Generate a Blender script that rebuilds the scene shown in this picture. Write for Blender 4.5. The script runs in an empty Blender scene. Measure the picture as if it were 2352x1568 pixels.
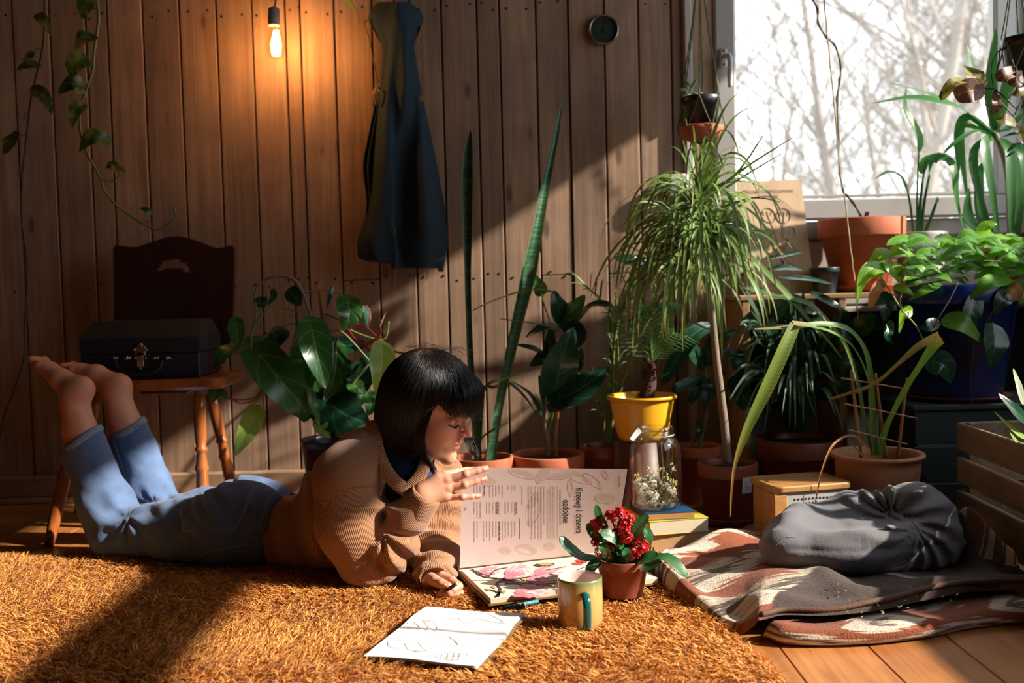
import bpy, math, random
import numpy as np
from mathutils import Vector as V, Matrix, noise as mnoise
random.seed(7); RNG=np.random.default_rng(7)
SC=bpy.context.scene; COL=SC.collection
F=2287.0; CX,CY=1176,784; CAMZ=0.64
def _cam():
    p=math.radians(-2.85); r=math.radians(-1.45)
    return Matrix.Rotation(math.pi/2+p,3,'X')@Matrix.Rotation(r,3,'Z')
RC=_cam()
def ray(px,py): return RC@V(((px-CX)/F,-(py-CY)/F,-1.0))
def at(px,py,Y):
    """point seen at a pixel, at distance Y into the room"""
    d=ray(px,py); t=Y/d.y
    return V((d.x*t,Y,CAMZ+d.z*t))
def fl(px,py,z=0.0):
    d=ray(px,py); t=(z-CAMZ)/d.z
    return V((d.x*t,d.y*t,z))
def pxm(Y): return Y/F   # metres per pixel at distance Y
PI=math.pi
# ---------- mesh builder
class MB:
    def __init__(s): s.v=[];s.f=[];s.m=[];s.a=[];s.sm=[]
    def add(s,vs,fs,mi=0,attr=None,smooth=True):
        b=len(s.v); s.v.extend([tuple(x) for x in vs]); n=len(vs)
        if attr is None: s.a.extend([(0,0,0)]*n)
        elif isinstance(attr,tuple): s.a.extend([attr]*n)
        else: s.a.extend(attr)
        for f in fs: s.f.append(tuple(i+b for i in f)); s.m.append(mi); s.sm.append(smooth)
    def box(s,c,d,R=None,mi=0,attr=None,bev=0.0):
        c=V(c); hx,hy,hz=[x/2 for x in d]
        b=min(bev,hx*.9,hy*.9,hz*.9)
        if b<=0:
            vs=[V((x,y,z)) for x in(-hx,hx) for y in(-hy,hy) for z in(-hz,hz)]
            fs=[(0,1,3,2),(4,6,7,5),(0,4,5,1),(2,3,7,6),(0,2,6,4),(1,5,7,3)]
        else:
            vs=[];idx={}
            for sx in(-1,1):
                for sy in(-1,1):
                    for sz in(-1,1):
                        idx[(sx,sy,sz,0)]=len(vs);vs.append(V((sx*hx,sy*(hy-b),sz*(hz-b))))
                        idx[(sx,sy,sz,1)]=len(vs);vs.append(V((sx*(hx-b),sy*hy,sz*(hz-b))))
                        idx[(sx,sy,sz,2)]=len(vs);vs.append(V((sx*(hx-b),sy*(hy-b),sz*hz)))
            fs=[]
            for ax in range(3):
                o=[i for i in range(3) if i!=ax]
                for sg in(-1,1):
                    q=[]
                    for (p1,p2) in((-1,-1),(1,-1),(1,1),(-1,1)):
                        k=[0,0,0];k[ax]=sg;k[o[0]]=p1;k[o[1]]=p2;q.append(idx[(*k,ax)])
                    if (sg<0)^(ax==1): q=q[::-1]
                    fs.append(tuple(q))
            for ax in range(3):
                o=[i for i in range(3) if i!=ax]
                for p1 in(-1,1):
                    for p2 in(-1,1):
                        k1=[0,0,0];k1[ax]=-1;k1[o[0]]=p1;k1[o[1]]=p2
                        k2=list(k1);k2[ax]=1
                        q=[idx[(*k1,o[0])],idx[(*k2,o[0])],idx[(*k2,o[1])],idx[(*k1,o[1])]]
                        fs.append(tuple(q))
            for sx in(-1,1):
                for sy in(-1,1):
                    for sz in(-1,1): fs.append(tuple(idx[(sx,sy,sz,i)] for i in range(3)))
        if R is not None: vs=[R@v for v in vs]
        s.add([v+c for v in vs],fs,mi,attr,False)
    def lathe(s,c,prof,n=32,R=None,mi=0,attr=None,wob=None,caps=False):
        """prof: list of (radius,z)"""
        c=V(c);vs=[];fs=[];k=len(prof)
        for i in range(n):
            a=2*PI*i/n
            for (r,z) in prof:
                rr=r*(wob(a,z) if wob else 1)
                v=V((rr*math.cos(a),rr*math.sin(a),z))
                vs.append((R@v if R is not None else v)+c)
        for i in range(n):
            j=(i+1)%n
            for q in range(k-1): fs.append((i*k+q,j*k+q,j*k+q+1,i*k+q+1))
        if caps:
            fs.append(tuple(i*k for i in range(n))[::-1]); fs.append(tuple(i*k+k-1 for i in range(n)))
        s.add(vs,fs,mi,attr)
    def tube(s,pts,rad,n=8,mi=0,attr=None,cap=True,flat=1.0,wob=None,res=None):
        pts=[V(p) for p in pts]
        if not isinstance(rad,(list,tuple)): rad=[rad]*len(pts)
        if res: pts,rad=spl(pts,res,rad)
        vs=[];fs=[];k=len(pts)
        t0=(pts[1]-pts[0]).normalized()
        up=V((0,0,1)) if abs(t0.z)<.9 else V((1,0,0))
        nrm=t0.cross(up).normalized()
        for i,p in enumerate(pts):
            t=(pts[min(i+1,k-1)]-pts[max(i-1,0)]).normalized()
            nrm=(nrm-t*nrm.dot(t))
            if nrm.length<1e-6: nrm=t.orthogonal()
            nrm.normalize(); b=t.cross(nrm)
            for j in range(n):
                a=2*PI*j/n; r=rad[i]*(wob(a,i/(k-1)) if wob else 1)
                vs.append(p+nrm*(r*math.cos(a))+b*(r*flat*math.sin(a)))
        for i in range(k-1):
            for j in range(n):
                q=(j+1)%n; fs.append((i*n+j,i*n+q,(i+1)*n+q,(i+1)*n+j))
        if cap: fs.append(tuple(range(n))[::-1]); fs.append(tuple((k-1)*n+j for j in range(n)))
        s.add(vs,fs,mi,attr)
    def ball(s,c,r,n=12,m=8,R=None,mi=0,attr=None,disp=None):
        if not isinstance(r,(tuple,list)): r=(r,r,r)
        c=V(c);vs=[];fs=[]
        for i in range(m+1):
            th=PI*i/m
            for j in range(n):
                ph=2*PI*j/n
                v=V((math.sin(th)*math.cos(ph),math.sin(th)*math.sin(ph),math.cos(th)))
                if disp: v=v*disp(v)
                v=V((v.x*r[0],v.y*r[1],v.z*r[2]))
                vs.append((R@v if R is not None else v)+c)
        for i in range(m):
            for j in range(n):
                q=(j+1)%n; fs.append((i*n+j,(i+1)*n+j,(i+1)*n+q,i*n+q))
        s.add(vs,fs,mi,attr)
    def grid(s,P,mi=0,attr=None,closeu=False):
        """P: rows of points"""
        nu=len(P);nv=len(P[0]);vs=[p for row in P for p in row];fs=[]
        for i in range(nu-1 if not closeu else nu):
            a=(i+1)%nu
            for j in range(nv-1): fs.append((i*nv+j,a*nv+j,a*nv+j+1,i*nv+j+1))
        s.add(vs,fs,mi,attr)
def cr(p0,p1,p2,p3,t):
    return 0.5*((2*p1)+(p2-p0)*t+(2*p0-5*p1+4*p2-p3)*t*t+(3*p1-p0-3*p2+p3)*t*t*t)
def spl(pts,n,rad=None):
    pts=[V(p) for p in pts];k=len(pts);out=[];ro=[]
    for i in range(n+1):
        u=i/n*(k-1);a=min(int(u),k-2);t=u-a
        g=lambda L,q:L[min(max(q,0),k-1)]
        out.append(cr(g(pts,a-1),g(pts,a),g(pts,a+1),g(pts,a+2),t))
        if rad: ro.append(rad[a]*(1-t)+rad[a+1]*t)
    return (out,ro) if rad else out
def lerp(a,b,t): return a*(1-t)+b*t
# leaf shapes: half width as function of u
def _prof(shape,u):
    if shape=='heart': return (math.sin(PI*min(1,u*1.0)**.62))**.85*(1-.12*u) if u<1 else 0
    if shape=='lance': return math.sin(PI*u**.75)**.9 if 0<u<1 else 0
    if shape=='oval': return math.sqrt(max(0,1-(2*u-1)**2))
    if shape=='strap': return min(1,(u/.08))**.5*min(1,((1-u)/.35))**.75*.999+.001
    if shape=='sword': return (.45+.55*min(1,u/.45))*min(1,((1-u)/.5))**.7
    if shape=='blade': return (.5+.5*min(1,u/.2))*(1-u)**.6
    return 1
def leaf(mb,pts,w,nh=(0,-1,.4),shape='lance',n=12,m=4,fold=.15,lobe=0.,wave=0.,mi=0,rnd=None,tw=0.,serr=0.):
    """leaf blade along a spine; nh = direction its upper face looks to"""
    P=spl(pts,n); nh=V(nh).normalized(); rows=[];at_=[]
    L=sum((P[i+1]-P[i]).length for i in range(n)); rnd=random.random() if rnd is None else rnd
    ph=random.random()*6
    for i,p in enumerate(P):
        u=i/n; t=(P[min(i+1,n)]-P[max(i-1,0)]).normalized()
        nn=nh-t*nh.dot(t)
        if nn.length<1e-4: nn=t.orthogonal()
        nn.normalize()
        if tw: nn=Matrix.Rotation(tw*u,3,t)@nn
        s=t.cross(nn); hw=w*.5*_prof(shape,u)
        row=[]
        for j in range(-m,m+1):
            v=j/m; k=hw*(1+(serr*(.5 if (i%2) else -.5) if abs(j)==m else 0))
            q=p+s*(v*k)+nn*(abs(v)*k*fold)+nn*(math.sin(u*11+ph+(2 if v>0 else 0))*wave*w*abs(v)**2)
            if lobe: q-=t*(lobe*L*abs(v)**1.6*max(0,1-u*3.2))
            row.append(q); at_.append((u,v,rnd))
        rows.append(row)
    mb.grid(rows,mi,at_)
def root_of(o):
    x=V((0,0,0))
    while o: x=x+o.location; o=o.parent
    return x
def obj(name,mb,mats,parent=None,smooth=True,loc=None):
    me=bpy.data.meshes.new(name)
    vs=np.array(mb.v,dtype=np.float64).reshape(-1,3)
    if parent: off=np.array(root_of(parent))
    else:
        lo=vs.min(0);hi=vs.max(0); off=np.array([(lo[0]+hi[0])/2,(lo[1]+hi[1])/2,lo[2]]) if loc is None else np.array(loc)
    me.from_pydata((vs-off).tolist(),[],mb.f); 
    if not isinstance(mats,(list,tuple)): mats=[mats]
    for m in mats: me.materials.append(m)
    me.polygons.foreach_set('material_index',mb.m)
    me.polygons.foreach_set('use_smooth',[bool(x and smooth) for x in mb.sm])
    at=me.attributes.new('lf','FLOAT_VECTOR','POINT'); at.data.foreach_set('vector',np.array(mb.a,dtype=np.float32).ravel())
    me.update()
    o=bpy.data.objects.new(name,me); COL.objects.link(o)
    if parent: o.parent=parent
    else: o.location=off
    return o
def npobj(name,vs,fs,mats,parent=None,attrs=None,smooth=True):
    """mesh from numpy arrays: vs (n,3), fs (m,4)"""
    me=bpy.data.meshes.new(name)
    off=np.array(root_of(parent)) if parent else np.array([vs[:,0].mean(),vs[:,1].mean(),vs[:,2].min()])
    k=fs.shape[1]
    me.vertices.add(len(vs)); me.vertices.foreach_set('co',(vs-off).astype(np.float32).ravel())
    me.loops.add(fs.size); me.loops.foreach_set('vertex_index',fs.astype(np.int32).ravel())
    me.polygons.add(len(fs)); me.polygons.foreach_set('loop_start',np.arange(0,fs.size,k,dtype=np.int32))
    me.polygons.foreach_set('use_smooth',np.full(len(fs),smooth))
    if not isinstance(mats,(list,tuple)): mats=[mats]
    for m in mats: me.materials.append(m)
    for nm,a in (attrs or {}).items():
        if a.ndim==2: me.attributes.new(nm,'FLOAT_VECTOR','POINT').data.foreach_set('vector',a.astype(np.float32).ravel())
        else: me.attributes.new(nm,'FLOAT','POINT').data.foreach_set('value',a.astype(np.float32))
    me.update(calc_edges=True); me.validate()
    o=bpy.data.objects.new(name,me); COL.objects.link(o)
    if parent: o.parent=parent
    else: o.location=off
    return o
def thing(name,loc,label,cat,group=None):
    o=bpy.data.objects.new(name,None); COL.objects.link(o); o.location=V(loc); o.empty_display_size=.05
    o['label']=label;o['category']=cat
    if group:o['group']=group
    return o
def tag(o,label,cat,group=None,kind=None):
    o['label']=label;o['category']=cat
    if group:o['group']=group
    if kind:o['kind']=kind
    return o
def struct(o,label=None,cat=None):
    o['kind']='structure'
    if label:o['label']=label
    if cat:o['category']=cat
    return o
# ---------- materials
class NT:
    def __init__(s,name):
        s.mat=bpy.data.materials.new(name); s.mat.use_nodes=True; s.t=s.mat.node_tree; s.t.nodes.clear()
        s.out=s.n('ShaderNodeOutputMaterial')
    def n(s,ty,**kw):
        x=s.t.nodes.new(ty)
        for k,v in kw.items():
            if k.startswith('i_'):
                key=k[2:]; key=int(key) if key.isdigit() else key.replace('_',' ')
                s.set(x.inputs[key],v)
            else: setattr(x,k,v)
        return x
    def set(s,inp,v):
        if isinstance(v,bpy.types.NodeSocket): s.t.links.new(v,inp)
        elif isinstance(v,bpy.types.Node): s.t.links.new(v.outputs[0],inp)
        else:
            if inp.type=='RGBA' and len(v)==3: v=(*v,1)
            inp.default_value=v
    def math(s,op,a,b=0.0,c=None):
        x=s.n('ShaderNodeMath',operation=op); s.set(x.inputs[0],a); s.set(x.inputs[1],b)
        if c is not None: s.set(x.inputs[2],c)
        return x.outputs[0]
    def noise(s,vec,scale=5,detail=4,rough=.55,dist=0):
        x=s.n('ShaderNodeTexNoise'); s.set(x.inputs['Vector'],vec)
        x.inputs['Scale'].default_value=scale;x.inputs['Detail'].default_value=detail;x.inputs['Roughness'].default_value=rough;x.inputs['Distortion'].default_value=dist
        return x
    def ramp(s,fac,stops,interp='LINEAR'):
        x=s.n('ShaderNodeValToRGB'); s.set(x.inputs[0],fac); x.color_ramp.interpolation=interp
        e=x.color_ramp.elements
        while len(e)<len(stops): e.new(.5)
        for i,(p,c) in enumerate(stops):
            e[i].position=p; e[i].color=(*c,1) if len(c)==3 else c
        return x.outputs[0]
    def mix(s,f,a,b,ty='MIX'):
        x=s.n('ShaderNodeMix',data_type='RGBA',blend_type=ty); s.set(x.inputs[0],f); s.set(x.inputs[6],a); s.set(x.inputs[7],b)
        return x.outputs[2]
    def coord(s,scale=(1,1,1),kind='Object'):
        c=s.n('ShaderNodeTexCoord').outputs[kind]
        m=s.n('ShaderNodeMapping'); s.set(m.inputs['Vector'],c); m.inputs['Scale'].default_value=scale
        return m.outputs[0]
    def attr(s,nm='lf'): return s.n('ShaderNodeAttribute',attribute_name=nm)
    def bump(s,h,str_=.3,dist=.01):
        x=s.n('ShaderNodeBump'); s.set(x.inputs['Height'],h); x.inputs['Strength'].default_value=str_; x.inputs['Distance'].default_value=dist
        return x.outputs[0]
    def bsdf(s,color,rough=.6,metal=0,bump=None,**kw):
        x=s.n('ShaderNodeBsdfPrincipled'); s.set(x.inputs['Base Color'],color); s.set(x.inputs['Roughness'],rough); s.set(x.inputs['Metallic'],metal)
        if bump is not None: s.set(x.inputs['Normal'],bump)
        for k,v in kw.items(): s.set(x.inputs[k.replace('_',' ')],v)
        return x.outputs[0]
    def done(s,sh): s.t.links.new(sh,s.out.inputs['Surface']); return s.mat
def C(r,g,b):
    f=lambda c:(c/255)/12.92 if c/255<=.04045 else ((c/255+.055)/1.055)**2.4
    return (f(r),f(g),f(b))
def mat(name,col,rough=.6,metal=0,var=.15,scale=30,bump=.0,bscale=200,**kw):
    t=NT(name); co=t.coord()
    n=t.noise(co,scale,4)
    c=t.mix(t.math('MULTIPLY',n.outputs[0],var*2),col,tuple(x*.35 for x in col))
    b=None
    if bump: b=t.bump(t.noise(co,bscale,3).outputs[0],bump,.004)
    return t.done(t.bsdf(c,rough,metal,b,**kw))
def leafmat(name,c1,c2,vein=None,rough=.35,trans=.35,var=0.0,vcol=None,lat=26,tip=None,stripe=None,blotch=0,tip0=.8):
    t=NT(name); a=t.attr(); sp=t.n('ShaderNodeSeparateXYZ'); t.set(sp.inputs[0],a.outputs['Vector'])
    u,v,r=sp.outputs; av=t.math('ABSOLUTE',v)
    co=t.coord()
    n=t.noise(co,35,3).outputs[0]
    f=t.math('ADD',t.math('MULTIPLY',r,.7),t.math('MULTIPLY',t.math('SUBTRACT',n,.5),.8))
    c=t.mix(f,c1,c2)
    vc=vein or tuple(min(1,x*2.2+.02) for x in c2)
    ph=t.math('ADD',t.math('MULTIPLY',u,lat),t.math('MULTIPLY',av,-lat*.28))
    lv=t.math('SINE',ph); lv=t.math('MULTIPLY',t.math('MAXIMUM',t.math('SUBTRACT',lv,.88),0.),3.2)
    mr=t.math('MULTIPLY',t.math('MAXIMUM',t.math('SUBTRACT',1.,t.math('MULTIPLY',av,14.)),0.),.9)
    vf=t.math('MINIMUM',t.math('ADD',mr,lv),1.)
    if stripe=='long':
        vf=t.math('MULTIPLY',t.math('POWER',t.math('ABSOLUTE',t.math('SINE',t.math('MULTIPLY',v,14.))),3.),.35)
    if stripe=='snake':
        z=t.noise(t.coord((6,6,70)),1.6,4,.6).outputs[0]
        vf=t.ramp(z,[(.45,(0,0,0)),(.6,(.8,.8,.8))])
        edge=t.ramp(av,[(.78,(0,0,0)),(.9,(1,1,1))])
        c=t.mix(edge,c,C(110,120,50))
    c=t.mix(vf,c,vc)
    if blotch:
        z=t.noise(co,blotch,3,.6).outputs[0]
        c=t.mix(t.ramp(z,[(.5,(0,0,0)),(.6,(1,1,1))]),c,vcol)
    if tip: c=t.mix(t.ramp(u,[(tip0,(0,0,0)),(min(1.,tip0+.2),(1,1,1))]),c,tip)
    b=t.bump(t.math('ADD',vf,t.math('MULTIPLY',n,.3)),.25,.002)
    p=t.bsdf(c,rough,0,b); tr=t.n('ShaderNodeBsdfTranslucent'); t.set(tr.inputs[0],t.mix(.5,c,C(150,190,40),'MIX') if trans>.3 else c)
    m=t.n('ShaderNodeMixShader'); t.set(m.inputs[0],trans); t.set(m.inputs[1],p); t.set(m.inputs[2],tr)
    return t.done(m.outputs[0])
def glassmat(name,tint=(1,1,1),base=.04,edge=.5,rough=0.02):
    t=NT(name); lw=t.n('ShaderNodeLayerWeight'); lw.inputs[0].default_value=.35
    f=t.math('ADD',t.math('MULTIPLY',lw.outputs['Facing'],edge),base)
    f=t.math('MULTIPLY',f,t.math('ADD',.3,t.math('MULTIPLY',lw.outputs['Facing'],.7)))
    tr=t.n('ShaderNodeBsdfTransparent'); t.set(tr.inputs[0],tint)
    g=t.n('ShaderNodeBsdfGlossy'); g.inputs['Roughness'].default_value=rough
    m=t.n('ShaderNodeMixShader'); t.set(m.inputs[0],f); t.set(m.inputs[1],tr); t.set(m.inputs[2],g.outputs[0])
    return t.done(m.outputs[0])
def emis(name,col,st):
    t=NT(name); e=t.n('ShaderNodeEmission'); t.set(e.inputs[0],col); e.inputs[1].default_value=st
    return t.done(e.outputs[0])
def woodmat(name,c1,c2,grain=(60,60,3),rough=.45,bump=.15,knots=False,rndvar=.5,dirt=0.,coat=0.):
    t=NT(name); a=t.attr(); sp=t.n('ShaderNodeSeparateXYZ'); t.set(sp.inputs[0],a.outputs['Vector'])
    r=sp.outputs[2]
    tc=t.n('ShaderNodeTexCoord').outputs['Object']
    off=t.n('ShaderNodeCombineXYZ'); t.set(off.inputs[0],t.math('MULTIPLY',r,7.)); t.set(off.inputs[1],t.math('MULTIPLY',r,5.)); t.set(off.inputs[2],t.math('MULTIPLY',r,13.))
    vadd=t.n('ShaderNodeVectorMath',operation='ADD'); t.set(vadd.inputs[0],tc); t.set(vadd.inputs[1],off)
    m=t.n('ShaderNodeMapping'); t.set(m.inputs['Vector'],vadd.outputs[0]); m.inputs['Scale'].default_value=grain
    n1=t.noise(m.outputs[0],1.,5,.6,.8).outputs[0]
    n2=t.noise(vadd.outputs[0],4,3,.6).outputs[0]
    g=t.math('ADD',t.math('MULTIPLY',n1,.8),t.math('MULTIPLY',n2,.5))
    c=t.mix(t.ramp(g,[(.42,(0,0,0)),(.82,(1,1,1))]),c1,c2)
    c=t.mix(t.math('MULTIPLY',r,rndvar),c,tuple(x*.55 for x in c2))
    if dirt:
        c=t.mix(t.ramp(t.noise(vadd.outputs[0],2.3,5,.7).outputs[0],[(.45,(0,0,0)),(.75,(dirt,)*3)]),c,C(95,85,80))
    if knots:
        mk=t.n('ShaderNodeMapping'); t.set(mk.inputs['Vector'],vadd.outputs[0]); mk.inputs['Scale'].default_value=knots
        vo=t.n('ShaderNodeTexVoronoi'); t.set(vo.inputs['Vector'],mk.outputs[0]); vo.inputs['Scale'].default_value=1.
        k=t.ramp(vo.outputs['Distance'],[(.06,(1,1,1)),(.13,(0,0,0))])
        c=t.mix(t.math('MULTIPLY',k,.65),c,C(60,42,32))
    b=t.bump(n1,bump,.002)
    return t.done(t.bsdf(c,rough,0,b,Coat_Weight=coat,Coat_Roughness=.2))
# ---------- camera
cam=bpy.data.cameras.new('camera'); co=bpy.data.objects.new('camera',cam); COL.objects.link(co); SC.camera=co
cam.sensor_width=36; cam.lens=F/2352*36; co.matrix_world=Matrix.Translation((0,0,CAMZ))@RC.to_4x4()
cam.clip_start=.05; cam.dof.use_dof=True; cam.dof.focus_distance=2.08; cam.dof.aperture_fstop=3.2
SC.view_settings.view_transform='Standard'; SC.view_settings.look='None'; SC.view_settings.exposure=0.0; SC.view_settings.gamma=1
w=bpy.data.worlds.new('world'); SC.world=w; w.use_nodes=True
bg=w.node_tree.nodes['Background']; bg.inputs[0].default_value=(.86,.93,1,1); bg.inputs[1].default_value=3.2
SUND=V((-1,.24,-.62)).normalized()
sl=bpy.data.lights.new('sun','SUN'); sl.energy=11.5; sl.angle=math.radians(.9); sl.color=(1,.91,.79)
so=bpy.data.objects.new('sun',sl); COL.objects.link(so); so.rotation_euler=SUND.to_track_quat('-Z','Y').to_euler(); so.location=(4,0,4)
WY=3.2
XL,XR,YB,ZC=-2.6,2.0,-0.9,2.55
# ---------- back wall of planks
M_plank=woodmat('plank_wood',C(194,158,128),C(138,108,86),(55,55,2.0),.75,.3,knots=(9,9,3.4),rndvar=.45,dirt=.5)
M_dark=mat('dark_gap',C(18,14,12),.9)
seams=[40,125,207,257,338,422,506,588,664,698,776,862,948,1020,1101,1153,1236,1310,1392,1470,1545]
sx=[at(p+ (0),300,WY).x for p in seams]
for i in range(8): sx.insert(0,sx[0]-.118)
xe=at(1573,300,WY).x
mb=MB(); edges=sx+[xe]; zt=ZC
zs=at(830,643,WY).z
joint={776:1,862:0,948:0,1153:0,1236:1,1392:1,1470:0}
for i in range(len(edges)-1):
    x0,x1=edges[i]+.0028,edges[i+1]-.0028; r=random.random(); k=i-8
    j= k>=0 and k<len(seams) and joint.get(seams[k])
    dy=random.uniform(-.002,.002)
    for (za,zb) in (((.0,zs-.0015),(zs+.0015,zt)) if j else ((.0,zt),)):
        mb.box(((x0+x1)/2,WY+.011+dy,(za+zb)/2),(x1-x0,.022,zb-za),attr=(0,0,r),bev=.002); r=random.random()
mb.box(((XL+xe)/2,WY+.035,zt/2),(xe-XL,.02,zt),mi=1)
# nail heads in rows
for zr,jit in ((zs,.012),(at(830,22,WY).z,.012)):
    for i in range(len(edges)-1):
        for q in (.22,.78):
            x=lerp(edges[i],edges[i+1],q)+random.uniform(-.008,.008); z=zr+random.choice((-1,1))*random.uniform(.004,jit)
            mb.ball((x,WY-.0005,z),(.0042,.0012,.0042),8,4,mi=1)
struct(obj('wall_back',mb,[M_plank,M_dark]))
# ---------- painted wall around the window
M_white=mat('white_paint',C(196,190,182),.55,var=.06)
M_frame=mat('window_frame_plastic',C(180,176,172),.35,var=.04)
M_reveal=woodmat('reveal_wood',C(190,165,135),C(160,132,105),(40,40,3),.6,.1)
wx0=at(1590,300,WY).x; wx1=XR; zsill=at(2050,545,WY).z; 
gx0,gx1=at(1690,300,WY).x,at(2283,300,WY).x; gz0=at(2000,447,WY).z; gz1=2.15
mb=MB()
mb.box(((xe+wx1)/2,WY+.09,(gz0-.09)/2),(wx1-xe,.10,gz0-.09),mi=0)
for i in range(5):   # horizontal boards under the window
    z=gz0-.195-.105*i; mb.box(((xe+wx1)/2,WY+.03,z),(wx1-xe-.02,.02,.1),bev=.004)
mb.box(((xe+wx1)/2,WY+.09,(gz1+.12+ZC)/2),(wx1-xe,.1,ZC-gz1-.12))
mb.box(((gx1+.12+wx1)/2,WY+.05,1.25),(wx1-gx1-.12,.18,2.5))
mb.box(((xe+wx0-.03)/2+.005,WY+.07,1.25),(.05,.14,2.5))
struct(obj('wall_back',mb,M_white))
mb=MB(); mb.box((xe+.012,WY-.012,1.27),(.024,.022,2.5),bev=.003); struct(obj('trim_1',mb,M_white))
mb=MB(); mb.box(((xe+.024+wx0+.07)/2,WY+.01,1.27),(wx0+.05-xe,.02,2.5)); struct(obj('trim_2',mb,M_reveal))
# window: outer frame, sash, pane, handle
win=thing('window_1',((gx0+gx1)/2,WY+.05,gz0-.13),'white framed window looking out on bare trees','window'); struct(win)
def frame(name,x0,x1,z0,z1,wd,y,d,bev=.006):
    mb=MB()
    mb.box(((x0+x1)/2,y,z0+wd/2),(x1-x0,d,wd),bev=bev); mb.box(((x0+x1)/2,y,z1-wd/2),(x1-x0,d,wd),bev=bev)
    mb.box((x0+wd/2,y,(z0+z1)/2),(wd,d*.98,z1-z0-2*wd+.004),bev=bev); mb.box((x1-wd/2,y,(z0+z1)/2),(wd,d*.98,z1-z0-2*wd+.004),bev=bev)
    return obj(name,mb,M_frame,win)
frame('window_frame',gx0-.11,gx1+.115,gz0-.135,gz1+.12,.055,WY+.045,.07)
frame('sash',gx0-.066,gx1+.066,gz0-.076,gz1+.07,.066,WY+.015,.06)
frame('gasket',gx0-.005,gx1+.005,gz0-.005,gz1+.005,.008,WY+.012,.03,.001)
mb=MB(); mb.box(((gx0+gx1)/2,WY+.02,(gz0+gz1)/2),(gx1-gx0+.01,.006,gz1-gz0+.01)); obj('pane',mb,glassmat('window_glass',(1,1,1),.03,.25),win)
mb=MB(); hc=at(1661,133,WY-.02); mb.box(hc,(.026,.012,.062),bev=.006); 
for s in(-1,1): mb.ball(hc+V((0,-.006,s*.021)),(.0035,.002,.0035),8,4,mi=1)
hp=obj('handle_plate',mb,[M_frame,M_dark],win)
mb=MB(); a=at(1662,130,WY-.03);b=at(1674,128,WY-.055);c=at(1677,145,WY-.06);d=at(1677,200,WY-.055)
mb.tube([a,lerp(a,b,.6),b,c,lerp(c,d,.5),d],[.007,.008,.009,.008,.0085,.007],10,res=20); obj('handle',mb,M_frame,win)
# ---------- other walls, floor, ceiling
M_wall=mat('dark_panelling',C(88,70,58),.9)
mb=MB(); mb.box((XL-.05,(YB+WY)/2,ZC/2),(.1,WY-YB+.3,ZC)); struct(obj('wall_left',mb,M_wall))
mb=MB(); mb.box(((XL+XR)/2,YB-.05,ZC/2),(XR-XL,.1,ZC)); struct(obj('wall_front',mb,M_wall))
mb=MB(); mb.box(((XL+XR)/2,(YB+WY)/2,ZC+.05),(XR-XL+.2,WY-YB+.3,.1)); struct(obj('ceiling',mb,M_wall))
# unseen right wall, its opening sized to place the sun patches
oy0,oy1,oz0,oz1,ym,zm=.3,3.1,.76,2.19,2.15,1.08
mb=MB()
mb.box((XR+.05,(YB+oy0)/2,ZC/2),(.1,oy0-YB,ZC)); mb.box((XR+.05,(oy1+WY+.1)/2,ZC/2),(.1,WY+.1-oy1,ZC))
mb.box((XR+.05,(oy0+oy1)/2,oz0/2),(.1,oy1-oy0,oz0)); mb.box((XR+.05,(oy0+oy1)/2,(oz1+ZC)/2),(.1,oy1-oy0,ZC-oz1))
mb.box((XR+.05,(ym+oy1)/2,(oz0+zm)/2),(.1,oy1-ym,zm-oz0))  # unseen sill step, raised to keep the low pots in shade
struct(obj('wall_right',mb,M_white))
win=thing('window_2',(XR+.05,(oy0+ym)/2,oz0),'wide window in the right wall letting in the sun','window'); struct(win)
mb=MB()
for y in (oy0+.03,ym-.03): mb.box((XR+.05,y,(oz0+oz1)/2),(.06,.06,oz1-oz0),bev=.004)
for z in (oz0+.03,oz1-.03): mb.box((XR+.05,(oy0+ym)/2,z),(.058,ym-oy0,.06),bev=.004)
obj('window_frame',mb,M_frame,win)
mb=MB(); mb.box((XR+.045,(oy0+ym)/2,1.73),(.07,ym-oy0-.06,.15),bev=.01); obj('shade_bar',mb,M_frame,win)  # unseen bar added to cast the shadow band over rug and jeans
win=thing('window_3',(XR+.05,(ym+oy1)/2,zm),'small unseen window in the right wall, sill raised to shade the pots','window'); struct(win)
mb=MB()
for y in (ym+.02,oy1-.02): mb.box((XR+.05,y,(zm+oz1)/2),(.06,.04,oz1-zm),bev=.004)
for z in (zm+.02,oz1-.02): mb.box((XR+.05,(ym+oy1)/2,z),(.058,oy1-ym,.04),bev=.004)
obj('window_frame',mb,M_frame,win)
# floor boards running towards the wall
M_floor=woodmat('floor_wood',C(206,140,78),C(160,98,50),(60,3,60),.34,.12,knots=(8,3.0,8),rndvar=.3,coat=.25)
mb=MB(); x=XL-.1; fx=fl(1847,1560).x
x=fx-.155*40+.0
while x<XR+.15:
    r=random.random(); ys=YB-.1+random.uniform(.2,1.5)
    for (ya,yb) in ((YB-.2,ys),(ys+.001,WY+.1)):
        mb.box((x+.0775,(ya+yb)/2,-.0125),(.1535,yb-ya,.025),attr=(0,0,r),bev=.0015); r=random.random()
    x+=.155
mb.box((0,1.2,-.035),(5.4,5,.015),mi=1)
struct(obj('floor',mb,[M_floor,M_dark]))
M_base=woodmat('skirting_wood',C(176,146,118),C(140,112,90),(3,40,40),.5,.1)
mb=MB(); mb.box(((XL+xe)/2,WY-.012,.050),(xe-XL,.024,.070),bev=.006); mb.box(((XL+xe)/2,WY-.02,.009),(xe-XL,.04,.018),bev=.004)
struct(obj('baseboard_back',mb,M_base))
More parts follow.
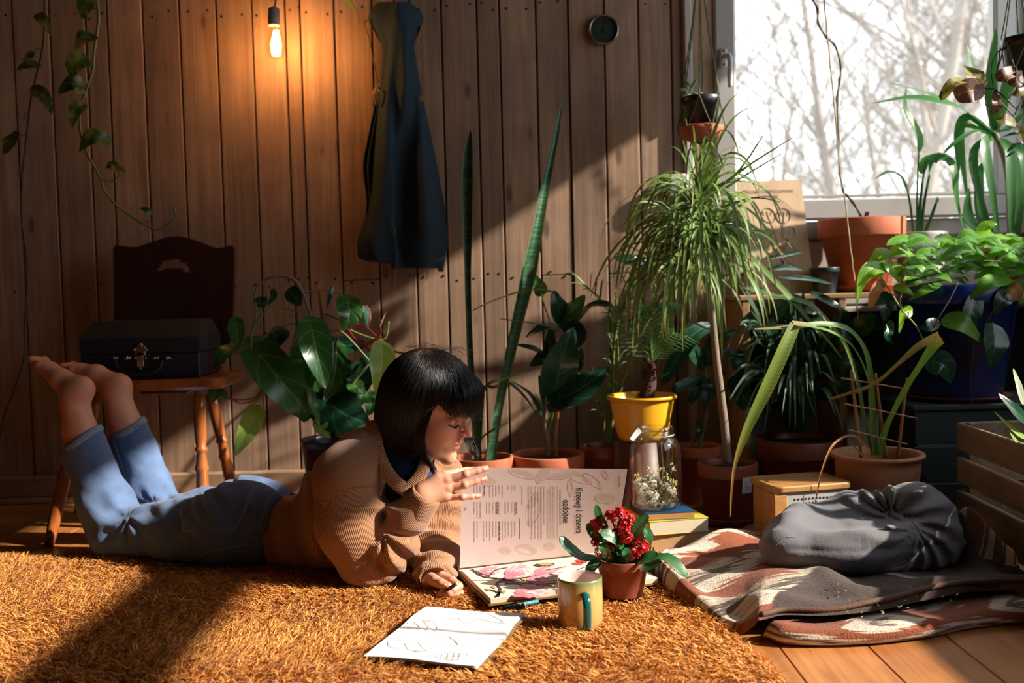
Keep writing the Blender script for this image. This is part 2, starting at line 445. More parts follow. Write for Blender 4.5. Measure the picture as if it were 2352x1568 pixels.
# ---------- outside
M_ground=mat('forest_floor',C(150,140,120),.95,scale=3)
mb=MB(); mb.box((10,24,-1.55),(140,41,.1)); g=obj('ground',mb,M_ground); struct(g)
M_bark=mat('hazed_bark',C(156,148,140),.95,var=.12,scale=8)  # bark lightened to put the outdoor haze into its colour
def bare_tree(seed,h=9):
    rn=random.Random(seed); mb=MB()
    def br(p,d,L,r,dep):
        pts=[p];n=5
        for i in range(n):
            d=(d+V((rn.uniform(-1,1),rn.uniform(-1,1),rn.uniform(-.6,.9)))*(.10 if dep==0 else .22)).normalized(); pts.append(pts[-1]+d*(L/n))
        mb.tube(pts,[lerp(r,r*.45,i/n) for i in range(n+1)],6 if dep<2 else 3,cap=False)
        if dep>=4: return
        k={0:15,1:6,2:4,3:2}[dep]
        for i in range(k):
            q=rn.uniform(.22 if dep==0 else .25,1); a=int(q*n); a=min(a,n-1); b=lerp(pts[a],pts[a+1],q*n-a)
            th=rn.uniform(0,2*PI); o=V((math.cos(th),math.sin(th),rn.uniform(.2,.9))).normalized()
            dd=(d*.5+o).normalized(); br(b,dd,L*rn.uniform(.32,.55),r*(.24 if dep==0 else .5),dep+1)
    br(V((0,0,0)),V((rn.uniform(-.08,.08),rn.uniform(-.05,.05),1)).normalized(),h,.14,0)
    return mb
protos=[]
for s in range(5):
    protos.append(obj('bare_tree',bare_tree(s+3,8.5+s*.4),M_bark,loc=(0,0,0)))
tp=[]
rn=random.Random(5)
for i in range(18):
    Y=18+i*1.15; px=rn.uniform(1560,2420); tp.append((at(px,500,Y).x,Y))
for i,(x,y) in enumerate(tp):
    o=protos[i] if i<5 else protos[i%5].copy()
    if i>=5: COL.objects.link(o)
    o.location=(x,y,-1.5); o.rotation_euler=(0,0,rn.uniform(0,6.28)); s=rn.uniform(.8,1.2); o.scale=(s,s,s)
    tag(o,'bare leafless tree in the hazy woods outside the window','tree','bare trees outside the window')
# ---------- implicit surfaces -> quads
class G:
    def __init__(s,lo,hi,h):
        s.lo=np.array(lo,float);s.h=h
        n=[int(math.ceil((b-a)/h))+1 for a,b in zip(lo,hi)]
        ax=[(s.lo[i]+np.arange(n[i])*h).astype(np.float32) for i in range(3)]
        s.x,s.y,s.z=np.meshgrid(*ax,indexing='ij'); s.n=n
def smin(a,b,k):
    if k<=0: return np.minimum(a,b)
    h=np.clip(.5+.5*(b-a)/k,0,1); return b*(1-h)+a*h-k*h*(1-h)
def smax(a,b,k): return -smin(-a,-b,k)
def caps(g,a,b,ra,rb,sq=None):
    """tapered capsule; returns distance"""
    a=V(a);b=V(b); d=b-a; L2=d.length_squared+1e-12
    px,py,pz=g.x-a.x,g.y-a.y,g.z-a.z
    t=np.clip((px*d.x+py*d.y+pz*d.z)/L2,0,1)
    return np.sqrt((px-d.x*t)**2+(py-d.y*t)**2+(pz-d.z*t)**2)-(ra+(rb-ra)*t)
def ell(g,c,r,R=None):
    """ellipsoid with radii r; R columns = its axes"""
    c=V(c); px,py,pz=g.x-c.x,g.y-c.y,g.z-c.z
    if R is not None:
        q=[px*R[0][i]+py*R[1][i]+pz*R[2][i] for i in range(3)]
    else: q=[px,py,pz]
    k0=np.sqrt((q[0]/r[0])**2+(q[1]/r[1])**2+(q[2]/r[2])**2)+1e-9
    k1=np.sqrt((q[0]/r[0]**2)**2+(q[1]/r[1]**2)**2+(q[2]/r[2]**2)**2)+1e-9
    return k0*(k0-1)/k1
def chain(g,pts,rad,k=.01):
    d=None
    for i in range(len(pts)-1):
        c=caps(g,pts[i],pts[i+1],rad[i],rad[i+1]); d=c if d is None else smin(d,c,k)
    return d
def nets(g,f):
    """naive surface nets"""
    f=f.astype(np.float32); f[0],f[-1]=np.maximum(f[0],1e-3),np.maximum(f[-1],1e-3)
    for ax in (1,2):
        sl=[slice(None)]*3; sl[ax]=0; f[tuple(sl)]=np.maximum(f[tuple(sl)],1e-3); sl[ax]=-1; f[tuple(sl)]=np.maximum(f[tuple(sl)],1e-3)
    s=f<0; nx,ny,nz=f.shape
    cnt=np.zeros((nx-1,ny-1,nz-1),np.uint8)
    for i in(0,1):
        for j in(0,1):
            for k in(0,1): cnt+=s[i:nx-1+i,j:ny-1+j,k:nz-1+k]
    act=(cnt>0)&(cnt<8); ci=np.argwhere(act); N=len(ci)
    idm=-np.ones(act.shape,np.int64); idm[act]=np.arange(N)
    acc=np.zeros((N,3));c=np.zeros(N)
    cor=[(i,j,k) for i in(0,1) for j in(0,1) for k in(0,1)]
    for a in cor:
        for ax in range(3):
            if a[ax]: continue
            b=list(a);b[ax]=1
            fa=f[ci[:,0]+a[0],ci[:,1]+a[1],ci[:,2]+a[2]];fb=f[ci[:,0]+b[0],ci[:,1]+b[1],ci[:,2]+b[2]]
            m=(fa<0)!=(fb<0); t=np.where(m,fa/(fa-fb+1e-20),0)
            p=np.tile(np.array(a,float),(N,1)); p[:,ax]+=t
            acc[m]+=p[m]; c[m]+=1
    vs=(ci+acc/c[:,None])*g.h+g.lo
    fs=[]
    for ax in range(3):
        u,v=[(1,2),(2,0),(0,1)][ax]
        n=[nx,ny,nz]; sl0=[slice(None)]*3;sl1=[slice(None)]*3
        sl0[ax]=slice(0,n[ax]-1);sl1[ax]=slice(1,n[ax])
        e=s[tuple(sl0)]!=s[tuple(sl1)]
        idx=np.argwhere(e); idx=idx[(idx[:,u]>0)&(idx[:,v]>0)&(idx[:,u]<n[u]-1)&(idx[:,v]<n[v]-1)]
        neg=s[tuple(sl0)][idx[:,0],idx[:,1],idx[:,2]]
        q=[]
        for (du,dv) in((-1,-1),(0,-1),(0,0),(-1,0)):
            j=idx.copy(); j[:,u]+=du;j[:,v]+=dv; q.append(idm[j[:,0],j[:,1],j[:,2]])
        q=np.stack(q,1); q[~neg]=q[~neg][:,::-1]; fs.append(q)
    fs=np.concatenate(fs); fs=fs[(fs>=0).all(1)]
    return vs,fs
def sn3(x,y,z,seed=0,oct=3,rough=.55):
    """cheap smooth pseudo noise from rotated sines"""
    r=np.random.default_rng(seed); out=0;amp=1;tot=0;fr=1
    for o in range(oct):
        for q in range(3):
            d=r.normal(size=3); d/=np.linalg.norm(d); d*=fr; p=r.uniform(0,6.28,3)
            w=x*d[0]+y*d[1]+z*d[2]; e=r.normal(size=3); e/=np.linalg.norm(e)
            out=out+amp*np.sin(w+1.3*np.sin((x*e[0]+y*e[1]+z*e[2])*fr*.8+p[1])+p[0]); tot+=amp
        amp*=rough;fr*=2.03
    return out/tot*1.6
def relax(vs,fs,it=1,lam=.5):
    n=len(vs)
    e=np.concatenate([fs[:,[0,1]],fs[:,[1,2]],fs[:,[2,3]],fs[:,[3,0]]]); 
    for _ in range(it):
        s=np.zeros_like(vs);c=np.zeros(n)
        for i in range(3):
            s[:,i]=np.bincount(e[:,0],vs[e[:,1],i],n)+np.bincount(e[:,1],vs[e[:,0],i],n)
        c=np.bincount(e[:,0],minlength=n)+np.bincount(e[:,1],minlength=n)
        vs=vs*(1-lam)+lam*s/np.maximum(c,1)[:,None]
    return vs
class PG:  # points as a 'grid' for evaluating the same distance functions at vertices
    def __init__(s,vs): s.x,s.y,s.z=vs[:,0],vs[:,1],vs[:,2]
from mathutils.bvhtree import BVHTree
def bvh(vs,fs): return BVHTree.FromPolygons(vs.tolist(),fs.tolist())
def hit(B,px,py,off=.0):
    d=ray(px,py).normalized(); h=B.ray_cast(V((0,0,CAMZ)),d)
    if h[0] is None: return None
    return h[0]-d*off
# ================= the reading woman =================
person=thing('person',fl(700,1330),'person lying prone on the rug in camel cardigan and blue jeans, reading','person')
def skinmat():
    t=NT('skin'); a=t.attr(); sp=t.n('ShaderNodeSeparateXYZ'); t.set(sp.inputs[0],a.outputs['Vector'])
    co=t.coord(); n=t.noise(co,45,4).outputs[0]
    c=t.mix(t.math('MULTIPLY',n,.5),C(212,154,126),C(190,126,100))
    c=t.mix(t.math('MINIMUM',sp.outputs[1],.75),c,C(206,112,92))
    c=t.mix(sp.outputs[0],c,C(176,84,78))
    b=t.bump(t.noise(co,900,2).outputs[0],.12,.0008)
    return t.done(t.bsdf(c,.5,0,b,Subsurface_Weight=.12,Subsurface_Scale=.006))
M_skin=skinmat()
# ---- head in its own frame: x forward, y left, z up, origin between the ears
HO=at(982,941,2.24)
HR=(Matrix.Rotation(math.radians(-17),3,'Z')@Matrix.Rotation(math.radians(18),3,'Y')@Matrix.Rotation(math.radians(3),3,'X'))
HM=Matrix.Translation(HO)@HR.to_4x4()
def HL(p): return HR.transposed()@(V(p)-HO)
NB=at(905,1045,2.30)   # base of the neck
def head_sdf(g):
    d=ell(g,(-.008,0,.042),(.093,.073,.083))
    d=smin(d,ell(g,(.032,0,-.018),(.055,.057,.076)),.02)
    for s in(-1,1):
        d=smin(d,chain(g,[(.006,s*.047,-.046),(.045,s*.030,-.074),(.072,s*.008,-.086)],[.016,.0145,.0135],.012),.024)
        d=smin(d,ell(g,(.055,s*.034,-.028),(.028,.024,.030)),.018)
    d=smin(d,ell(g,(.077,0,-.087),(.014,.017,.013)),.014)
    d=smin(d,ell(g,(.064,0,-.052),(.029,.029,.026)),.014)
    d=smin(d,ell(g,(.070,0,.031),(.016,.044,.012)),.014)
    # nose
    d=smin(d,caps(g,(.082,0,.022),(.104,0,-.017),.0065,.0075),.010)
    d=smin(d,ell(g,(.1065,0,-.0215),(.0095,.0085,.008)),.006)
    for s in(-1,1):
        d=smin(d,ell(g,(.096,s*.0105,-.0265),(.0095,.0065,.0068)),.004)
        d=smax(d,-ell(g,(.099,s*.0062,-.0325),(.006,.0028,.003)),.002)
        d=smax(d,-ell(g,(.093,s*.0165,-.021),(.008,.0028,.007)),.004)
        # socket and lowered lid
        d=smax(d,-ell(g,(.089,s*.033,.010),(.013,.017,.010)),.010)
        d=smin(d,ell(g,(.068,s*.0315,.006),(.0135,.0155,.0125)),.0025)
    # mouth
    d=smin(d,ell(g,(.0885,0,-.0485),(.0075,.0185,.0048)),.004)
    d=smin(d,ell(g,(.0865,0,-.0605),(.0078,.0160,.0058)),.004)
    d=smax(d,-ell(g,(.098,0,-.0543),(.013,.024,.0011)),.0022)
    d=smax(d,-ell(g,(.0985,0,-.0405),(.006,.0030,.006)),.003)
    d=smax(d,-ell(g,(.094,0,-.0715),(.007,.016,.004)),.006)
    # ears
    Re=Matrix.Rotation(math.radians(-12),3,'Y')
    for s in(-1,1):
        e=ell(g,(-.010,s*.074,-.004),(.018,.0075,.031),Re); e=smax(e,-ell(g,(-.006,s*.081,-.001),(.011,.006,.021),Re),.003)
        d=smin(d,e,.005)
    nb=HL(NB); d=smin(d,chain(g,[(-.030,0,-.030),(-.025,0,-.085),nb],[.052,.050,.060],.02),.022)
    return d
g=G((-.115,-.095,-.135),(.125,.095,.14),.0019)
hv,hf=nets(g,head_sdf(g)); hv=relax(hv,hf,1,.3)
x,y,z=hv.T
lip=np.exp(-((np.abs(z+.0550)/.0105)**4))*np.exp(-((np.abs(y)/.0205)**6))*(x>.082)
wob=.35+.65*(1-np.clip(np.abs(y)/.022,0,1)); lip*=(np.abs(z+.0550)<.0112*wob+.001)
blush=.55*np.exp(-(((x-.072)/.03)**2+((np.abs(y)-.040)/.018)**2+((z+.03)/.018)**2))+.6*np.exp(-(((x-.108)/.012)**2+(y/.014)**2+((z+.024)/.012)**2))+.5*np.exp(-(((x+.01)/.03)**2+((np.abs(y)-.078)/.01)**2+(z/.04)**2))
hA=np.stack([lip*.75,blush,z*0],1)
hw=hv@np.array(HR).T+np.array(HO)
B_head=bvh(hw,hf)
# ---- hands and feet
def finger(g,pts,rad,k=.004): return chain(g,pts,rad,k)
def A3(L): return [at(*p) for p in L]
RH=dict(
 palm=A3([(975,1138,2.125),(1005,1112,2.125)]),
 idx=A3([(1022,1092,2.140),(1046,1084,2.160),(1072,1080,2.187),(1092,1078,2.196)]),
 mid=A3([(1028,1102,2.132),(1070,1088,2.128),(1097,1080,2.134),(1116,1075,2.138)]),
 rng=A3([(1030,1121,2.130),(1068,1113,2.124),(1094,1105,2.130),(1113,1099,2.134)]),
 pnk=A3([(1026,1140,2.130),(1062,1141,2.122),(1083,1140,2.127),(1100,1138,2.132)]),
 thb=A3([(990,1128,2.140),(1018,1112,2.170),(1046,1100,2.192),(1068,1098,2.198)]))
def rhand(g):
    w=at(974,1139,2.13); d=chain(g,[at(935,1195,2.14),w],[.027,.0265],.01); d=smin(d,caps(g,at(972,1126,2.13),at(1006,1098,2.135),.017,.0135),.014); d=smin(d,caps(g,at(985,1142,2.13),at(1018,1136,2.13),.018,.014),.012)
    # flattened palm: sheaf of metacarpals
    for k,(r0,r1) in dict(idx=(.015,.0115),mid=(.016,.0115),rng=(.016,.0108),pnk=(.0145,.0098)).items():
        d=smin(d,caps(g,w+(RH[k][0]-w)*.15,RH[k][0],r0,r1),.012)
    d=smin(d,chain(g,RH['thb'],[.014,.0115,.0095,.0082],.006),.012)
    for k,r in dict(idx=(.0105,.0083,.0075,.0066),mid=(.0103,.0085,.0076,.0068),rng=(.0098,.0079,.0071,.0064),pnk=(.0088,.0068,.0062,.0056)).items():
        d=smin(d,chain(g,RH[k],list(r),.0035),.005)
        if k!='idx':
            p=RH[k][1]; d=smin(d,ell(g,p+V((0,-.0008,0)),(r[1]*.96,)*3),.003)
    for k in('idx','mid','rng','pnk'):   # knuckles
        d=smin(d,ell(g,RH[k][0]+V((0,-.004,.001)),(.009,.0085,.008)),.005)
    return d
LH=dict(
 thb=A3([(990,1328,2.085),(1000,1334,2.058),(1014,1340,2.043),(1029,1346,2.034)]),
 idx=A3([(1016,1324,2.085),(1038,1334,2.060),(1053,1346,2.043),(1040,1354,2.026)]),
 mid=A3([(1020,1334,2.095),(1047,1350,2.066),(1054,1360,2.046),(1032,1362,2.022)]),
 rng=A3([(1018,1344,2.100),(1046,1364,2.070),(1051,1372,2.050),(1026,1373,2.026)]),
 pnk=A3([(1012,1352,2.100),(1036,1372,2.074),(1041,1381,2.056),(1021,1382,2.036)]))
LW=at(990,1338,2.125)
def lhand(g):
    d=chain(g,[at(990,1322,2.20),LW],[.030,.024],.01)
    for k,(r0,r1) in dict(idx=(.016,.012),mid=(.016,.012),rng=(.016,.011),pnk=(.015,.0105)).items():
        d=smin(d,caps(g,LW,LH[k][0],r0,r1),.010)
    for k,r in dict(thb=(.013,.0115,.0098,.0085),idx=(.0108,.0098,.0095,.0082),mid=(.0108,.0100,.0095,.0082),rng=(.010,.0094,.009,.0078),pnk=(.0095,.0086,.0082,.007)).items():
        d=smin(d,chain(g,LH[k],list(r),.003),.0022)
    d=smin(d,caps(g,LH['idx'][3],at(1018,1358,2.034),.0080,.0072),.002); d=smin(d,caps(g,LH['mid'][3],at(1010,1365,2.034),.0080,.0074),.002)
    d=smin(d,caps(g,LH['rng'][3],at(1006,1373,2.038),.0078,.0074),.002)
    return d
FT=[A3([(203,1040,2.50),(182,985,2.50),(172,930,2.50),(178,897,2.50)]),A3([(303,1020,2.62),(286,970,2.62),(272,925,2.62),(270,890,2.62)])]
FF=[A3([(186,893,2.50),(140,872,2.52),(108,843,2.55),(84,827,2.57)]),A3([(272,886,2.62),(222,862,2.635),(182,848,2.655),(156,842,2.67)])]
def foot(i):
    def f(g):
        a=FT[i]; b=FF[i]
        d=chain(g,a,[.042,.036,.0295,.030],.03)
        d=smin(d,ell(g,b[0]+V((.004,0,0)),(.030,.027,.031)),.018)
        d=smin(d,caps(g,a[3]+V((-.012,0,-.01)),b[1],.029,.025),.02)
        d=smin(d,caps(g,b[0],b[1]+V((.0,0,.006)),.024,.0215),.015)
        t=(b[2]-b[1]).normalized(); s=V((0,1,0))-t*t.y; s.normalize()
        for q in(-.016,0,.017): d=smin(d,caps(g,b[1]+s*q*.5,b[2]+s*q,.0205,.0165),.012)
        t=(b[3]-b[2]).normalized()
        for j,(q,L,r) in enumerate(((-.025,.034,.0088),(-.013,.040,.0088),(-.001,.044,.009),(.011,.046,.0095),(.027,.048,.0125))):
            p=b[2]+s*q; d=smin(d,chain(g,[p,p+t*L*.6+V((0,0,-.003)),p+t*L+V((0,0,.002))],[.012,r*.92,r],.002),.0035)
        for s2 in(-1,1): d=smin(d,ell(g,a[2]+V((0,s2*.026,-.002)),(.012,.010,.014)),.012)
        return d
    return f
allv=[hw];allf=[hf];allA=[hA]
def addpart(lo,hi,h,fn,sm=1):
    g=G(lo,hi,h); v,f=nets(g,fn(g)); v=relax(v,f,sm,.3)
    n=sum(len(q) for q in allv); allv.append(v); allf.append(f+n); return v,f
def bb(pts,m): 
    a=np.array([tuple(p) for p in pts]); return a.min(0)-m,a.max(0)+m
P=[p for k in RH.values() for p in k]; lo,hi=bb(P+[at(935,1180,2.14)],.022); rv,rf=addpart(lo,hi,.0014,rhand)
tip=np.zeros(len(rv))
for k in('mid','rng','pnk','idx'): 
    for j,s in((3,.013),(1,.008),(0,.008)): tip+=(.5 if j==3 else .3)*np.exp(-((rv-np.array(RH[k][j]))**2).sum(1)/s**2)
allA.append(np.stack([tip*0,tip,tip*0],1))
P=[p for k in LH.values() for p in k]; lo,hi=bb(P+[LW],.022); lv,lf_=addpart(lo,hi,.0015,lhand)
tip=np.zeros(len(lv))
for k in LH:
    for j,s in((3,.012),(2,.009)): tip+=.45*np.exp(-((lv-np.array(LH[k][j]))**2).sum(1)/s**2)
allA.append(np.stack([tip*0,tip,tip*0],1))
B_rh=bvh(rv,rf);B_lh=bvh(lv,lf_)
for i in(0,1):
    lo,hi=bb(FT[i]+FF[i],.06); v,f=addpart(lo,hi,.0028,foot(i),2)
    q=.5*np.exp(-((v-np.array(FF[i][0]+V((.02,0,0))))**2).sum(1)/.025**2)+.5*np.exp(-((v-np.array(FF[i][3]))**2).sum(1)/.03**2)
    allA.append(np.stack([q*0,q,q*0],1))
# joints of the trunk and limbs
SHN,ELN,WRN=at(785,1088,2.175),at(846,1300,2.175),at(976,1152,2.135)
SHF,ELF,WRF=at(1000,1085,2.43),at(1012,1255,2.36),at(990,1330,2.13)
PEL=at(590,1222,2.42); CH=at(880,1110,2.31)
HPN,KNN,ANN=at(585,1232,2.34),at(262,1238,2.48),at(187,1010,2.50)
HPF,KNF,ANF=at(600,1205,2.50),at(362,1205,2.63),at(291,985,2.62)
def trunk(g):
    d=chain(g,[PEL,at(740,1190,2.37),CH,NB],[.075,.068,.085,.05],.03)
    for a,b,c in((SHN,ELN,WRN),(SHF,ELF,WRF)): d=smin(d,chain(g,[CH,a,b,c],[.06,.045,.033,.026],.02),.02)
    for a,b,c in((HPN,KNN,ANN),(HPF,KNF,ANF)): d=smin(d,chain(g,[PEL,a,b,c],[.06,.065,.045,.035],.02),.02)
    return d
P=[SHN,ELN,WRN,SHF,ELF,WRF,PEL,CH,NB,HPN,KNN,ANN,HPF,KNF,ANF]; lo,hi=bb(P,.10); v,f=addpart(lo,hi,.010,trunk)
allA.append(np.zeros((len(v),3)))
body=npobj('body',np.concatenate(allv),np.concatenate(allf),M_skin,person,{'lf':np.concatenate(allA)})
# nails
M_nail=mat('nail',C(238,176,160),.25,var=.03)
def nail(B,px,py,w,ang,h):
    """small curved plate laid on the skin; w,h in px"""
    mb=MB();rows=[];ca,sa=math.cos(ang),math.sin(ang)
    for i in range(7):
        u=i/6*2-1; row=[]
        for j in range(7):
            v=j/6*2-1; k=math.sqrt(max(0,1-abs(u)**3))
            q=hit(B,px+ca*u*w/2-sa*v*h/2*k,py+sa*u*w/2+ca*v*h/2*k,.0007*(1-max(abs(u),abs(v))**4)+.0002)
            if q is None: return
            row.append(q)
        rows.append(row)
    mb.grid(rows); obj('nail',mb,M_nail,person)
nail(B_rh,1113,1076,11,-.22,8.5);nail(B_rh,1109,1100,10.5,-.28,8);nail(B_rh,1096,1138,9,-.1,7)
nail(B_lh,1021,1344,12,.35,8.5);nail(B_lh,1011,1364,7,.2,6)
# ---- eye details: lash line and brow shadow hidden by the fringe
M_lash=mat('lash',C(22,14,12),.6)
for s in(-1,1):
    mb=MB();pp=[]
    for i in range(9):
        u=i/8; yy=lerp(.0155,.047,u)*s; zz=lerp(-.0025,-.001,u)-.0052*math.sin(PI*u); xx=.14
        o=HM@V((xx,yy,zz)); d=HR@V((-1,0,0)); h=B_head.ray_cast(o,d)
        if h[0] is not None: pp.append((h[0]-d*.0004,h[1],u))
    mb.tube([p[0] for p in pp],[.0004+.0007*math.sin(PI*p[2]) for p in pp],5)
    for k in range(46):
        u=k/45; a=min(int(u*(len(pp)-1)),len(pp)-2); p=lerp(pp[a][0],pp[a+1][0],u*(len(pp)-1)-a)
        d=(HR@V((.75,s*(.1+.55*u),-.42+random.uniform(-.08,.08)))).normalized(); L=random.uniform(.006,.009)
        mb.tube([p,p+d*L*.5,p+d*L+HR@V((0,0,.0022))],[.00035,.00028,.0001],3,cap=False)
    obj('eyelash',mb,M_lash,person)
# ================= hair =================
def hairmat(name,c1,c2):
    t=NT(name); a=t.attr(); sp=t.n('ShaderNodeSeparateXYZ'); t.set(sp.inputs[0],a.outputs['Vector'])
    c=t.mix(sp.outputs[2],c1,c2); c=t.mix(t.ramp(sp.outputs[0],[(.8,(0,0,0)),(1,(.5,.5,.5))]),c,C(80,54,36))
    return t.done(t.bsdf(c,.38,0,None,Specular_IOR_Level=.4))
M_hair=hairmat('hair',C(12,10,11),C(24,18,17))
def hedge(z): return .020+.036*np.clip((-.05-z)/.045,0,1)+.026*np.clip(z/.042,0,1)
def cutface(x,y,z): 
    zt=.044-.024*np.clip((x-.045)/.03,0,1)
    return np.maximum(hedge(z)-x,z-zt)
def hair_sdf(g):
    d=ell(g,(-.004,0,.040),(.110,.088,.097))
    d=smin(d,ell(g,(-.028,0,-.015),(.088,.086,.11)),.03)
    for s in(-1,1): d=smin(d,chain(g,[(.03,s*.066,.03),(.025,s*.072,-.04),(.034,s*.060,-.10)],[.016,.012,.005],.01),.012) if s<0 else d
    d=smin(d,ell(g,(.085,0,.055),(.028,.062,.045)),.02)
    d=smax(d,-cutface(g.x,g.y,g.z),.004)
    d=smax(d,-(g.z+.100-.012*np.sin(g.x*20)),.01)
    ph=np.arctan2(g.y,g.x+.01); d=d+.0012*np.sin(ph*46+3*np.sin(g.z*30))
    return d
g=G((-.13,-.105,-.125),(.135,.105,.15),.003)
v,f=nets(g,hair_sdf(g)); v=relax(v,f,1,.4); B_hair=bvh(v,f)
ph=np.arctan2(v[:,1],v[:,0]); rr=(np.sin(ph*57)*.5+.5)*.6
hair=npobj('hair',v@np.array(HR).T+np.array(HO),f,M_hair,person,{'lf':np.stack([rr*0,rr*0,rr],1)})
SV=[];SF=[];SA=[];ns=0
rr_=random.Random(3)
for q in range(5200):
    phi=rr_.uniform(-PI,PI); c0=V((-.008,0,.02)); crown=V((-.03,0,.12)); pts=[]
    off=rr_.uniform(.0002,.0028); wv=rr_.uniform(-.05,.05); th0=rr_.uniform(.02,.9) if q%2 else .02; zend=rr_.uniform(-.118,-.094)
    N=15; ok=True
    for i in range(N):
        th=th0+(2.55-th0)*i/(N-1); pp=phi+wv*i/N
        if th<1.35: d=V((math.sin(th)*math.cos(pp)-.22*(1-math.sin(th)),math.sin(th)*math.sin(pp),math.cos(th))).normalized(); o=c0+d*.25
        else:
            zz=lerp(.04,zend,(th-1.35)/1.2); d=V((math.cos(pp),math.sin(pp),0)); o=V((-.008,0,zz))+d*.25
        hh=B_hair.ray_cast(o,-d)
        if hh[0] is None: break
        p=hh[0]
        if cutface(p.x,p.y,p.z)<.0035 : 
            if pts and p.x>.055: pts.append((pts[-1]-(pts[-2] if len(pts)>1 else pts[-1])).normalized()*rr_.uniform(.002,.012)+pts[-1])
            break
        if pts and (p-pts[-1]).length>.03: break
        pts.append(p+hh[1]*off)
    if len(pts)<4: continue
    if rr_.random()<.15: pts.append(pts[-1]*2-pts[-2]+V((rr_.uniform(-.003,.003),rr_.uniform(-.003,.003),0)))
    k=len(pts); rnd=rr_.random(); r=rr_.uniform(.0003,.0007)
    for i,p in enumerate(pts):
        t=(pts[min(i+1,k-1)]-pts[max(i-1,0)]); t=t.normalized() if t.length>1e-9 else V((0,0,1)); n=t.cross(V((p.x,p.y,0.001))).normalized(); b=t.cross(n); ri=r*(1-.7*i/(k-1))
        for j in range(3):
            a=2.094*j; SV.append(p+n*ri*math.cos(a)*1.6+b*ri*math.sin(a)); SA.append((i/(k-1),0,rnd))
    for i in range(k-1):
        for j in range(3):
            SF.append((ns+i*3+j,ns+i*3+(j+1)%3,ns+i*3+3+(j+1)%3,ns+i*3+3+j))
    ns+=3*k
# loose wisps by the cheek, crown and far side
def wisp(pl,r=.0005):
    global ns
    P=spl(pl,10); k=len(P); rnd=rr_.random()
    for i,p in enumerate(P):
        for j in range(3):
            a=2.094*j; ri=r*(1-.6*i/(k-1)); SV.append(p+V((ri*math.cos(a),ri*math.sin(a)*.8,ri*math.sin(a)))); SA.append((i/(k-1),0,rnd))
    for i in range(k-1):
        for j in range(3): SF.append((ns+i*3+j,ns+i*3+(j+1)%3,ns+i*3+3+(j+1)%3,ns+i*3+3+j))
    ns+=3*k
for q in range(420):
    a=rr_.uniform(-1,1); e=rr_.uniform(0,1)
    wisp([(.018+.022*e,-.079,.03),(.014+.024*e,-.083-.003*a,-.03),(.020+.028*e,-.076-.004*a,-.07),(.046+.034*e+.004*a,-.060-.01*e,-.098-.022*e*rr_.random())])
for q in range(110):   # far side strands showing past the mouth
    e=rr_.uniform(0,1); wisp([(.045+.02*e,.074,.03),(.055+.02*e,.082,-.02),(.070+.03*e,.080,-.055),(.098+.030*e,.072,-.082-.02*e*rr_.random())])
for q in range(34):
    a=rr_.uniform(-.03,.03); e=rr_.random(); wisp([(-.05+a,a*.8,.128),(-.02+a,a,.138+.012*e),(.012+a,a*1.3,.142+.014*e),(.03+.03*e,a*1.5,.130+.02*e)],.0003)
SVn=np.array([tuple(p) for p in SV])@np.array(HR).T+np.array(HO)
npobj('hair_strands',SVn,np.array(SF),M_hair,person,{'lf':np.array(SA)})
# ================= jeans =================
def denim():
    t=NT('denim'); a=t.attr(); sp=t.n('ShaderNodeSeparateXYZ'); t.set(sp.inputs[0],a.outputs['Vector'])
    co=t.coord(); n=t.noise(co,9,4,.6).outputs[0]; f=t.noise(t.coord((900,900,260)),1,2).outputs[0]; 
    c=t.mix(t.ramp(n,[(.35,(0,0,0)),(.7,(1,1,1))]),C(44,68,110),C(84,112,154))
    c=t.mix(t.math('MULTIPLY',f,.35),c,C(130,148,172)); c=t.mix(sp.outputs[0],c,C(176,190,206))
    h=t.math('ADD',t.math('MULTIPLY',f,.5),t.noise(co,60,3).outputs[0])
    return t.done(t.bsdf(c,.85,0,t.bump(h,.35,.0015),Sheen_Weight=.15))
M_denim=denim()
M_stitch=mat('denim_thread',C(196,190,178),.8,var=.05)
def plane(g,p,n): n=V(n).normalized(); return (g.x-p.x)*n.x+(g.y-p.y)*n.y+(g.z-p.z)*n.z
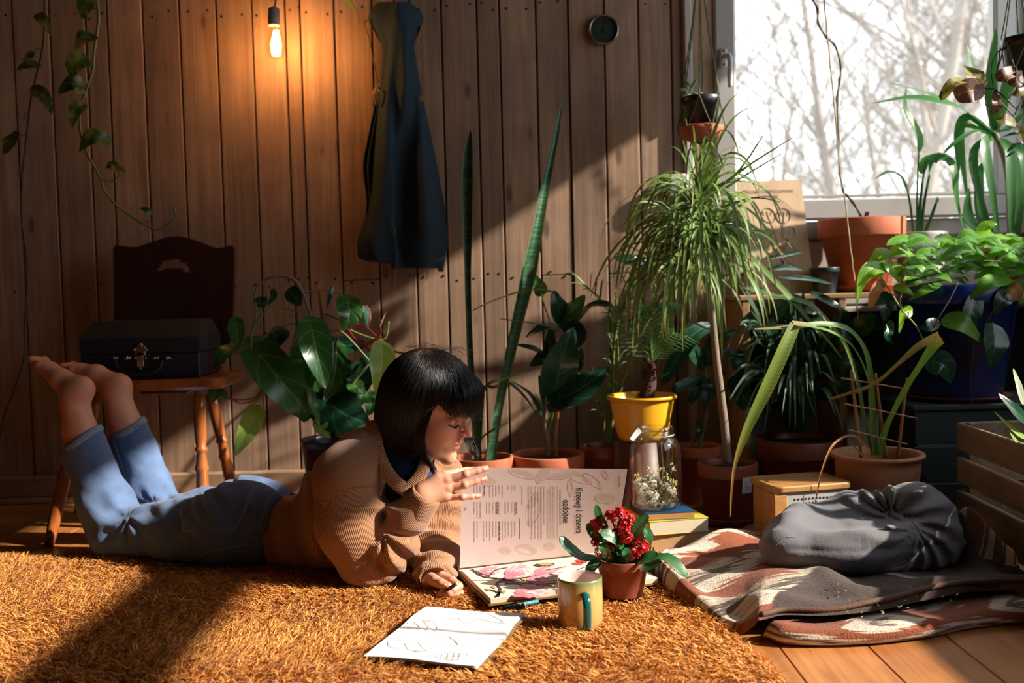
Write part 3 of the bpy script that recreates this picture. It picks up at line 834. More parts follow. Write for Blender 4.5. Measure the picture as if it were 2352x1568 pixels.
def jeans(g):
    butt=smin(ell(g,at(560,1185,2.36),(.115,.085,.088)),ell(g,at(580,1172,2.50),(.115,.085,.088)),.035)
    d=smin(butt,chain(g,[at(560,1235,2.36),at(690,1238,2.38)],[.088,.082],.03),.03)
    d=smin(d,chain(g,[at(560,1225,2.5),at(690,1222,2.48)],[.085,.08],.03),.04)
    th=chain(g,[at(560,1225,2.36),at(430,1228,2.42),at(290,1232,2.475)],[.098,.088,.076],.03)
    sh=chain(g,[at(272,1228,2.485),at(240,1150,2.49),at(183,1003,2.50)],[.070,.062,.0555],.02)
    th2=chain(g,[at(580,1210,2.5),at(470,1200,2.57),at(385,1205,2.63)],[.095,.085,.072],.03)
    s2=chain(g,[at(370,1200,2.635),at(342,1120,2.63),at(289,978,2.62)],[.066,.059,.053],.02)
    # hem cut planes
    nn=(at(183,1003,2.5)-at(240,1150,2.49)).normalized()*.9+V((-.30,-.1,0))
    sh=smax(sh,plane(g,at(186,1010,2.5),nn),.002)
    nn=(at(289,978,2.62)-at(342,1120,2.63)).normalized()*.9+V((-.22,-.1,0))
    s2=smax(s2,plane(g,at(290,984,2.62),nn),.002)
    d=smin(d,smin(th,sh,.018),.03); d2=smin(th2,s2,.018)
    d=smin(d,d2,.006)
    # folds: behind the knee, across the hip, along the shank
    def knee(K,ax):
        r=np.sqrt((g.x-K.x)**2+((g.y-K.y)*.7)**2+(g.z-K.z)**2); ang=np.arctan2(g.z-K.z,g.x-K.x)
        return np.exp(-((r-.06)/.035)**2)*np.sin(ang*7+g.y*30+r*40)*.0042
    d=d+knee(at(312,1178,2.46),0)+knee(at(402,1148,2.60),0)
    n1=sn3(g.x*26,g.y*18,g.z*30,1,3); n2=sn3(g.x*60+g.z*25,g.y*40,g.z*60,2,2)
    d=d+.0042*n1+.0016*n2
    q=at(450,1130,2.33); r=np.exp(-(((g.x-q.x)/.07)**2+((g.z-q.z)/.07)**2)); d=d+r*.005*np.sin((g.x*.75+g.z*.9)*150)
    d=smax(d,.012-g.z,.02)
    # waist
    wp=at(674,1200,2.4); d=smax(d,plane(g,wp,V((1,-.25,.25))),.006)
    return d
P=[at(133,985,2.45),at(690,1330,2.30),at(600,1100,2.6),at(340,1000,2.7)]; lo,hi=bb(P,.05); lo[2]=-.01;hi[2]=.46; lo[1]=2.2; hi[1]=2.78
g=G(lo,hi,.0052); jv,jf=nets(g,jeans(g)); jv=relax(jv,jf,1,.3); B_j=bvh(jv,jf)
jA=np.zeros((len(jv),3))
jeans_o=npobj('jeans',jv,jf,M_denim,person,{'lf':jA})
def projline(B,pl,n,off,mb,r,flat=.5,dash=False,mi=0):
    pts=spl([(x,y,0) for x,y in pl],n); P=[hit(B,p.x,p.y,off) for p in pts]; seg=[]
    for i,p in enumerate(P):
        if p is None:
            if i>n//3: break
            seg=[]; continue
        if seg and (p-seg[-1]).length>.03:
            if i>n//3: break
            seg=[]
        seg.append(p)
        if dash and i%3==2:
            if len(seg)>1: mb.tube(seg,r,4,mi=mi)
            seg=[]
    if len(seg)>1: mb.tube(seg,r,4,mi=mi)
# seams (thin raised denim cords) and stitches
for pl in ([(375,1303),(430,1292),(477,1272),(530,1262),(579,1253)],[(579,1253),(590,1200),(608,1150),(633,1116)],[(255,1010),(272,1060),(290,1120),(304,1160)],[(520,1273),(545,1300),(590,1312)]):
    mb=MB(); projline(B_j,pl,50,.0006,mb,.0016); obj('seam',mb,M_denim,person)
for pl in ([(588,1253),(598,1200),(616,1152),(640,1119)],[(375,1299),(430,1288),(477,1268),(530,1258),(575,1250)],[(260,1010),(277,1060),(295,1120),(308,1156)],[(600,1253),(606,1215),(618,1190)]):
    mb=MB(); projline(B_j,pl,110,.0012,mb,.0007,dash=True); obj('stitching',mb,M_stitch,person)
# back pocket laid on the seat
pk=[(413,1170),(419,1223),(540,1221),(594,1113),(500,1124)]
def pkp(u,v): # u along, v down
    top=[V((413,1168,0)),V((452,1140,0)),V((500,1124,0)),V((594,1112,0))]; bot=[V((419,1223,0)),V((460,1222,0)),V((500,1222,0)),V((541,1221,0))]
    f=lambda L:spl(L,40)[int(round(u*40))]
    p=lerp(f(top),f(bot),v); return p
mb=MB(); rows=[]
for i in range(41):
    row=[]
    for j in range(25):
        p=pkp(i/40,j/24); e=min(i,40-i,j,24-j); q=hit(B_j,p.x,p.y,.0004 if e==0 else .0022)
        row.append(q)
    rows.append(row)
if all(q for r in rows for q in r): mb.grid(rows); pocket=obj('back_pocket',mb,M_denim,person); 
for ins in(.035,.085):
    for a,b in(((ins*.4,ins),(ins*.4,1-ins)),((ins*.4,1-ins),(1-ins*.6,1-ins)),((1-ins*.6,1-ins),(1-ins*.6,ins*.3)),):
        pl=[]
        for k in range(9):
            u=lerp(a[0],b[0],k/8);v=lerp(a[1],b[1],k/8); u0=min(int(u*40),39); p=lerp(pkp(u0/40,v),pkp((u0+1)/40,v),u*40-u0); pl.append((p.x,p.y))
        mb=MB(); projline(B_j,pl,60,.0030,mb,.0006,dash=True); obj('stitching',mb,M_stitch,person)
# belt loop, waistband
mb=MB(); rows=[]
for i in range(9):
    rows.append([hit(B_j,584+i*4.6,1217+j*3.2+i*.6,.0008 if j in(0,4) else .004) for j in range(5)])
if all(q for r in rows for q in r): mb.grid(rows); obj('belt_loop',mb,M_denim,person)
# turned hems: puckered cuffs round the ankles
def cuff(c,n,r,mats,name,w=.013,th=.0035,puck=40,amp=.0012,sq=1.0,seed=0):
    n=V(n).normalized(); a=n.cross(V((0,1,0))).normalized(); b=n.cross(a); mb=MB(); rows=[]
    N=120
    for i in range(N):
        t=2*PI*i/N; dd=a*math.cos(t)+b*(math.sin(t)*sq); k=amp*math.sin(puck*t+2*math.sin(3*t+seed))
        pr=[(r-.002,-w),(r+th+k,-w*.9),(r+th*1.2+k,-w*.4),(r+th+k,w*.25),(r-.002,w*.45),(r-.006,w*.2),(r-.009,-w)]
        rows.append([c+dd*q+n*(z) for q,z in pr])
    mb.grid(rows,closeu=True,attr=(.35,0,.5)); return obj(name,mb,mats,person)
nn=(at(183,1003,2.5)-at(240,1150,2.49)).normalized()*.9+V((-.30,-.1,0)); cuff(at(186,1010,2.5),nn,.0555,M_denim,'hem')
nn=(at(289,978,2.62)-at(342,1120,2.63)).normalized()*.9+V((-.22,-.1,0)); cuff(at(290,984,2.62),nn,.0505,M_denim,'hem',seed=2)
# ================= ribbed cardigan =================
def knitmat():
    t=NT('camel_knit'); a=t.attr(); sp=t.n('ShaderNodeSeparateXYZ'); t.set(sp.inputs[0],a.outputs['Vector'])
    ph,al,rn=sp.outputs
    s=t.math('ABSOLUTE',t.math('SINE',t.math('MULTIPLY',ph,PI))); s=t.math('POWER',s,.6)
    k=t.math('ABSOLUTE',t.math('SINE',t.math('ADD',t.math('MULTIPLY',al,PI/.0032),t.math('MULTIPLY',s,1.2))))
    co=t.coord(); n=t.noise(co,400,3).outputs[0]
    h=t.math('ADD',s,t.math('ADD',t.math('MULTIPLY',k,.12),t.math('MULTIPLY',n,.3)))
    c=t.mix(t.ramp(s,[(.15,(0,0,0)),(.7,(1,1,1))]),C(112,74,48),C(164,114,76))
    c=t.mix(t.math('MULTIPLY',n,.35),c,C(120,80,54))
    return t.done(t.bsdf(c,.9,0,t.bump(h,.7,.002),Sheen_Weight=.25,Sheen_Roughness=.5))
M_knit=knitmat()
T0,T1,T2,T3=at(640,1238,2.41),at(760,1180,2.365),at(880,1100,2.32),NB
def cardi_parts(g):
    torso=chain(g,[at(668,1245,2.35),at(770,1190,2.33),at(860,1110,2.30),at(890,1065,2.30)],[.088,.104,.112,.085],.04)
    torso=smin(torso,chain(g,[at(675,1235,2.48),at(800,1175,2.44),at(935,1110,2.40)],[.085,.10,.10],.04),.05)
    torso=smin(torso,chain(g,[at(720,1262,2.34),at(850,1272,2.32),at(945,1262,2.30)],[.085,.078,.055],.04),.04)
    torso=smin(torso,ell(g,at(905,1030,2.31),(.07,.075,.07)),.05)
    ns=chain(g,[at(838,1062,2.23),at(796,1100,2.18),at(803,1200,2.165),ELN],[.078,.070,.072,.062],.03)
    nf=chain(g,[ELN,at(895,1252,2.155),at(935,1195,2.14),at(990,1112,2.127)],[.062,.052,.040,.033],.02)
    fs=chain(g,[at(960,1080,2.38),at(1000,1095,2.42),at(1015,1180,2.40),at(1012,1245,2.37)],[.08,.062,.058,.056],.03)
    ff=chain(g,[at(1012,1255,2.36),at(1006,1278,2.25),at(1000,1318,2.15),at(996,1330,2.115)],[.056,.050,.038,.034],.02)
    return torso,ns,nf,fs,ff
def cardi(g):
    torso,ns,nf,fs,ff=cardi_parts(g)
    nf=smax(nf,plane(g,at(973,1148,2.13),at(1000,1095,2.12)-at(945,1190,2.14)),.003)
    ff=smax(ff,plane(g,at(998,1335,2.118),V((.15,-1,-.12))),.003)
    # stacked sleeve folds at the near elbow
    K=at(882,1218,2.13); rx,rz=g.x-K.x,g.z-K.z; r=np.sqrt(rx**2+rz**2+((g.y-K.y)*.6)**2); ang=np.arctan2(rz,rx)
    fold=np.exp(-((r-.055)/.05)**2)*np.sin(ang*8.5+1.4+r*22)*.0095*(np.clip((ang+2.3)/.6,0,1)*np.clip((.3-ang)/.5,0,1))
    nf=nf+fold; ns=ns+fold
    t=((g.x-ELN.x)*.62+(g.z-ELN.z)*.78); nf=nf-.0045*np.sin(t*150+g.y*50)*np.clip(t/.03,0,1)*np.clip((.115-t)/.05,0,1)
    q=at(860,1165,2.12); d0=smin(ns,nf,.012)
    d0=d0-.018*np.exp(-(((g.x-q.x-.012)/.034)**2+((g.z-q.z)/.013)**2+((g.y-q.y)/.06)**2))
    far=smin(fs,ff,.02)
    tz=((g.y-2.36)*-1); far=far-.006*np.sin(g.z*120+g.y*90)*(g.y<2.4)
    tor=torso+.015*np.sin((g.x*.86+g.z*.25)*88+1.0+g.y*16+1.2*np.sin(g.z*22))*np.exp(-(((g.x-at(705,1150,2.3).x)/.10)**2))*np.clip((g.z-.02)/.05,0,1)
    d=smin(tor,far,.03); d=smin(d,d0,.016)
    d=d+.0035*sn3(g.x*22,g.y*20,g.z*22,5,3)
    d=smax(d,.010-g.z,.015)
    d=smax(d,-plane(g,at(646,1245,2.38),V((1,.06,.16))),.003)
    # neck opening
    cut=chain(g,[at(930,985,2.26),at(930,1040,2.20),at(936,1100,2.14)],[.066,.052,.012],.02)
    cut=smin(cut,caps(g,at(930,1040,2.20),at(928,1050,2.05),.046,.042),.02)
    cut=smin(cut,caps(g,at(936,1098,2.16),at(936,1102,2.02),.010,.010),.02)
    d=smax(d,-cut,.006)
    return d
lo,hi=bb([at(630,1345,2.30),at(1065,960,2.52),at(860,940,2.3),at(1000,1350,2.1)],.02); lo[2]=-.005; lo[1]=2.04; hi[1]=2.60
g=G(lo,hi,.0043); cv,cf=nets(g,cardi(g)); cv=relax(cv,cf,1,.35); B_c=bvh(cv,cf)
def ribs(v,segs,sp=.0037):
    best=np.full(len(v),9.);out=np.zeros((len(v),3))
    for (a,b,R,w) in segs:
        a=np.array(a);b=np.array(b);d=b-a;L=np.linalg.norm(d);d/=L
        up=np.array([0,1,0.]) if abs(d[1])<.9 else np.array([0,0,1.]); n=np.cross(d,up);n/=np.linalg.norm(n);m=np.cross(d,n)
        q=v-a;t=q@d; tc=np.clip(t,0,L); dist=np.linalg.norm(q-np.outer(tc,d),axis=1)-w
        ang=np.arctan2(q@m,q@n); k=round(2*PI*R/sp)
        s=dist<best; best[s]=dist[s]; out[s,0]=(ang*k/(2*PI))[s]; out[s,1]=t[s]
    return out
def seam_fix(v,f,A):
    return A
segs=[(at(668,1245,2.38),at(790,1180,2.36),.12,.10),(at(790,1180,2.36),at(890,1060,2.32),.12,.10),(at(960,1100,2.36),at(860,1110,2.32),.10,.08),
 (at(715,1135,2.16),at(850,1040,2.2),.09,.086),(at(803,1150,2.17),ELN,.075,.080),(ELN,WRN,.05,.05),(SHF,ELF,.06,.06),(ELF,WRF,.05,.045)]
cA=ribs(cv,segs)
cardigan=npobj('cardigan',cv,cf,M_knit,person,{'lf':cA})
# cuffs, hem band and V collar, all ribbed
def band(path,w,th,name,ribn,nh=None,n=90):
    """ribbed band swept along path; w width along side vec, th thickness"""
    P=spl(path[0],n);S=spl(path[1],n); rows=[];at_=[]
    L=0
    for i in range(n+1):
        if i: L+=(P[i]-P[i-1]).length
        t=(P[min(i+1,n)]-P[max(i-1,0)]).normalized(); s=S[i]; s=(s-t*s.dot(t)).normalized(); o=t.cross(s)
        row=[]
        for j in range(12):
            a=2*PI*j/12; row.append(P[i]+s*(w*.5*math.copysign(abs(math.cos(a))**.5,math.cos(a)))+o*(th*math.sin(a))); at_.append((L/.0038,0,0))
        row.append(row[0]); at_.append((L/.0038,0,0)); rows.append(row)
    mb=MB(); mb.grid(rows,attr=at_); return obj(name,mb,M_knit,person)
def hc(px,py,off): 
    q=hit(B_c,px,py,off); return q if q else at(px,py,2.2)
def cp(px,py,Y): return at(px,py,Y)
# left side of collar down to V tip, then up the right side
colL=[(858,963),(876,985),(893,1015),(913,1050),(940,1083),(968,1108),(990,1122)]
PL=[];SL=[]
def colpath(pl,dep): return [at(x,y,d) for (x,y),d in zip(pl,dep)]
band((colpath([(856,968),(861,1000),(868,1036),(882,1072),(905,1104),(938,1130)],[2.225,2.20,2.178,2.160,2.146,2.136]),[at(1,0,1)-at(0,0,1)]*6),.030,.006,'collar',0)
band((colpath([(984,1040),(978,1060),(970,1082),(957,1103),(936,1124)],[2.20,2.18,2.162,2.148,2.140]),[V((1,.2,-.1))]*5),.028,.006,'collar',0)
def cuffk(c,n,r,w,sq=1):
    n=V(n).normalized(); a=n.cross(V((0,1,0.2))).normalized(); b=n.cross(a); mb=MB(); rows=[];at_=[];N=96;k=round(2*PI*r/.0038)
    pr=[(r-.006,-w),(r+.001,-w*.98),(r+.0035,-w*.7),(r+.003,w*.2),(r+.0015,w*.45),(r-.003,w*.45),(r-.006,w*.2),(r-.009,-w*.4)]
    for i in range(N+1):
        t=2*PI*i/N; dd=a*math.cos(t)+b*math.sin(t)*sq
        rows.append([c+dd*(q+.0008*math.sin(t*5))+n*z for q,z in pr]); at_+=[(t*k/(2*PI),z,0) for q,z in pr]
    mb.grid(rows,attr=at_); return obj('cuff',mb,M_knit,person)
cuffk(at(971,1150,2.131),at(1000,1095,2.12)-at(945,1190,2.14),.0325,.045)
cuffk(at(998,1334,2.118),V((.15,-1,-.12)),.0385,.030,.92)
# hem band round the waist
mb=MB(); rows=[];at_=[]
for k in range(9):
    off=k/8; x_=[]
    c=at(641+k*4.5,1240-k*1.5,2.405)
    row=[]
    for i in range(97):
        t=2*PI*i/96; rr2=1+.0*math.sin(3*t); d=V((0,math.cos(t)*.142*rr2,math.sin(t)*.098*rr2)); bulge=.006*math.sin(PI*off)
        p=c+d*(1+bulge*4)+V((-.012*math.sin(t),0,0)); p.z=max(p.z,.012+.001*k); row.append(p); at_.append((i*2.0,off*.03,0))
    rows.append(row)
mb.grid(rows,attr=at_); obj('hem_band',mb,M_knit,person)
# ---- navy top under the cardigan
M_navy=mat('navy_knit',C(34,50,98),.85,var=.2,scale=60,bump=.4,bscale=500)
def top(g):
    d=chain(g,[at(890,1075,2.30),at(925,1040,2.285),at(945,1005,2.262)],[.080,.070,.058],.03)
    d=smin(d,chain(g,[at(890,1105,2.27),at(940,1105,2.225)],[.078,.060],.03),.03)
    d=smax(d,plane(g,at(948,1000,2.26),at(960,960,2.25)-at(930,1040,2.28)),.004)
    return d+.0015*sn3(g.x*40,g.y*40,g.z*40,8,2)
lo,hi=bb([at(890,1150,2.2),at(1020,960,2.36)],.06); g=G(lo,hi,.005); v,f=nets(g,top(g)); v=relax(v,f,1)
npobj('navy_top',v,f,M_navy,person,{'lf':np.zeros((len(v),3))})
# pencil held in the fist
pn=thing('pencil',at(1046,1344,2.02),'short dark pencil gripped in the fist on the rug','pencil')
a,b=at(1047,1341,2.012),at(1004,1371,2.036); mb=MB(); mb.tube([a,b],.0040,6); obj('barrel',mb,[mat('pencil_paint',C(30,32,48),.3)],pn)
d=(b-a).normalized(); mb=MB(); mb.tube([a-d*.004,a+d*.0005],[.0036,.0041],6); obj('end_cap',mb,mat('pencil_wood',C(200,160,110),.5),pn)
# ================= shag rug =================
rugpoly=[(-2.05,2.50),(-.9,2.475),(.16,2.44),(.32,2.30),(.345,2.15),(.375,1.85),(.42,1.55),(.43,1.30),(-2.05,1.30)]
def inpoly(x,y,poly):
    ins=np.zeros(len(x),bool); n=len(poly)
    for i in range(n):
        (x1,y1),(x2,y2)=poly[i],poly[(i+1)%n]
        c=((y1>y)!=(y2>y))&(x<(x2-x1)*(y-y1)/(y2-y1+1e-12)+x1); ins^=c
    return ins
nb_px=[(974,1386),(1216,1400),(1176,1470),(1100,1540),(822,1512),(902,1446)]
bk_A,bk_B,bk_C=fl(1068,1302,.034),fl(1127,1374,.034),fl(1512,1326,.034)
e1=(bk_C-bk_B); BL=e1.length; e1.normalize(); e2=V((-e1.y,e1.x,0)); BW=.236
def flat(L): return [(p.x,p.y) for p in L]
foot_polys=[flat([fl(x,y,.02) for x,y in nb_px]),
 flat([bk_B-e1*.006-e2*.006,bk_B+e1*(BL+.006)-e2*.006,bk_B+e1*(BL+.006)+e2*(2*BW+.006),bk_B-e1*.006+e2*(2*BW+.006)])]
MUG=fl(1334,1438,.012); KAL=V((at(1431,1345,2.02).x,2.02,.014))
def circ(c,r,n=16): return [(c.x+r*math.cos(2*PI*i/n),c.y+r*math.sin(2*PI*i/n)) for i in range(n)]
foot_polys+=[circ(MUG,.043),circ(KAL,.046)]
def mk_rug():
    sp=.0088; xs=np.arange(-2.0,.46,sp); ys=np.arange(1.42,2.52,sp); X,Y=np.meshgrid(xs,ys); X=X.ravel();Y=Y.ravel()
    r=np.random.default_rng(11); X=X+r.normal(0,sp*.45,len(X)); Y=Y+r.normal(0,sp*.45,len(Y))
    ej=.012*np.sin(X*90)+.010*np.sin(Y*120); m=inpoly(X+ej*.4,Y+ej*.4,rugpoly); X,Y=X[m],Y[m]
    fac=(np.abs(X)/Y<.60); X,Y=X[fac],Y[fac]
    n=len(X); th=3.0*sn3(X*4,Y*4,X*0,21,2)+r.normal(0,.7,n); lean=.35+.45*r.random(n); ht=(.026+.012*sn3(X*9,Y*9,X*0,4,2))*r.uniform(.8,1.15,n)
    low=np.zeros(n,bool)
    for p in foot_polys: low|=inpoly(X,Y,p)
    ht=np.where(low,.010,np.maximum(ht,.012))
    K=7; X=np.repeat(X,K);Y=np.repeat(Y,K);th=np.repeat(th,K)+r.normal(0,.55,n*K);lean=np.repeat(lean,K)*r.uniform(.4,1.5,n*K);ht=np.repeat(ht,K)*r.uniform(.75,1.15,n*K); tr=np.repeat(r.random(n),K)
    N=len(X); X=X+r.normal(0,.0022,N);Y=Y+r.normal(0,.0022,N)
    dx,dy=np.cos(th),np.sin(th); fa=r.uniform(0,PI,N); wx,wy=np.cos(fa),np.sin(fa); w=r.uniform(.0009,.0015,N)
    lv=[(0,0,1.),(.4,.10,1.1),(.75,.42,.95),(1.0,1.0,.55)]; curl=r.normal(0,.0025,N)
    vs=np.zeros((N,4,2,3));at_=np.zeros((N,4,2,3))
    for i,(hz,hx,ww) in enumerate(lv):
        L=ht*lean*1.3*hx; cx=X+dx*L-dy*curl*hx*2; cy=Y+dy*L+dx*curl*hx*2; cz=ht*hz*(1-.25*lean*hx)
        for s in(0,1):
            q=(s*2-1)*w*ww; vs[:,i,s,0]=cx+wx*q;vs[:,i,s,1]=cy+wy*q;vs[:,i,s,2]=cz
            at_[:,i,s,0]=hz;at_[:,i,s,1]=r.random(N);at_[:,i,s,2]=tr
    base=np.arange(N)[:,None]*8; f=[]
    for i in range(3): f.append(base+np.array([[i*2,i*2+1,i*2+3,i*2+2]]))
    f=np.stack(f,1).reshape(-1,4)
    return vs.reshape(-1,3),f,at_.reshape(-1,3)
rug=thing('shag_rug',(-.8,1.9,0),'orange shag rug spread on the wooden floor under the reader','rug')
t=NT('shag_yarn'); a=t.attr(); sp=t.n('ShaderNodeSeparateXYZ'); t.set(sp.inputs[0],a.outputs['Vector'])
c=t.mix(sp.outputs[2],C(220,154,64),C(188,116,42)); c=t.mix(t.math('MULTIPLY',sp.outputs[1],.5),c,C(242,184,100))
pp_=t.bsdf(c,.7,0,None,Sheen_Weight=.1); tr=t.n('ShaderNodeBsdfTranslucent'); t.set(tr.inputs[0],c); m=t.n('ShaderNodeMixShader'); m.inputs[0].default_value=.15; t.set(m.inputs[1],pp_); t.set(m.inputs[2],tr); M_yarn=t.done(m.outputs[0])
vs,fs,ra=mk_rug(); o=npobj('pile',vs,fs,M_yarn,rug,{'lf':ra}); o['kind']='stuff'
mb=MB(); n=len(rugpoly); top=[(x,y,.006) for x,y in rugpoly]; bot=[(x,y,.0005) for x,y in rugpoly]
mb.add(top+bot,[tuple(range(n))[::-1]]+[tuple(range(n,2*n))]+[(i,(i+1)%n,n+(i+1)%n,n+i) for i in range(n)],smooth=False)
obj('backing',mb,mat('rug_backing',C(120,62,22),.95),rug)
# ================= big open book =================
def papermat(name,c,tr=.25,rough=.6):
    t=NT(name); p=t.bsdf(c,rough); x=t.n('ShaderNodeBsdfTranslucent'); t.set(x.inputs[0],c)
    m=t.n('ShaderNodeMixShader'); m.inputs[0].default_value=tr; t.set(m.inputs[1],p); t.set(m.inputs[2],x); return t.done(m.outputs[0])
M_paper=papermat('page_paper',C(196,174,168),.08); M_paper2=papermat('white_paper',C(232,230,232),.05)
def edgemat(name,c1,c2,fr=700):
    t=NT(name); co=t.coord(); sp=t.n('ShaderNodeSeparateXYZ'); t.set(sp.inputs[0],co)
    s=t.math('SINE',t.math('ADD',t.math('MULTIPLY',sp.outputs[2],fr*6.28),t.math('MULTIPLY',t.noise(co,30,2).outputs[0],3)))
    return t.done(t.bsdf(t.mix(t.math('ADD',.5,t.math('MULTIPLY',s,.5)),c1,c2),.8))
M_edge=edgemat('page_edges',C(214,200,176),C(168,150,124),500)
M_ink=mat('print_ink',C(42,36,36),.7); M_inkg=mat('pale_ink',C(150,130,124),.7)
def flatmat(n,c): return mat(n,c,.7,var=.12,scale=60)
book=thing('open_book',bk_B,'large open botanical book with magnolia plate and one page held upright','book')
zt=bk_B.z; A0=bk_B+e2*BW
def BP(s,t,z=0): return bk_B+e1*(s*BL)+e2*(t*BW)+V((0,0,z))
def pgz(t): return -.004*math.exp(-((1-abs(t-0)) if 0 else (abs(t-1)))/.05)*1.0
mb=MB(); rows=[]
for i in range(2): pass
M_cover=mat('book_cover',C(112,84,44),.5)
def slab(t0,t1,zz0,zz1,exp,mats,name):
    mb=MB(); p=[BP(-exp,t0),BP(1+exp,t0),BP(1+exp,t1),BP(-exp,t1)]
    vs=[V((q.x,q.y,zz0)) for q in p]+[V((q.x,q.y,zz1)) for q in p]
    mb.add(vs,[(0,3,2,1),(4,5,6,7),(0,1,5,4),(1,2,6,5),(2,3,7,6),(3,0,4,7)],smooth=False); return obj(name,mb,mats,book)
slab(-.022,2.022,.0205,.0232,.014,M_cover,'cover')
def block(ta,tb,name,mt):
    # curved page block: flat outside, dipping into the fold at t=1
    mb=MB(); N=16; tops=[];bots=[]
    for i in range(N+1):
        t=lerp(ta,tb,i/N); z=zt-.0005-.006*math.exp(-abs(t-1)/.04); 
        for s in(0,1):
            q=BP(s,t); tops.append(V((q.x,q.y,z))); bots.append(V((q.x,q.y,.0234)))
    fs=[];n=len(tops)
    for i in range(N):
        a=2*i; fs.append((a,a+1,a+3,a+2)); fs.append((n+a,n+a+2,n+a+3,n+a+1)); fs.append((a,a+2,n+a+2,n+a)); fs.append((a+1,n+a+1,n+a+3,a+3))
    fs+= [(0,n,n+1,1),(n-2,n-1,2*n-1,2*n-2)]
    mb.add(tops+bots,fs,mi=0,smooth=False)
    for k in range(len(mb.f)):
        if mb.f[k][0]<n and max(mb.f[k])<n: mb.m[k]=1
    return obj(name,mb,[M_edge,mt],book)
M_cream=papermat('cream_page',C(226,214,192),.05); block(0,.995,'page_block',M_cream); block(1.005,2,'page_block',M_cream)
# the upright page: a ruled sheet from the fold to its free edge
PTL,PTR=at(1063,1073,2.19),at(1441,1077,2.185); PB0=A0+V((0,0,.0)); PB1=A0+e1*BL
def PG_(s,t,off=0.):
    b=lerp(PB0,PB1,s); tp=lerp(PTL,PTR,s); bow=V((0,-.012*math.sin(PI*t)*(.3+s),0))
    p=lerp(b,tp,t)+bow
    return p+V((.02,-1,.12)).normalized()*off
mb=MB(); mb.grid([[PG_(i/30,j/16,.0) for j in range(17)] for i in range(31)]); mb.grid([[PG_(i/30,j/16,-.0004) for j in range(17)][::-1] for i in range(31)]); obj('upright_page',mb,M_paper,book)
pg=[o for o in bpy.data.objects if o.name=='upright_page'][0]
# pixel -> page parameters
def pgparam(px,py):
    s,t=(px-1063)/378,(1302-py)/230
    for _ in range(12):
        p=PG_(s,t); d=RC.transposed()@(p-V((0,0,CAMZ))); x=CX+F*d.x/-d.z; y=CY-F*d.y/-d.z
        s+=(px-x)/378; t-=(py-y)/228
    return s,t
DG=None
def textmesh(txt,size,mp,mats,parent,name='lettering',sx=1.0,font_off=0):
    cu=bpy.data.curves.new(name,'FONT'); cu.body=txt; cu.size=size; cu.resolution_u=3; cu.offset=font_off
    o=bpy.data.objects.new(name,cu); COL.objects.link(o); bpy.context.view_layer.update()
    dg=bpy.context.evaluated_depsgraph_get(); me=bpy.data.meshes.new_from_object(o.evaluated_get(dg)); bpy.data.objects.remove(o)
    vs=[mp(v.co.x*sx,v.co.y) for v in me.vertices]; fs=[tuple(p.vertices) for p in me.polygons]
    mb=MB(); mb.add(vs,fs,smooth=False); bpy.data.meshes.remove(me); return obj(name,mb,mats,parent)
# on-page frame: text runs down, its top points right
mpx=lambda px0,py0: (lambda x,y: PG_(*pgparam(px0+y,py0+x),.0007))
textmesh('Krzewy i drzewa',23,mpx(1323,1119),M_ink,book,sx=.67,font_off=.2); textmesh('ozdobne',23,mpx(1293,1147),M_ink,book,sx=.67,font_off=.2)
textmesh('DRZEWA',7,mpx(1420,1093),M_ink,book,sx=.85); textmesh('34',8,mpx(1066,1164),M_ink,book)
rn=random.Random(4)
def strip(mb,x,y0,y1,w=2.0):
    w=w*.62
    y=y0
    while y<y1:
        L=rn.uniform(5,16); L=min(L,y1-y)
        if L>1.5:
            a=[PG_(*pgparam(x+sx_,y+sy),.0006) for sx_,sy in((0,0),(w,0),(w,L),(0,L))]; mb.add(a,[(0,1,2,3)],smooth=False)
        y+=L+1.1
mb=MB()
for i in range(11): strip(mb,1214+i*7.3,1116+(7 if i in(6,10) else 0),1238 if i%5 else 1205,2.1)
obj('body_text',mb,M_inkg,book)
mb=MB()
for (ya,yb,skip) in((1114,1144,0),(1152,1190,1),(1196,1246,2)):
    for i in range(14):
        if (i+skip)%6==4: continue
        strip(mb,1089+i*7.2,ya,yb-rn.uniform(0,14)-(6 if i>9 else 0),1.8)
obj('body_text',mb,M_inkg,book)
for x,y0,y1 in((1112,1114,1139),(1141,1152,1180),(1146,1197,1240),(1186,1152,1180)):
    mb=MB(); strip(mb,x,y0,y1,2.6); obj('heading',mb,M_ink,book)
for x,ya,yb in((1199,1115,1158),(1193,1190,1238)):
    mb=MB(); mb.add([PG_(*pgparam(x+q[0],q[1]),.0006) for q in((0,ya),(.9,ya),(.9,yb),(0,yb))],[(0,1,2,3)],smooth=False); obj('rule_line',mb,M_ink,book)
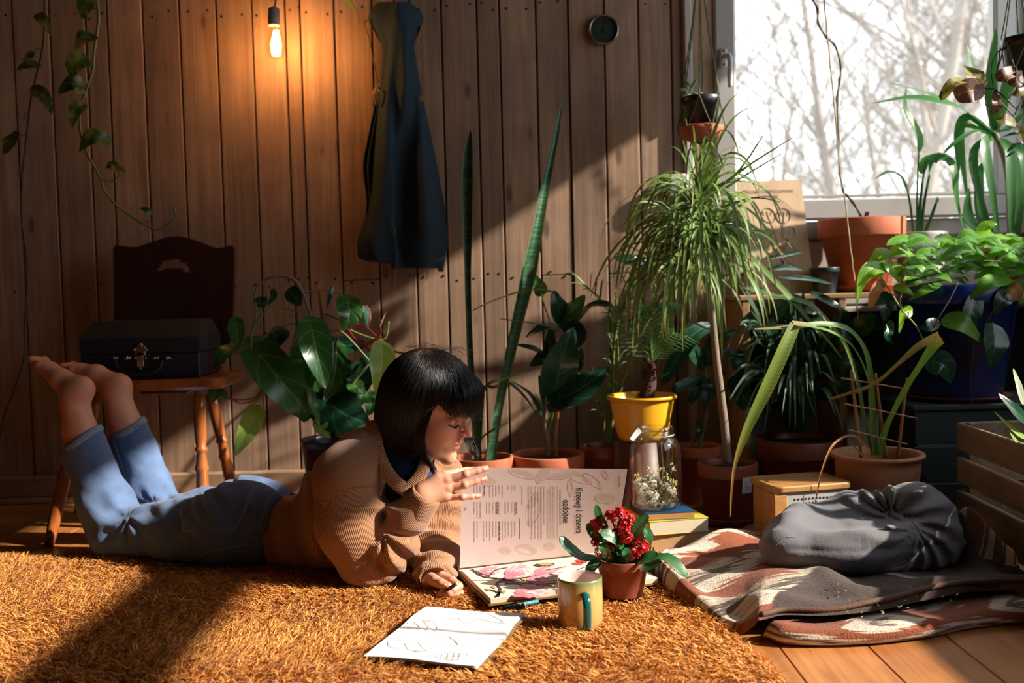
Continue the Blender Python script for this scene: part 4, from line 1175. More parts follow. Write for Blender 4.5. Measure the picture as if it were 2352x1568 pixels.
# faint background leaves printed on the page
def ellpts(cx,cy,a,b,ang,n=22,pt=1.): 
    o=[]
    for i in range(n):
        t=2*PI*i/n; x=a*math.cos(t); y=b*math.sin(t)*(1-pt*.5*(x/a)**2*0+0)*(abs(math.sin(t))**.35)
        o.append((cx+x*math.cos(ang)-y*math.sin(ang),cy+x*math.sin(ang)+y*math.cos(ang)))
    return o
M_faint=papermat('faint_print',C(184,158,150),.08)
mb=MB()
for (cx,cy,a,b,an) in((1200,1089,34,9,.25),(1246,1092,22,12,-.9),(1292,1092,40,8,-.15),(1330,1098,34,9,.35),(1362,1104,30,8,.7),(1382,1143,16,12,0),(1398,1145,14,12,0),(1208,1262,26,12,.2),(1160,1264,15,9,.1),(1120,1105,20,12,.2),(1310,1120,20,7,1.5),(1262,1255,14,10,0),(1225,1170,16,40,.2),(1390,1090,14,6,1.0)):
    mb.add([PG_(*pgparam(x,y),.00025) for x,y in ellpts(cx,cy,a,b,an)],[tuple(range(22))],smooth=False)
obj('printed_leaves',mb,M_faint,book)
# magnolia plate on the lower page
def onp(x,y,o=.0006): p=fl(x,y,zt+o); return p
M_p1=flatmat('print_pink',C(222,156,164)); M_p2=flatmat('print_rose',C(206,122,138)); M_p3=flatmat('print_pale',C(230,200,198)); M_br=flatmat('print_bark',C(62,54,50)); M_yl=flatmat('print_bud',C(178,150,62)); M_rd=flatmat('print_red',C(196,62,58))
mb=MB()
def ribbon(mb,pts,w0,w1,mi,o=.0008):
    P=spl([(x,y,0) for x,y in pts],16); vs=[]
    for i,p in enumerate(P):
        t=(P[min(i+1,16)]-P[max(i-1,0)]).normalized(); w=lerp(w0,w1,i/16)/2*(1+.25*math.sin(i*2.1))
        vs+= [onp(p.x-t.y*w,p.y+t.x*w*.8,o),onp(p.x+t.y*w,p.y-t.x*w*.8,o)]
    mb.add(vs,[(2*i,2*i+1,2*i+3,2*i+2) for i in range(16)],mi,smooth=False)
def petal(mb,cx,cy,a,b,an,mi,o=.0006): mb.add([onp(x,y,o) for x,y in ellpts(cx,cy,a,b,an)],[tuple(range(22))],mi,smooth=False)
k=2.76; X=lambda x:1000+x/k
def q(L): return [(X(x),1000+y/k) for x,y in L]
for L,w0,w1 in(([(230,845),(300,890),(400,905),(470,915)],4,3),([(260,850),(285,870),(330,885)],2.5,1),([(340,890),(385,850),(460,835)],5,1.5),([(395,1020),(410,970),(390,930),(470,915),(560,900)],7,3),([(315,970),(380,985),(410,1000)],2,5),([(380,1022),(430,985),(440,990)],5,2),([(440,935),(560,935),(700,945),(755,940)],4,2),([(560,900),(620,890),(660,880)],3,1.5),([(440,915),(430,905),(520,930)],2.5,1.5),([(900,850),(940,835),(960,830)],2,1.2),([(700,850),(760,842),(830,828)],2,1.5)): ribbon(mb,q(L),w0,w1,0)
def flower(bx,by,tx,ty,w):
    L=math.hypot(tx-bx,ty-by); an=math.atan2(ty-by,tx-bx)
    for (da,ll,ww,mi) in((-.42,.85,.20,3),(.40,.8,.18,1),(-.22,1.0,.24,1),(.2,.98,.22,3),(0,1.05,.26,3),(.62,.55,.16,2),(-.62,.6,.14,3)):
        a_=an+da*.8; Lq=L*ll; n=12; up=[];dn=[]
        for i in range(n+1):
            u=i/n; hw=w*ww*math.sin(PI*u**.8)**.8*(1 if u<1 else 0)*1.5; cx=bx+math.cos(a_)*Lq*u+math.sin(da)*u*(1-u)*14; cy=by+(math.sin(a_)*Lq*u)*.8
            up.append((cx,cy-hw*.62)); dn.append((cx,cy+hw*.62))
        o=.0004+.00012*random.random()+.0001*abs(da)
        mb.add([onp(x,y,o) for x,y in up+dn[::-1]],[tuple(range(2*n+2))],mi,smooth=False)
        for ed in(up,dn): ribbon(mb,ed[1:n:3]+[ed[-1]],.9,.7,2,o+.00025)
        ribbon(mb,[(bx,by),(lerp(bx,up[-1][0],.5),lerp(by,up[-1][1],.5)),(lerp(bx,up[-1][0],.8),lerp(by,up[-1][1],.8))],1.6,.5,2,o+.0003)
random.seed(5)
for f in((1208,1331,1296,1311,30),(1181,1360,1258,1352,24),(1158,1316,1216,1302,24),(1158,1325,1206,1318,22),(1100,1313,1148,1305,16),(1226,1318,1262,1300,18)): flower(*f)
petal(mb,1190,1367,16,3.2,0,2); petal(mb,1330,1288,9,3,.2,5); petal(mb,1325,1294,12,3,.1,5); petal(mb,1342,1290,10,3,-.3,5)
petal(mb,1250,1296,25,4.5,-.05,0); petal(mb,1253,1295,18,2.5,.05,4,.0009)
for x,y in((330,975),(370,960),(430,990),(560,910),(730,945),(545,942)): petal(mb,X(x),1000+y/k,16/k,6/k,.4,4,.0011)
obj('magnolia_print',mb,[M_br,M_p1,M_p2,M_p3,M_yl,M_rd],book)
# ================= sketch notebook =================
note=thing('notebook',fl(1000,1460,.02),'open notebook with pencil sketches lying on the orange rug','notebook')
zn=.027
G6=[[fl(835,1506,zn-.004),fl(1092,1526,zn-.002)],[fl(873,1476,zn+.003),fl(1124,1492,zn+.006)],[fl(909,1449,zn-.002),fl(1155,1464,zn)],[fl(925,1437,zn+.004),fl(1166,1447,zn+.009)],[fl(950,1414,zn+.004),fl(1182,1425,zn+.012)],[fl(980,1394,zn-.002),fl(1203,1408,zn+.010)]]
def NP(u,v,o=0.):
    L=spl([r[0] for r in G6],60)[int(round(v*60))]; R=spl([r[1] for r in G6],60)[int(round(v*60))]
    return lerp(L,R,u)+V((0,0,o+.0025*math.sin(u*5+v*2)))
_NL=spl([r[0] for r in G6],60);_NR=spl([r[1] for r in G6],60)
def NP(u,v,o=0.):
    v=min(max(v,0),.9999)*60; a=int(v); t=v-a
    return lerp(lerp(_NL[a],_NL[a+1],t),lerp(_NR[a],_NR[a+1],t),u)+V((0,0,o+.002*math.sin(u*5+v*.03)))
mb=MB()
for k_ in range(5): mb.grid([[NP(u/16+(.004*k_),max(0,v/40-.006*k_*(1 if v<20 else -1)),-.0011*k_) for v in range(41)] for u in range(17)])
obj('pages',mb,M_paper2,note)
mb=MB(); mb.grid([[NP(lerp(-.01,1.035,u/10),v/40,-.0075-.001*0) for v in range(41)] for u in range(11)]); mb.grid([[NP(lerp(-.01,1.035,u/10),v/40,-.0095) for v in range(41)][::-1] for u in range(11)]); obj('cover',mb,mat('kraft_cover',C(150,116,78),.8),note)
def npar(px,py):
    u,v=.5,.5
    for _ in range(30):
        p=NP(u,v); d=RC.transposed()@(p-V((0,0,CAMZ))); x=CX+F*d.x/-d.z; y=CY-F*d.y/-d.z
        ey=py-y; v-=ey/115*.7; ex=px-x; u+=(ex-(-ey)*.95*0)/245*.7
        u=min(max(u,0),1);v=min(max(v,0),1)
    return u,v
M_graph=mat('pencil_line',C(122,116,118),.6)
mb=MB(); kk=3.027
def sk(L,r=.00045):
    pts=[NP(*npar(600+x/kk,1050+y/kk),.0009) for x,y in L]; mb.tube(pts,[r]*len(pts),4,res=len(pts)*5,flat=.5)
for L in([(1110,1140),(1250,1132),(1380,1118),(1440,1095),(1490,1080)],[(1370,1118),(1400,1145),(1440,1160),(1490,1140),(1480,1130)],[(1500,1120),(1600,1145),(1700,1158)],[(1480,1100),(1560,1085),(1690,1150)],[(1015,1150),(1030,1185),(1065,1210)],[(1060,1145),(1100,1180),(1150,1205)],[(1130,1140),(1160,1180),(1215,1215)],[(1215,1220),(1222,1180),(1200,1150),(1140,1140)],
  [(880,1278),(1000,1275),(1150,1280),(1260,1290),(1360,1308)],[(880,1280),(890,1315),(960,1330)],[(960,1330),(1000,1300),(990,1285)],[(1000,1300),(1030,1340),(1110,1350)],[(1090,1285),(1120,1320),(1150,1345)],[(975,1250),(1000,1235)],[(1300,1245),(1340,1270),(1370,1305)],[(1305,1250),(1345,1280),(1372,1310)],[(1130,1240),(1200,1242),(1280,1260)],[(1060,1350),(1160,1345),(1190,1320)],
  [(1430,1280),(1460,1265),(1500,1262),(1520,1275),(1490,1290),(1440,1290)],[(1390,1312),(1440,1300)],[(1205,1380),(1260,1368),(1340,1360),(1440,1372)],[(1205,1382),(1250,1400),(1330,1412),(1400,1400),(1440,1372)],[(1250,1395),(1262,1372)],[(1290,1408),(1300,1366)],[(1330,1410),(1345,1365)],[(1370,1405),(1382,1366)],[(1270,1390),(1350,1385),(1420,1380)]): sk(L)
for i in range(12): 
    v=.53+.035*i; mb.tube([NP(.02,v,.0007),NP(.5,v,.0007),NP(.985,v,.0007)],.00014,3,flat=.4)
obj('pencil_sketches',mb,M_graph,note)
# ================= mug =================
t=NT('mug_glaze'); tc=t.n('ShaderNodeTexCoord').outputs['Object']; sp=t.n('ShaderNodeSeparateXYZ'); t.set(sp.inputs[0],tc)
zz=t.math('ADD',sp.outputs[2],t.math('MULTIPLY',t.noise(tc,14,3).outputs[0],.02))
c=t.ramp(t.math('DIVIDE',zz,.1),[(.0,C(176,130,74)),(.6,C(194,150,92)),(.84,C(178,148,88)),(1,C(112,124,78))])
M_mug=t.done(t.bsdf(c,.22,0,None,Coat_Weight=.6,Coat_Roughness=.08))
M_mugin=mat('mug_inside',C(214,188,178),.25); M_teal=mat('teal_glaze',C(22,92,88),.15,var=.3,scale=18)
mug=thing('mug',MUG,'amber glazed mug with a teal handle standing on the rug','mug')
R_,H_=.0420,.0945
mb=MB(); mb.lathe(MUG,[(0,.0),(R_*.86,.0),(R_*.95,.003),(R_,.010),(R_*1.005,H_*.5),(R_,H_-.004),(R_*.985,H_),(R_*.955,H_+.0008)],48); obj('cup',mb,M_mug,mug)
mb=MB(); mb.lathe(MUG,[(R_*.955,H_+.0008),(R_*.93,H_-.001),(R_*.915,H_-.01),(R_*.90,.012),(R_*.8,.006),(0,.005)],48); obj('cup_interior',mb,M_mugin,mug)
hd=V((.12,-1,0)).normalized(); P=[MUG+hd*(R_-.002)+V((0,0,.072)),MUG+hd*(R_+.013)+V((0,0,.075)),MUG+hd*(R_+.024)+V((0,0,.062)),MUG+hd*(R_+.025)+V((0,0,.038)),MUG+hd*(R_+.017)+V((0,0,.016)),MUG+hd*(R_-.002)+V((0,0,.010))]
mb=MB(); mb.tube(P,[.0085,.0080,.0074,.0074,.0078,.0085],12,res=28,flat=.62); obj('handle',mb,M_teal,mug)
# ================= pots =================
def claymat(name,c,rough=.75,spec=0): 
    t=NT(name); co=t.coord(); n=t.noise(co,12,5,.6).outputs[0]; n2=t.noise(co,90,3).outputs[0]
    cc=t.mix(t.ramp(n,[(.4,(0,0,0)),(.8,(.5,.5,.5))]),c,tuple(min(1,x*1.5+.05) for x in c)); cc=t.mix(t.math('MULTIPLY',n2,.3),cc,tuple(x*.5 for x in c))
    return t.done(t.bsdf(cc,rough,0,t.bump(n2,.12,.002)))
M_terra=claymat('terracotta',C(176,92,58)); M_terrab=claymat('brown_plastic_pot',C(128,62,42),.42); M_clay=claymat('weathered_clay',C(184,126,88)); M_black=mat('black_plastic',C(26,26,32),.4)
M_yel=mat('yellow_plastic',C(236,170,34),.35); M_soil=mat('soil',C(38,28,22),.95,bump=.8,bscale=90); M_bluep=mat('blue_glaze',C(18,42,104),.25)
def pot(parent,c,rt,rb,h,m,rim=.012,rimh=.03,soil=.85,part='pot',n=48,lip=.004,round_=0):
    c=V(c);mb=MB()
    if round_:
        pr=[(0,0),(rb,0)]+[(lerp(rb,rt,(i/8)**.6),h*i/8) for i in range(1,8)]+[(rt,h-.004),(rt+rim,h-.006),(rt+rim*1.3,h),(rt+rim,h+.004),(rt-lip,h+.003),(rt-.006,h-.02),(rb*.8,.01),(0,.01)]
    else: pr=[(0,0),(rb*.97,0),(rb,.003),(lerp(rb,rt,.98),h-rimh),(rt+rim,h-rimh),(rt+rim*1.1,h-rimh+.003),(rt+rim*1.25,h-.003),(rt+rim,h),(rt-lip,h),(rt-lip-.002,h-.01),(rb*.9,.01),(0,.01)]
    mb.lathe(c,pr,n); o=obj(part,mb,m,parent)
    if soil:
        mb=MB(); r=rt-.006; zs=h*soil; mb.lathe(c,[(0,zs+.004),(r*.4,zs+.006),(r*.8,zs+.001),(lerp(rb,rt,soil)-.002,zs)],28,wob=lambda a,z:1+.0*math.sin(a)); obj('soil',mb,M_soil,parent)
    return o
def saucer(parent,c,r,h,m):
    mb=MB(); mb.lathe(c,[(0,0),(r*.86,0),(r,h*.9),(r*1.02,h),(r*.97,h),(r*.84,.006),(0,.006)],40); return obj('saucer',mb,m,parent)
# ================= kalanchoe =================
kal=thing('kalanchoe',KAL,'red flowering kalanchoe in a small brown pot on the rug','potted plant')
pot(kal,KAL,.051,.041,.076,M_terrab,rim=.0015,rimh=.018,soil=.9)
M_kleaf=leafmat('kalanchoe_leaf',C(44,96,46),C(26,66,38),C(70,120,70),.4,.2,lat=20)
def Kp(px,py,dy=0): return at(px,py,KAL.y+dy)
kl=[([(1372,1278,0),(1330,1276,-.01),(1285,1232,-.005)],40,(-.2,-.3,1)),([(1470,1290,-.01),(1530,1280,-.03),(1580,1325,-.05)],36,(.1,-.4,1)),
 ([(1432,1258,-.03),(1410,1235,-.045),(1378,1222,-.05)],30,(-.1,-.8,.8)),([(1395,1215,.0),(1378,1190,.0),(1368,1158,-.01)],20,(.3,-1,0)),([(1385,1240,0),(1362,1225,-.01),(1350,1200,-.01)],22,(.3,-1,.2)),
 ([(1440,1250,-.02),(1462,1215,-.03),(1488,1180,-.03)],26,(.3,-1,.3)),([(1470,1265,-.01),(1490,1235,-.01),(1480,1210,-.01)],26,(.5,-1,.2)),([(1450,1290,-.03),(1475,1285,-.05),(1510,1268,-.05)],30,(0,-.7,1)),
 ([(1420,1290,-.03),(1440,1275,-.05),(1430,1262,-.06)],26,(0,-1,.5)),([(1380,1285,-.02),(1360,1300,-.03),(1350,1320,-.03)],24,(-.3,-1,.2)),([(1400,1290,-.03),(1390,1262,-.05),(1378,1250,-.05)],22,(-.2,-1,.6)),
 ([(1460,1300,-.03),(1490,1300,-.05),(1520,1290,-.06)],30,(0,-.6,1)),([(1430,1285,.03),(1420,1250,.04),(1440,1220,.05)],30,(0,-.5,1)),([(1455,1280,.03),(1480,1250,.05),(1500,1225,.05)],30,(0,-.5,1))]
mb=MB()
for L,w,nh in kl: leaf(mb,[Kp(*p) for p in L],w*pxm(2.0),nh,'oval',14,5,.10,wave=.05,serr=.10)
random.seed(31)
for i in range(26):
    a=random.uniform(0,6.28); r=random.uniform(.02,.05); b=KAL+V((0,0,.08)); tt=b+V((math.cos(a)*r,math.sin(a)*r,random.uniform(.0,.05)))
    leaf(mb,[b+V((math.cos(a)*.008,math.sin(a)*.008,-.005)),lerp(b,tt,.5)+V((0,0,.012)),tt],random.uniform(.018,.028),(math.cos(a)*.3,-.4,1),'oval',8,3,.12)
obj('leaves',mb,M_kleaf,kal)
mb=MB(); cl=[(1422,1183,30,-.02),(1400,1180,16,-.01),(1443,1185,20,-.02),(1430,1208,22,-.03),(1374,1206,24,-.01),(1366,1198,14,0),(1385,1262,22,-.03),(1366,1240,12,-.01),(1402,1250,14,-.03),(1440,1230,18,-.04),(1472,1252,24,-.03),(1455,1268,18,-.04),(1480,1262,16,-.03),(1478,1205,9,.0),(1413,1220,14,-.02),(1445,1198,18,-.025)]
for (px,py,r,dy) in cl: mb.tube([KAL+V((0,0,.07)),lerp(KAL+V((0,0,.07)),Kp(px,py,dy),.6)+V((0,0,.01)),Kp(px,py,dy)],.0018,5,res=8)
obj('flower_stems',mb,mat('kal_stem',C(70,110,50),.5),kal)
M_red=leafmat('red_petal',C(206,22,26),C(164,10,18),C(226,60,40),.5,.3,lat=0)
mb=MB()
for (px,py,r,dy) in cl:
    c=Kp(px,py+5,dy); R=r*.84*pxm(2.0)
    for q_ in range(int(26+R*1500)):
        d=V((random.gauss(0,1),random.gauss(0,1)-.3,random.gauss(0,1)+.5)).normalized(); p=c+d*R*random.uniform(.55,1); s=R*.16+.0026
        o=d.orthogonal().normalized(); b_=d.cross(o); a0=random.uniform(0,6)
        for k_ in range(5):
            a=a0+k_*1.2566; e=(o*math.cos(a)+b_*math.sin(a)); mb.add([p,p+e*s*.6+d*s*.35+d.cross(e)*s*.35,p+e*s+d*s*.3,p+e*s*.6+d*s*.35-d.cross(e)*s*.35],[(0,1,2,3)],attr=(0,1,random.random()))
obj('blossoms',mb,M_red,kal)
# small eraser and teal pencil by the book
pn=thing('pencil',fl(1190,1388,.03),'teal pencil lying beside the bottom edge of the open book','pencil')
mb=MB(); mb.tube([fl(1152,1398,.030),fl(1205,1386,.032),fl(1236,1380,.033)],.0036,6); obj('barrel',mb,mat('teal_paint',C(60,140,160),.35),pn)
mb=MB(); mb.tube([fl(1148,1399,.030),fl(1152,1398,.030)],[.0008,.0034],6); obj('tip',mb,mat('pencil_wood2',C(206,170,120),.6),pn)
er=thing('eraser',fl(1192,1393,.026),'small worn grey eraser on the rug by the teal pencil','eraser')
mb=MB(); mb.ball(fl(1193,1392,.030),(.011,.006,.007),12,8,disp=lambda v:1+.12*math.sin(v.x*5+v.z*3)); obj('eraser_body',mb,mat('eraser_rubber',C(120,126,118),.8),er)
mb=MB(); mb.ball(fl(1203,1391,.031),(.004,.0062,.0072),10,6); obj('sleeve',mb,mat('eraser_sleeve',C(150,160,150),.6),er)
# ================= book stack and jar =================
def paperback(name,label,cat,corner,yaw,w,d,z0,th,mc,cov,grp=None):
    """corner=(x,y) of front-left corner; box turned by yaw"""
    R=Matrix.Rotation(yaw,3,'Z'); o=thing(name,(corner[0],corner[1],z0),label,cat,grp)
    cx=V((corner[0],corner[1],0))+R@V((w/2,d/2,0))
    mb=MB(); mb.box(V((cx.x,cx.y,z0+th/2)),(w-.002,d-.002,th-.0024),R); obj('page_block',mb,mc,o)
    mb=MB(); mb.box(V((cx.x,cx.y,z0+th-.0006)),(w,d,.0012),R); mb.box(V((cx.x,cx.y,z0+.0006)),(w,d,.0012),R)
    s=R@V((-w/2,0,0)); mb.box(V((cx.x+s.x,cx.y+s.y,z0+th/2)),(.0014,d,th),R); obj('cover',mb,cov,o); return o
M_pe1=edgemat('page_edges_tan',C(196,160,116),C(150,112,72),420); M_pe2=edgemat('page_edges_cream',C(220,206,176),C(170,150,118),420)
b1=fl(1497,1266); yb=math.radians(9)
paperback('paperback',"thick tan-edged paperback at the bottom of the stack under the jar",'book',(b1.x,b1.y),yb,.150,.20,.0005,.040,M_pe1,mat('worn_cover',C(176,150,116),.7),'books under the jar')
b2=at(1527,1232,b1.y+.0)
o2=at(1480,1214,2.50); 
paperback('paperback',"yellow-covered paperback in the middle of the stack under the jar",'book',(b1.x-.004,b1.y-.012),math.radians(13),.152,.19,.0412,.034,M_pe2,mat('yellow_cover',C(190,180,60),.45),'books under the jar')
paperback('paperback',"small blue-covered book on top of the stack under the jar",'book',(b1.x-.012,b1.y+.0),math.radians(7),.122,.17,.0758,.017,edgemat('page_edges_ochre',C(190,140,74),C(150,104,50),420),mat('blue_cover',C(26,70,104),.4),'books under the jar')
JC=V((at(1506,1100,b1.y+.07).x,b1.y+.07,.0935))
jar=thing('glass_jar',JC,'large open glass jar of dried flowers standing on the stacked books','jar')
M_jar=glassmat('jar_glass',(.97,.98,.97),.05,.75,.03)
def mpj(r,z): return (r,z)
Y_=JC.y; hj=.64-(978-661)/F*Y_-JC.z
rj=59*pxm(Y_)
pr=[(0,.004),(rj*.86,.002),(rj*.97,.010),(rj,.022),(rj,hj*.68),(rj*.96,hj*.76),(rj*.86,hj*.83),(rj*.72,hj*.875),(rj*.66,hj*.895),(rj*.72,hj*.905),(rj*.66,hj*.92),(rj*.66,hj*.955),(rj*.71,hj*.965),(rj*.71,hj*.985),(rj*.67,hj)]
mb=MB(); mb.lathe(JC,pr+[(r-.003,max(z,.008)) for r,z in pr[::-1]],56); obj('jar_body',mb,M_jar,jar)
# ring rings of the neck
mb=MB()
for z in(.905,.93,.97): mb.lathe(JC,[(rj*.70,hj*z-.0025),(rj*.735,hj*z),(rj*.70,hj*z+.0025)],48)
obj('neck_ring',mb,glassmat('jar_glass_thick',(.9,.92,.9),.25,.7,.08),jar)
tg=thing('paper_tag',at(1455,1000,2.44),'small white paper tag tied at the jar neck','tag')
mb=MB(); T=[at(1466,980,Y_-.05),at(1474,992,Y_-.055),at(1456,1012,Y_-.06),at(1446,1008,Y_-.06)]; mb.add(T+[p+V((0,.0008,0)) for p in T],[(0,1,2,3),(7,6,5,4),(0,4,5,1),(1,5,6,2),(2,6,7,3),(3,7,4,0)],smooth=False); obj('paper',mb,M_paper2,tg)
mb=MB(); mb.tube([JC+V((math.cos(a)*rj*.74,math.sin(a)*rj*.74,hj*.892)) for a in [i*2*PI/24 for i in range(25)]],.0012,5); mb.tube([JC+V((-rj*.6,-rj*.45,hj*.892)),at(1468,982,Y_-.05)],.0008,4); obj('string',mb,mat('tag_string',C(190,180,160),.8),tg)
df=thing('dried_flowers',JC+V((0,0,.01)),'pale dried flowers and moss heaped inside the glass jar','dried flowers')
M_dry=leafmat('dried_petal',C(206,198,182),C(150,142,128),C(210,202,186),.8,.25,lat=0); M_moss=leafmat('dried_moss',C(132,128,70),C(90,84,44),C(150,140,80),.8,.2,lat=0)
random.seed(12); mb=MB()
for (px,py,r) in((1470,1120,26),(1495,1112,24),(1490,1145,28),(1478,1160,24),(1520,1140,24),(1535,1125,18),(1510,1160,24),(1500,1130,30)):
    c=at(px,py,Y_+random.uniform(-.02,.02)); R=r*pxm(Y_)
    for i in range(120):
        d=V((random.gauss(0,1),random.gauss(0,1),random.gauss(0,1))).normalized(); p=c+d*R*random.uniform(.3,.95)
        rr2=math.hypot(p.x-JC.x,p.y-JC.y)
        if rr2>rj-.010 or p.z<JC.z+.012: continue
        t2=d.orthogonal().normalized()*random.uniform(.006,.012); leaf(mb,[p-t2,p+d*.003,p+t2],random.uniform(.006,.012),d,'oval',5,2,.3,wave=.2)
obj('petals',mb,M_dry,df)
mb=MB()
for i in range(420):
    a=random.uniform(0,6.28); r=rj*.88*math.sqrt(random.random()); z=abs(random.gauss(0,.03))+.010; c=JC+V((r*math.cos(a),r*math.sin(a),min(z,.085)))
    d=V((random.gauss(0,1),random.gauss(0,1),random.gauss(0,.6))).normalized()*.006; mb.tube([c-d,c+d],.0006,3,cap=False,attr=(0,0,random.random()))
    if math.hypot((c+d).x-JC.x,(c+d).y-JC.y)>rj-.006: continue
obj('moss',mb,M_moss,df)
mb=MB();mb2=MB()
for (px,py) in((1457,1090),(1487,1080),(1522,1078),(1545,1072),(1458,1100),(1540,1100),(1528,1092),(1548,1108)):
    px=min(max(px,1462),1552)
    p=at(px,py,Y_+random.uniform(-.02,.01)); q0=at(lerp(px,1505,.5),1130,Y_); mb.tube([q0,lerp(q0,p,.5)+V((.003,0,0)),p],.0007,4,res=6)
    for i in range(7):
        c=p+V((random.gauss(0,.004),random.gauss(0,.004),random.gauss(0,.004))); mb2.ball(c,random.uniform(.0018,.003),6,4,attr=(0,0,random.random()))
obj('stalks',mb,M_moss,df); obj('flower_heads',mb2,mat('dry_yellow',C(206,190,110),.8),df)
# ================= blanket =================
def blmat():
    t=NT('fleece_ikat'); a=t.attr(); sp=t.n('ShaderNodeSeparateXYZ'); t.set(sp.inputs[0],a.outputs['Vector']); u,v,w=sp.outputs
    cb=t.n('ShaderNodeCombineXYZ'); t.set(cb.inputs[0],t.math('MULTIPLY',u,5.)); t.set(cb.inputs[1],t.math('MULTIPLY',v,36.))
    n=t.noise(cb.outputs[0],1.,4,.6).outputs[0]
    z=t.math('ADD',t.math('MULTIPLY',v,2.9),t.math('ADD',t.math('MULTIPLY',t.math('SINE',t.math('MULTIPLY',u,9.)),.22),t.math('MULTIPLY',t.math('SUBTRACT',n,.5),.8)))
    fr=t.math('FRACT',z)
    c=t.ramp(fr,[(0,C(142,70,34)),(.22,C(152,76,38)),(.25,C(222,204,182)),(.45,C(228,214,194)),(.49,C(108,88,76)),(.63,C(92,74,64)),(.67,C(214,196,174)),(.80,C(206,184,160)),(.84,C(142,70,34))])
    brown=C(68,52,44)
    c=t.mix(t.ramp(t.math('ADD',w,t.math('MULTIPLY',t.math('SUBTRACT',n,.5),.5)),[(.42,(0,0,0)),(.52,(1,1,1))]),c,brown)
    co=t.coord(); f=t.noise(co,260,3,.7).outputs[0]; c=t.mix(t.math('MULTIPLY',f,.45),c,C(70,50,40))
    return t.done(t.bsdf(c,.95,0,t.bump(t.math('ADD',f,t.math('MULTIPLY',t.noise(co,60,2).outputs[0],.6)),.8,.004),Sheen_Weight=.08))
M_blk=blmat()
Fp=[fl(*p,.0) for p in((1498,1316),(1512,1352),(1580,1400),(1650,1436),(1730,1474),(1800,1462),(1900,1463),(2020,1450),(2130,1425),(2230,1405),(2380,1400),(2500,1400))]
Bp=[fl(*p,.0) for p in((1500,1312),(1540,1292),(1605,1262),(1680,1232),(1760,1205),(1850,1190),(1950,1180),(2060,1175),(2150,1172),(2230,1195),(2310,1240),(2420,1300))]
NF=spl(Fp,150);NBk=spl(Bp,150)
def blz(u,v,x,y):
    e=min(v/.06,(1-v)/.05,u/.03,1); e=max(e,0); edge=math.sqrt(max(0,1-(1-min(e,1))**2))
    h=.020+.012*math.sin(u*17+v*5)*math.sin(PI*v)+.010*math.sin(v*14+u*9)+.006*math.sin(x*31+y*23+2*math.sin(y*17))
    h+=.020*math.exp(-((v-.08-.05*math.sin(u*6))/.06)**2)*(1+.5*math.sin(u*20))
    h+=.085*math.exp(-(((u-.90)/.07)**2+((v-.50)/.22)**2))*(1+.25*math.sin(v*19+u*13))+.13*math.exp(-(((u-.80)/.10)**2+((v-.88)/.12)**2))*(1+.2*math.sin(u*60))
    h+=.030*math.exp(-((u*1.0+v*.35-.62)/.035)**2)*math.exp(-((v-.25)/.22)**2)
    h+=.022*math.exp(-(((v-.82+.3*u)/.08)**2))*math.exp(-((u-.25)/.22)**2)
    b=.036*max(0,min(1,(u-.33)/.05))*math.exp(-v/.30)
    return max(.004,h*edge*(1-.4*min(1,b/.03))+.003)+b
rows=[];at_=[]
for i in range(151):
    u=i/150; row=[]
    for j in range(61):
        v=j/60; p=lerp(NF[i],NBk[i],v); z=blz(u,v,p.x,p.y)
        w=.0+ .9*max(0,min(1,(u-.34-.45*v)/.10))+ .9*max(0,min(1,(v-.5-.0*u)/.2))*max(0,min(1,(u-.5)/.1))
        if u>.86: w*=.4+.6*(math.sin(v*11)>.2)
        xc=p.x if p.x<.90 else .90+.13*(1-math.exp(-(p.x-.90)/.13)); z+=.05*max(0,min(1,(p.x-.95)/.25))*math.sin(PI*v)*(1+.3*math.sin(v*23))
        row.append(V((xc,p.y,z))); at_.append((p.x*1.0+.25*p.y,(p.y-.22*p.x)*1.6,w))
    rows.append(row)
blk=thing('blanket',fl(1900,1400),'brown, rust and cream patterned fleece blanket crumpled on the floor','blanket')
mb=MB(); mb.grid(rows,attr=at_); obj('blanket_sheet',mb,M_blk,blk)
# folded lower layer peeking out at the front with a brown hem
rows=[];at_=[]; FL=spl([fl(*p) for p in((1752,1470),(1800,1487),(1900,1490),(2020,1486),(2140,1472),(2240,1450),(2380,1436),(2500,1430))],100)
for i in range(101):
    u=i/100; p=FL[i]; t=(FL[min(i+1,100)]-FL[max(i-1,0)]).normalized(); nrm=V((-t.y,t.x,0)); row=[]; hh=.033*(min(1,u/.04)**.5)*(1+.12*math.sin(u*16)); wd=.13
    for j in range(25):
        a=j/24; 
        if a<.5: th=PI*a/.5; q=p+nrm*(.026-.026*math.cos(th-0)*1.0-.0)*.9; z=hh*.5*(1-math.cos(th))+.001; q=p+nrm*(.020*(1-math.sin(th)))
        else: q=p+nrm*(.020+wd*(a-.5)/.5); z=hh+.001-.018*(a-.5)/.5
        row.append(V((q.x,q.y,max(z,.001)))); at_.append((q.x*2.0+.3,(z*6+.1*q.x)*1.6,.15+.5*max(0,u-.6)))
    rows.append(row)
mb=MB(); mb.grid(rows,attr=at_); obj('folded_layer',mb,M_blk,blk)
M_hemb=mat('brown_binding',C(92,62,42),.8,bump=.3); mb=MB()
pts=[V((lerp(NF[i],NBk[i],.012).x,lerp(NF[i],NBk[i],.012).y,blz(i/150,.012,0,0)+.004)) for i in range(58,151,2)]
mb.tube(pts,.0055,8,res=120); obj('edge_binding',mb,M_hemb,blk)
random.seed(8); mb=MB()
